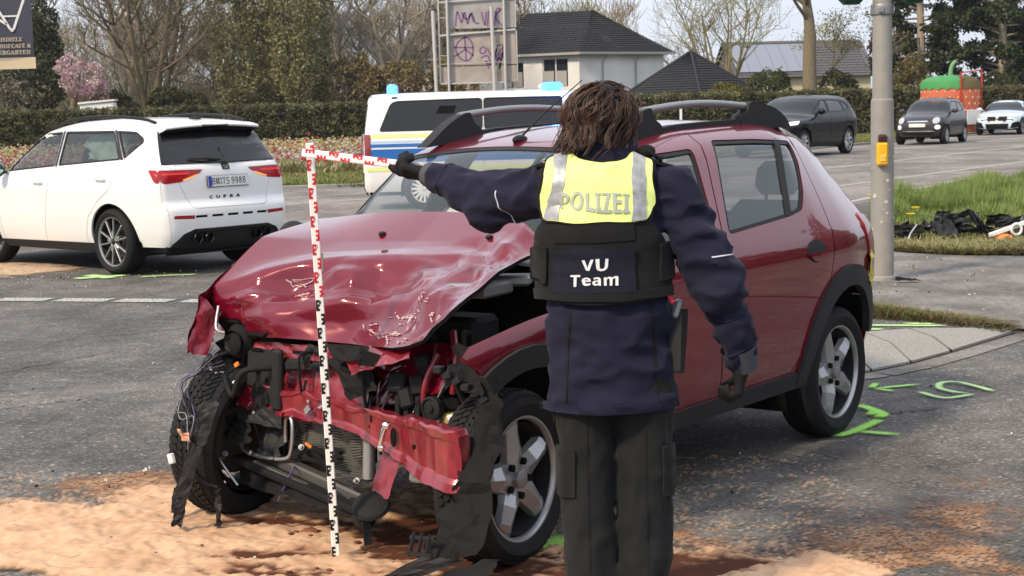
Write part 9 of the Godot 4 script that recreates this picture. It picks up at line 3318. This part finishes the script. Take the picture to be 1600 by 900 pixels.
	for half_k in 2:
		# calyx: jagged skirt, one half bright, one half mossy
		var m:=MB.new()
		var a0:=PI * 0.47 + half_k * -PI; var P:=PackedVector3Array()
		var n:=21
		for j in 7:
			for i in n:
				var a:=a0 + PI * i / (n - 1.0)
				var t:=j / 6.0
				var rr:=1.28 * pow(sin(t * PI * 0.5),0.72)
				var y:=2.52 - 0.46 * pow(t,2.2)
				if j == 6: y -= 0.17 * (0.4 + 0.6 * absf(sin(i * 1.55)))
				P.append(Vector3(cos(a) * rr,y,sin(a) * rr))
		m.grid(P,n)
		obj("calyx",m,mat("calyx_green",Color(0.06,0.26,0.085),0.6) if half_k == 0 else mat("calyx_moss",Color(0.12,0.10,0.045),0.8),ks)
	var stm:=MB.new()
	stm.tube(curve(V3([0.0,2.42,0,0.02,2.75,0,0.10,2.98,0,0.24,3.12,0]),4),[0.10,0.10,0.10,0.095,0.095,0.09,0.09,0.09,0.085,0.085,0.085,0.085,0.085],10)
	obj("stalk",stm,mat("stalk_green",Color(0.16,0.33,0.16),0.6),ks)
	for q in [[0.10,1.27,0.7,2.62],[1.22,0.42,0.1,2.75]]:
		var m:=MB.new()
		m.bar(Vector3(q[0],q[2],q[1]),Vector3(q[0],q[3],q[1]),0.07,0.07)
		obj("frame_post",m,mat("frame_red",Color(0.42,0.05,0.03),0.5),ks)
	var fb:=MB.new()
	fb.bar(Vector3(0.10,2.6,1.27),Vector3(1.22,2.7,0.42),0.05,0.05)
	obj("frame_bar",fb,M.frame_red,ks)
	var sp:=MB.new()
	sp.box(Vector3(0.95,0.62,0.03),Transform3D(Basis(Vector3(0,1,0),0.64),Vector3(0.74,0.72,1.02)),0.01)
	obj("notice_board",sp,M.white_plastic,ks)
	# small traffic cone behind the post
	var cn:=thing("traffic_cone","small red traffic cone lying in the road beyond the signal post","cone",W(6.62,28.0))
	var cm:=MB.new()
	cm.lathe([Vector2(0.10,0.02),Vector2(0.03,0.42),Vector2(0.0,0.43)],16)
	obj("cone_body",cm,mat("cone_red",Color(0.6,0.06,0.03),0.5),cn)
	cm = MB.new(); cm.box(Vector3(0.26,0.03,0.26),Transform3D(Basis(),Vector3(0,0.015,0)),0.008)
	obj("cone_foot",cm,M.cone_red,cn)
	# slim white marker post before the hedge
	var mp:=thing("marker_post","slim white marker post before the hedge","post",W(8.3,79.0 - 2.0))
	var mm:=MB.new()
	mm.box(Vector3(0.12,1.5,0.1),Transform3D(Basis(),Vector3(0,0.75,0)),0.02)
	obj("post_body",mm,M.white_plastic,mp)

# ================================================================ sand, paint, grass, debris
func build_details() -> void:
	sand_and_stains()
	# sprayed marks
	var lime:=Color(0.42,0.88,0.16)
	var pale:=Color(0.55,0.86,0.35)
	var marks:=[
		["green arrow sprayed beside the rear wheel of the red car",[[2.30,8.91,2.16,8.86,2.00,8.80],[2.00,8.80,2.06,8.74,2.10,8.70],[1.99,8.80,2.02,8.88,2.06,8.97]],0.024,lime,0.75],
		["green figure five sprayed on the asphalt behind the red car",[[2.22,8.68,2.31,8.47,2.50,8.57],[2.47,8.57,2.40,8.64,2.36,8.76,2.40,8.90,2.46,8.95,2.53,8.93],[2.50,8.95,2.56,8.80,2.62,8.60]],0.024,pale,0.75],
		["bright green cross sprayed at the rear wheel of the red car",[[1.52,7.54,1.66,7.68,1.85,7.95],[1.66,7.66,1.74,7.61,1.85,7.55],[1.80,8.02,1.86,8.16,1.80,8.34],[1.82,7.94,1.88,8.06,1.84,8.2]],0.036,lime,0.8],
		["green mark sprayed at the front wheel beside the person",[[-0.02,5.52,0.08,5.68,0.20,5.90]],0.07,lime,0.7],
		["faint green mark at the far front wheel of the red car",[[-1.56,6.74,-1.44,6.80,-1.34,6.86]],0.07,pale,0.45],
		["green line sprayed beside the rear wheel of the white car",[[-4.45,16.15,-4.2,16.28,-3.95,16.38],[-4.4,16.5,-4.2,16.3,-4.05,16.1]],0.09,pale,0.85],
		["pale green line sprayed under the tail of the white car",[[-3.80,16.16,-3.5,16.26,-3.2,16.28]],0.07,pale,0.6]]
	for k in marks.size():
		var q: Array = marks[k]
		var all:=MB.new(); all.uses_color = true
		for i in q[1].size():
			all.add(spray(V2(q[1][i]),q[2] * 1.5,0.013 + 0.0015 * i,q[3],600 + k * 10 + i,q[4]))
		struct("spray_mark",all,M.stain,q[0])
	var pm:=MB.new(); pm.uses_color = true
	for q in [[2.45,11.05,2.75,10.98,3.0,10.93],[2.72,11.10,2.95,11.02],[2.30,11.0,2.45,10.95],[2.40,10.85,2.55,10.83]]:
		pm.add(spray(V2(q),0.06,0.052,pale,690,0.8))
	struct("spray_mark",pm,M.stain,"pale green dashes sprayed behind the kerb stones")
	# cracks in the asphalt
	var rng:=RandomNumberGenerator.new(); rng.seed = 701
	for q in [[-3.4,10.1,-2.98,10.79,-2.72,11.15,-1.9,11.4],[-3.2,8.55,-2.79,9.0,-2.45,9.2],[-3.2,9.5,-2.7,9.62],[-1.2,11.6,-0.4,12.0],[-3.4,11.6,-2.2,12.4,-1.2,12.6],[1.9,8.12,2.2,8.2]]:
		var P:=V2(q)
		var pts:=PackedVector2Array()
		for i in P.size() - 1:
			for k in 12: pts.append(P[i].lerp(P[i + 1],k / 12.0) + Vector2(rng.randf_range(-1,1),rng.randf_range(-1,1)) * 0.03)
		var m:=MB.new()
		for i in pts.size() - 1:
			var t:=(pts[i + 1] - pts[i]).normalized()
			var s:=Vector2(-t.y,t.x) * rng.randf_range(0.001,0.006)
			m.quad(W(pts[i].x + s.x,pts[i].y + s.y,0.004),W(pts[i + 1].x + s.x,pts[i + 1].y + s.y,0.004),W(pts[i + 1].x - s.x,pts[i + 1].y - s.y,0.004),W(pts[i].x - s.x,pts[i].y - s.y,0.004))
		struct("asphalt_crack",m,M.rubber)
	island_grass()
	debris()

func patch_alpha(p: Vector2,shape: Array,f: FastNoiseLite) -> float:
	# signed closeness to a blobby outline: list of [x, y, rx, ry, weight]
	var s:=0.0
	for b in shape:
		var d:=Vector2((p.x - b[0]) / b[2],(p.y - b[1]) / b[3]).length()
		s = maxf(s,(1.25 - d) * b[4])
	return s

func ground_patch(lo: Vector2,hi: Vector2,cell: float,shade: Callable,y: float) -> MB:
	var m:=MB.new(); m.uses_color = true
	var nx:=int((hi.x - lo.x) / cell) + 1; var ny:=int((hi.y - lo.y) / cell) + 1
	var P:=PackedVector3Array(); var C:=PackedColorArray(); C.resize(nx * ny)
	for j in ny:
		for i in nx:
			var p:=lo + Vector2(i,j) * cell
			var r: Array = shade.call(p)
			C[P.size()] = r[0]
			P.append(W(p.x,p.y,y + r[1]))
	var N:=PackedVector3Array(); N.resize(P.size())
	for j in ny:
		for i in nx:
			var o:=j * nx + i
			var du:=P[j * nx + mini(i + 1,nx - 1)] - P[j * nx + maxi(i - 1,0)]
			var dv:=P[mini(j + 1,ny - 1) * nx + i] - P[maxi(j - 1,0) * nx + i]
			N[o] = du.cross(dv).normalized()
			if N[o].y < 0: N[o] = -N[o]
	for k in P.size():
		m.col = C[k]
		m.vert(P[k],N[k])
	for j in ny - 1:
		for i in nx - 1:
			var a:=j * nx + i
			if C[a].a + C[a + 1].a + C[a + nx].a + C[a + nx + 1].a < 0.01: continue
			m.ix.append_array([a,a + nx,a + nx + 1,a,a + nx + 1,a + 1])
	return m

func sand_and_stains() -> void:
	var f:=fnoise(801,1.0,4); var g:=fnoise(802,1.0,3); var hgt:=fnoise(803,1.0,4)
	var rng:=RandomNumberGenerator.new(); rng.seed = 804
	# [x, ahead, rx, ry, weight]
	var sand:=[[-1.35,5.75,1.15,0.85,1.0],[-2.3,6.0,0.9,0.72,1.0],[-0.75,6.1,0.75,0.75,1.0],[-0.5,5.3,0.9,0.75,1.0],[-1.4,6.5,0.45,0.40,0.9],[0.5,5.35,0.8,0.34,0.7],[0.95,5.35,0.35,0.22,0.9]]
	var bare:=[[-1.78,5.32,0.32,0.36,1.0],[-2.15,5.45,0.3,0.35,1.0]]
	var wet:=[[-0.42,6.0,0.34,0.20,1.0],[-0.30,5.75,0.30,0.22,1.0],[-0.98,6.2,0.28,0.10,0.8],[-0.70,6.12,0.22,0.08,1.0],[-0.95,5.72,0.22,0.10,0.8],[-0.15,5.55,0.35,0.3,0.9],[0.35,5.45,0.5,0.22,0.9],[0.72,5.42,0.22,0.10,1.0],[-0.85,5.5,0.25,0.07,0.7]]
	var shade:=func(p: Vector2) -> Array:
		var q:=p + Vector2(f.get_noise_2d(p.x * 2.2,p.y * 2.2),f.get_noise_2d(p.x * 2.2 + 30,p.y * 2.2)) * 0.14
		var s: float = patch_alpha(q,sand,f) - maxf(0.0,patch_alpha(q,bare,f)) * 1.6
		s += f.get_noise_2d(p.x * 5,p.y * 5) * 0.18
		var grain:=rng.randf()
		var a:=clampf((s - 0.20) * 5.0,0,1)
		a = clampf(a + (grain - 0.6) * (0.9 if a > 0.02 and a < 0.98 else 0.0),0,1)
		if s > 0.0 and s <= 0.2 and grain > 0.88: a = 0.6
		var w:=clampf((patch_alpha(q,wet,f) - 0.28 + g.get_noise_2d(p.x * 9,p.y * 14) * 0.55) * 4.0,0,1)
		var clod:=clampf(g.get_noise_2d(p.x * 30,p.y * 30) * 2.0 - 0.55,0,1)
		var c:=Color(0.60,0.395,0.25).lerp(Color(0.52,0.325,0.20),clampf(0.5 + f.get_noise_2d(p.x * 3,p.y * 3),0,1))
		c = c.lerp(Color(0.27,0.11,0.05),clampf((patch_alpha(q,wet,f) + 0.05) * 0.9 + f.get_noise_2d(p.x * 6,p.y * 6) * 0.4,0,1) * 0.75)
		c = c.lerp(Color(0.085,0.032,0.018),w)
		c *= rng.randf_range(0.90,1.08)
		c.a = a
		var h:=a * (0.006 + 0.024 * maxf(0,hgt.get_noise_2d(p.x * 4,p.y * 4) + 0.2) + 0.011 * hgt.get_noise_2d(p.x * 13,p.y * 13) + rng.randf() * 0.0012) * (1.0 - 0.6 * w)
		return [c,maxf(h,0.0)]
	struct("sand",ground_patch(Vector2(-3.0,4.5),Vector2(1.35,7.2),0.0125,shade,0.009),M.stain,"orange absorbent sand strewn under the red car's crushed front")
	# rusty dust beyond the sand and at the right
	var dust:=[[-1.75,6.98,0.38,0.24,1.0],[-1.3,7.0,0.25,0.2,0.7],[1.35,5.75,0.35,0.35,0.8],[1.72,6.05,0.22,0.35,0.8],[1.1,5.5,0.5,0.16,1.0],[1.6,5.5,0.18,0.3,0.9],[0.62,5.85,0.2,0.18,0.7],[1.3,6.2,0.3,0.25,0.35],[1.9,6.6,0.15,0.2,0.4]]
	var shade2:=func(p: Vector2) -> Array:
		var s: float = patch_alpha(p + Vector2(f.get_noise_2d(p.x * 3,p.y * 3),f.get_noise_2d(p.x * 3,p.y * 3 + 20)) * 0.16,dust,f) + g.get_noise_2d(p.x * 8,p.y * 8) * 0.25
		var grain:=rng.randf()
		var a:=clampf((s - 0.12) * 1.3,0,0.8)
		a = a * (1.0 if grain < 0.25 + a * 0.6 else 0.18)
		var c:=Color(0.34,0.17,0.085).lerp(Color(0.45,0.29,0.18),clampf(g.get_noise_2d(p.x * 4,p.y * 4) + s * 0.5,0,1))
		c *= rng.randf_range(0.7,1.2)
		c.a = a
		return [c,0.0]
	struct("sand_dust",ground_patch(Vector2(-2.3,6.6),Vector2(-0.9,7.3),0.011,shade2,0.006),M.stain,"rusty dust beside the far front wheel of the red car")
	struct("sand_dust",ground_patch(Vector2(0.4,5.1),Vector2(2.1,6.9),0.011,shade2,0.006),M.stain,"rusty dust on the asphalt at the lower right")
	# sand at the white car's front wheel
	var s3:=[[-5.35,17.3,0.55,0.75,1.0],[-4.95,17.25,0.35,0.35,0.8],[-5.9,17.6,0.6,0.9,1.0]]
	var shade3:=func(p: Vector2) -> Array:
		var s: float = patch_alpha(p,s3,f) + f.get_noise_2d(p.x * 4,p.y * 4) * 0.3
		var a:=clampf((s - 0.2) * 3.0,0,1)
		a = a if rng.randf() < 0.75 else a * 0.5
		var c:=Color(0.50,0.36,0.24).lerp(Color(0.30,0.13,0.07),clampf((p.x + 4.9) * 2.5,0,1))
		c *= rng.randf_range(0.85,1.15)
		c.a = a
		return [c,a * 0.006]
	struct("sand",ground_patch(Vector2(-6.6,16.2),Vector2(-4.3,18.6),0.025,shade3,0.008),M.stain,"pale sand at the front wheel of the white car")
	# loose clods in the wet sand
	var cx:=[]; var cc:=[]
	for k in 60:
		var p:=Vector2(rng.randf_range(-1.6,0.3),rng.randf_range(5.2,6.4))
		if k < 45: p = Vector2(-0.55,5.9) + Vector2(rng.randfn(),rng.randfn()) * Vector2(0.42,0.28)
		var s:=rng.randf_range(0.25,0.7)
		if k == 0:
			p = Vector2(-0.80,6.02); s = 2.0
		cx.append(Transform3D(Basis.from_euler(Vector3(rng.randf(),rng.randf(),rng.randf()) * TAU).scaled(Vector3(1.5,0.6,1.0) * s),W(p.x,p.y,0.02)))
		cc.append(Color(0.12,0.045,0.025) * rng.randf_range(0.7,2.0))
	var ball:=MB.new(); ball.ball(Vector3.ZERO,Vector3.ONE * 0.013,7,5,fnoise(805,0.08,2),0.5)
	stuff("sand_clods",ball.mesh(),M.flower_petals,cx,cc,null,"dark wet clods of sand under the crushed front","sand")

func island_grass() -> void:
	var soil:=V2([3.98,16.85,4.12,16.55,4.54,16.15,5.11,15.95,8.0,15.25,12,17,12,30,9.3,28.2,7.7,26.3,6.4,24.0,5.35,22.2,4.3,19.0])
	struct("grass_island",sheet(soil,0.03),M.turf,"grassy island beside the signal post")
	var rng:=RandomNumberGenerator.new(); rng.seed = 811
	var f:=fnoise(812,0.5,3)
	var xf:=[]; var cols:=[]
	var k:=0
	while xf.size() < 15000 and k < 90000:
		k += 1
		var p:=Vector2(rng.randf_range(3.9,9.5),rng.randf_range(15.3,28.5))
		if not Geometry2D.is_point_in_polygon(p,soil): continue
		if p.x / p.y > 0.40: continue
		var front:=clampf((p.y - 17.0) / 3.0,0,1)
		var tall:=0.36 + 0.42 * front + 0.9 * clampf(f.get_noise_2d(p.x * 1.4,p.y * 0.7) * 2.0,0,1) * front
		if p.distance_to(Vector2(6.1,21.5)) < 1.2: tall += 0.7
		if Vector2((p.x - 5.0) / 1.3,(p.y - 18.0) / 1.0).length() < 1.0 and rng.randf() < 0.75: continue
		xf.append(Transform3D(Basis(Vector3.UP,rng.randf() * TAU).scaled(Vector3(0.9,tall,0.9)),W(p.x,p.y,0.02)))
		var v:=rng.randf_range(0.7,1.35)
		var dry:=clampf(0.75 - front * 1.2 + f.get_noise_2d(p.x * 3,p.y * 3) * 0.8,0,0.85)
		cols.append(Color(0.185 * v,0.265 * v,0.075 * v).lerp(Color(0.27 * v,0.23 * v,0.12 * v),clampf(dry + rng.randf_range(0,0.3),0,0.9)))
	stuff("grass",tuft_mesh(10,0.26,0.16,0.014,13),M.leafy,xf,cols,null,"tall bright green grass on the island beside the signal post","grass")
	# strip of weeds behind the kerb stones
	xf = []; cols = []
	for i in 2600:
		var t:=rng.randf()
		var c:=Vector2(2.35,12.0).lerp(Vector2(3.35,11.0),t) + Vector2(rng.randfn() * 0.05,rng.randfn() * 0.12)
		xf.append(Transform3D(Basis(Vector3.UP,rng.randf() * TAU).scaled(Vector3(0.5,rng.randf_range(0.10,0.42) * (1.25 - t * 0.9),0.5)),W(c.x,c.y,0.03)))
		var v:=rng.randf_range(0.6,1.3)
		cols.append(Color(0.10 * v,0.15 * v,0.04 * v) if rng.randf() < 0.4 else Color(0.20 * v,0.13 * v,0.075 * v))
	stuff("weeds",tuft_mesh(9,0.26,0.2,0.012,14),M.leafy,xf,cols,null,"strip of short weeds and dead grass behind the kerb stones","weeds")
	var dirt:=[[2.55,11.8,0.2,0.3,1.0],[2.85,11.5,0.2,0.25,1.0],[3.15,11.2,0.2,0.18,1.0],[3.4,11.0,0.15,0.1,1.0]]
	var g:=fnoise(813,1.0,3)
	var shade:=func(p: Vector2) -> Array:
		var s: float = patch_alpha(p,dirt,g) + g.get_noise_2d(p.x * 8,p.y * 8) * 0.4
		var c:=Color(0.10,0.07,0.045) * rng.randf_range(0.6,1.5)
		c.a = clampf((s - 0.2) * 3,0,1)
		return [c,0.004]
	struct("dirt",ground_patch(Vector2(2.2,10.8),Vector2(3.7,12.3),0.02,shade,0.05),M.stain,"dirt and dead leaves behind the kerb stones")
	# dandelions by the post
	for q in [[4.62,19.6,0.30],[4.86,19.2,0.26],[4.55,20.2,0.36],[4.75,19.0,0.2],[4.42,19.4,0.28]]:
		var fl:=thing("yellow_flower",["yellow flower in the grass beside the signal post","low yellow flower in the grass right of the signal post","tallest yellow flower behind the signal post","lowest yellow flower in the grass by the debris","yellow flower nearest the signal post"][taken.get("yellow_flower",-1) + 1],"flower",W(q[0],q[1],0.02),0,"yellow flowers beside the signal post")
		var m:=MB.new(); m.tube(V3([0,0,0,0.02,q[2] * 0.6,0,0.01,q[2],0.01]),0.006,5)
		obj("stem",m,mat("stem_green",Color(0.12,0.22,0.05),0.8) if not M.has("stem_green") else M.stem_green,fl)
		m = MB.new()
		for k2 in 14:
			var a:=TAU * k2 / 14
			m.tri(Vector3(0.01,q[2],0.01),Vector3(0.01 + cos(a) * 0.055,q[2] + 0.03,0.01 + sin(a) * 0.055),Vector3(0.01 + cos(a + 0.4) * 0.055,q[2] + 0.03,0.01 + sin(a + 0.4) * 0.055))
		obj("petals",m,mat("petal_yellow",Color(0.85,0.62,0.02),0.6) if not M.has("petal_yellow") else M.petal_yellow,fl)

func debris() -> void:
	var rng:=RandomNumberGenerator.new(); rng.seed = 821
	var pile:=thing("car_debris","heap of broken black bumper parts lying in the grass beside the signal post","debris",W(5.1,17.9))
	var mats:=[M.black_plastic,M.matt_black,M.grey_plastic,M.gloss_black,M.dull_metal]
	for k in 34:
		var x:=rng.randf_range(-0.95,1.15); var z:=rng.randf_range(-0.35,0.4)
		var c:=Vector3(x,rng.randf_range(0.06,0.30) * (1.0 - absf(x) * 0.5),z)
		var du:=Vector3(rng.randf_range(0.08,0.24),rng.randf_range(-0.08,0.08),rng.randf_range(-0.1,0.1)); var dv:=Vector3(rng.randf_range(-0.06,0.06),rng.randf_range(0.03,0.11),rng.randf_range(-0.1,0.1))
		obj("bumper_shard",crumple(c - du - dv,c + du - dv,c + du + dv,c - du + dv,8,6,0.06,830 + k,7,0.2),mats[k % 5 if k % 3 else 0],pile)
	var m:=MB.new()
	m.bar(Vector3(0.12,0.10,0.5),Vector3(0.60,0.25,0.45),0.04,0.05,0.008)
	obj("white_strip",m,M.white_plastic,pile,"white broken strip")
	m = MB.new(); m.bar(Vector3(0.62,0.05,0.48),Vector3(0.72,0.26,0.44),0.05,0.05,0.01)
	obj("pale_strip",m,mat("beige_plastic",Color(0.5,0.44,0.36),0.6),pile)
	m = MB.new(); m.ball(Vector3(0.28,0.06,0.52),Vector3(0.11,0.05,0.06),10,8,fnoise(822,0.1,2),0.4)
	obj("indicator_lens",m,M.orange_plastic,pile)
	m = MB.new(); m.ball(Vector3(0.68,0.20,0.42),Vector3(0.04,0.035,0.03),8,6)
	obj("red_lens",m,mat("shard_red",Color(0.4,0.02,0.03),0.3),pile)
	m = MB.new()
	var ring:=PackedVector3Array()
	for k in 17: ring.append(Vector3(0.42 + cos(TAU * k / 16) * 0.055,0.16 + sin(TAU * k / 16) * 0.06,0.5))
	m.tube(ring,0.016,6,false)
	obj("lamp_ring",m,M.white_plastic,pile)
	m = MB.new(); m.tube(curve(V3([-0.75,0.02,0.45,-0.72,0.12,0.4,-0.62,0.22,0.3]),4),0.012,5)
	obj("bent_rod",m,M.steel,pile)
	m = MB.new(); m.add(crumple(Vector3(-1.3,0.12,-0.2),Vector3(-0.75,0.16,-0.2),Vector3(-0.75,0.20,-0.5),Vector3(-1.3,0.17,-0.5),8,5,0.03,823,6,0.1,false))
	obj("grey_panel",m,M.dull_metal,pile)
	var p2:=thing("car_debris","smaller heap of black car parts in the grass at the right edge","debris",W(6.35,18.3))
	for k in 12:
		var c:=Vector3(rng.randf_range(-0.35,0.5),rng.randf_range(0.08,0.3),rng.randf_range(-0.25,0.25))
		var du:=Vector3(rng.randf_range(0.06,0.2),rng.randf_range(-0.1,0.1),rng.randf_range(-0.1,0.1)); var dv:=Vector3(0.02,rng.randf_range(0.04,0.12),rng.randf_range(-0.1,0.1))
		obj("bumper_shard",crumple(c - du - dv,c + du - dv,c + du + dv,c - du + dv,8,6,0.06,880 + k,7,0.2),mats[k % 3],p2)
	var fs:=thing("plastic_splinter","small black plastic splinter on the footpath beside the signal post","debris",W(3.42,13.8,0.02))
	obj("splinter",crumple(Vector3(-0.12,0.02,0.02),Vector3(0.14,0.03,0.03),Vector3(0.10,0.02,-0.06),Vector3(-0.08,0.05,-0.04),6,5,0.03,890,9,0.2),M.matt_black,fs)
	var sl:=thing("concrete_strip","pale concrete strip lying in the grass behind the debris","kerb",W(7.3,22.8,0.03))
	m = MB.new(); m.bar(Vector3(-1.1,0.05,1.3),Vector3(1.5,0.05,-1.5),0.22,0.1,0.02)
	obj("strip",m,M.concrete,sl)
	# crumbs of glass, plastic and grit scattered over the asphalt
	var xf:=[]; var cols:=[]
	for k in 620:
		var p:=Vector2(rng.randf_range(-3.2,2.4),rng.randf_range(5.0,15.0))
		if k < 260: p = Vector2(-1.0,6.6) + Vector2(rng.randfn(),rng.randfn()) * Vector2(0.9,0.6)
		elif k < 420: p = Vector2(4.0,14.5) + Vector2(rng.randfn(),rng.randfn()) * Vector2(1.0,1.4)
		elif k < 560: p = Vector2(-4.3,16.4) + Vector2(rng.randfn(),rng.randfn()) * Vector2(0.9,0.5)
		var s:=rng.randf_range(0.3,1.0)
		xf.append(Transform3D(Basis.from_euler(Vector3(rng.randf(),rng.randf(),rng.randf()) * TAU).scaled(Vector3.ONE * s),W(p.x,p.y,0.012 if k < 260 else (0.026 if k < 420 else 0.008))))
		var u:=rng.randf()
		cols.append(Color(0.6,0.62,0.62) if u < 0.4 else (Color(0.02,0.02,0.02) if u < 0.75 else Color(0.25,0.18,0.12)))
	var cb:=MB.new(); cb.box(Vector3(0.016,0.006,0.010),Transform3D(),0.0)
	stuff("crumbs",cb.mesh(),M.flower_petals,xf,cols,null,"crumbs of glass and plastic scattered over the asphalt","debris")
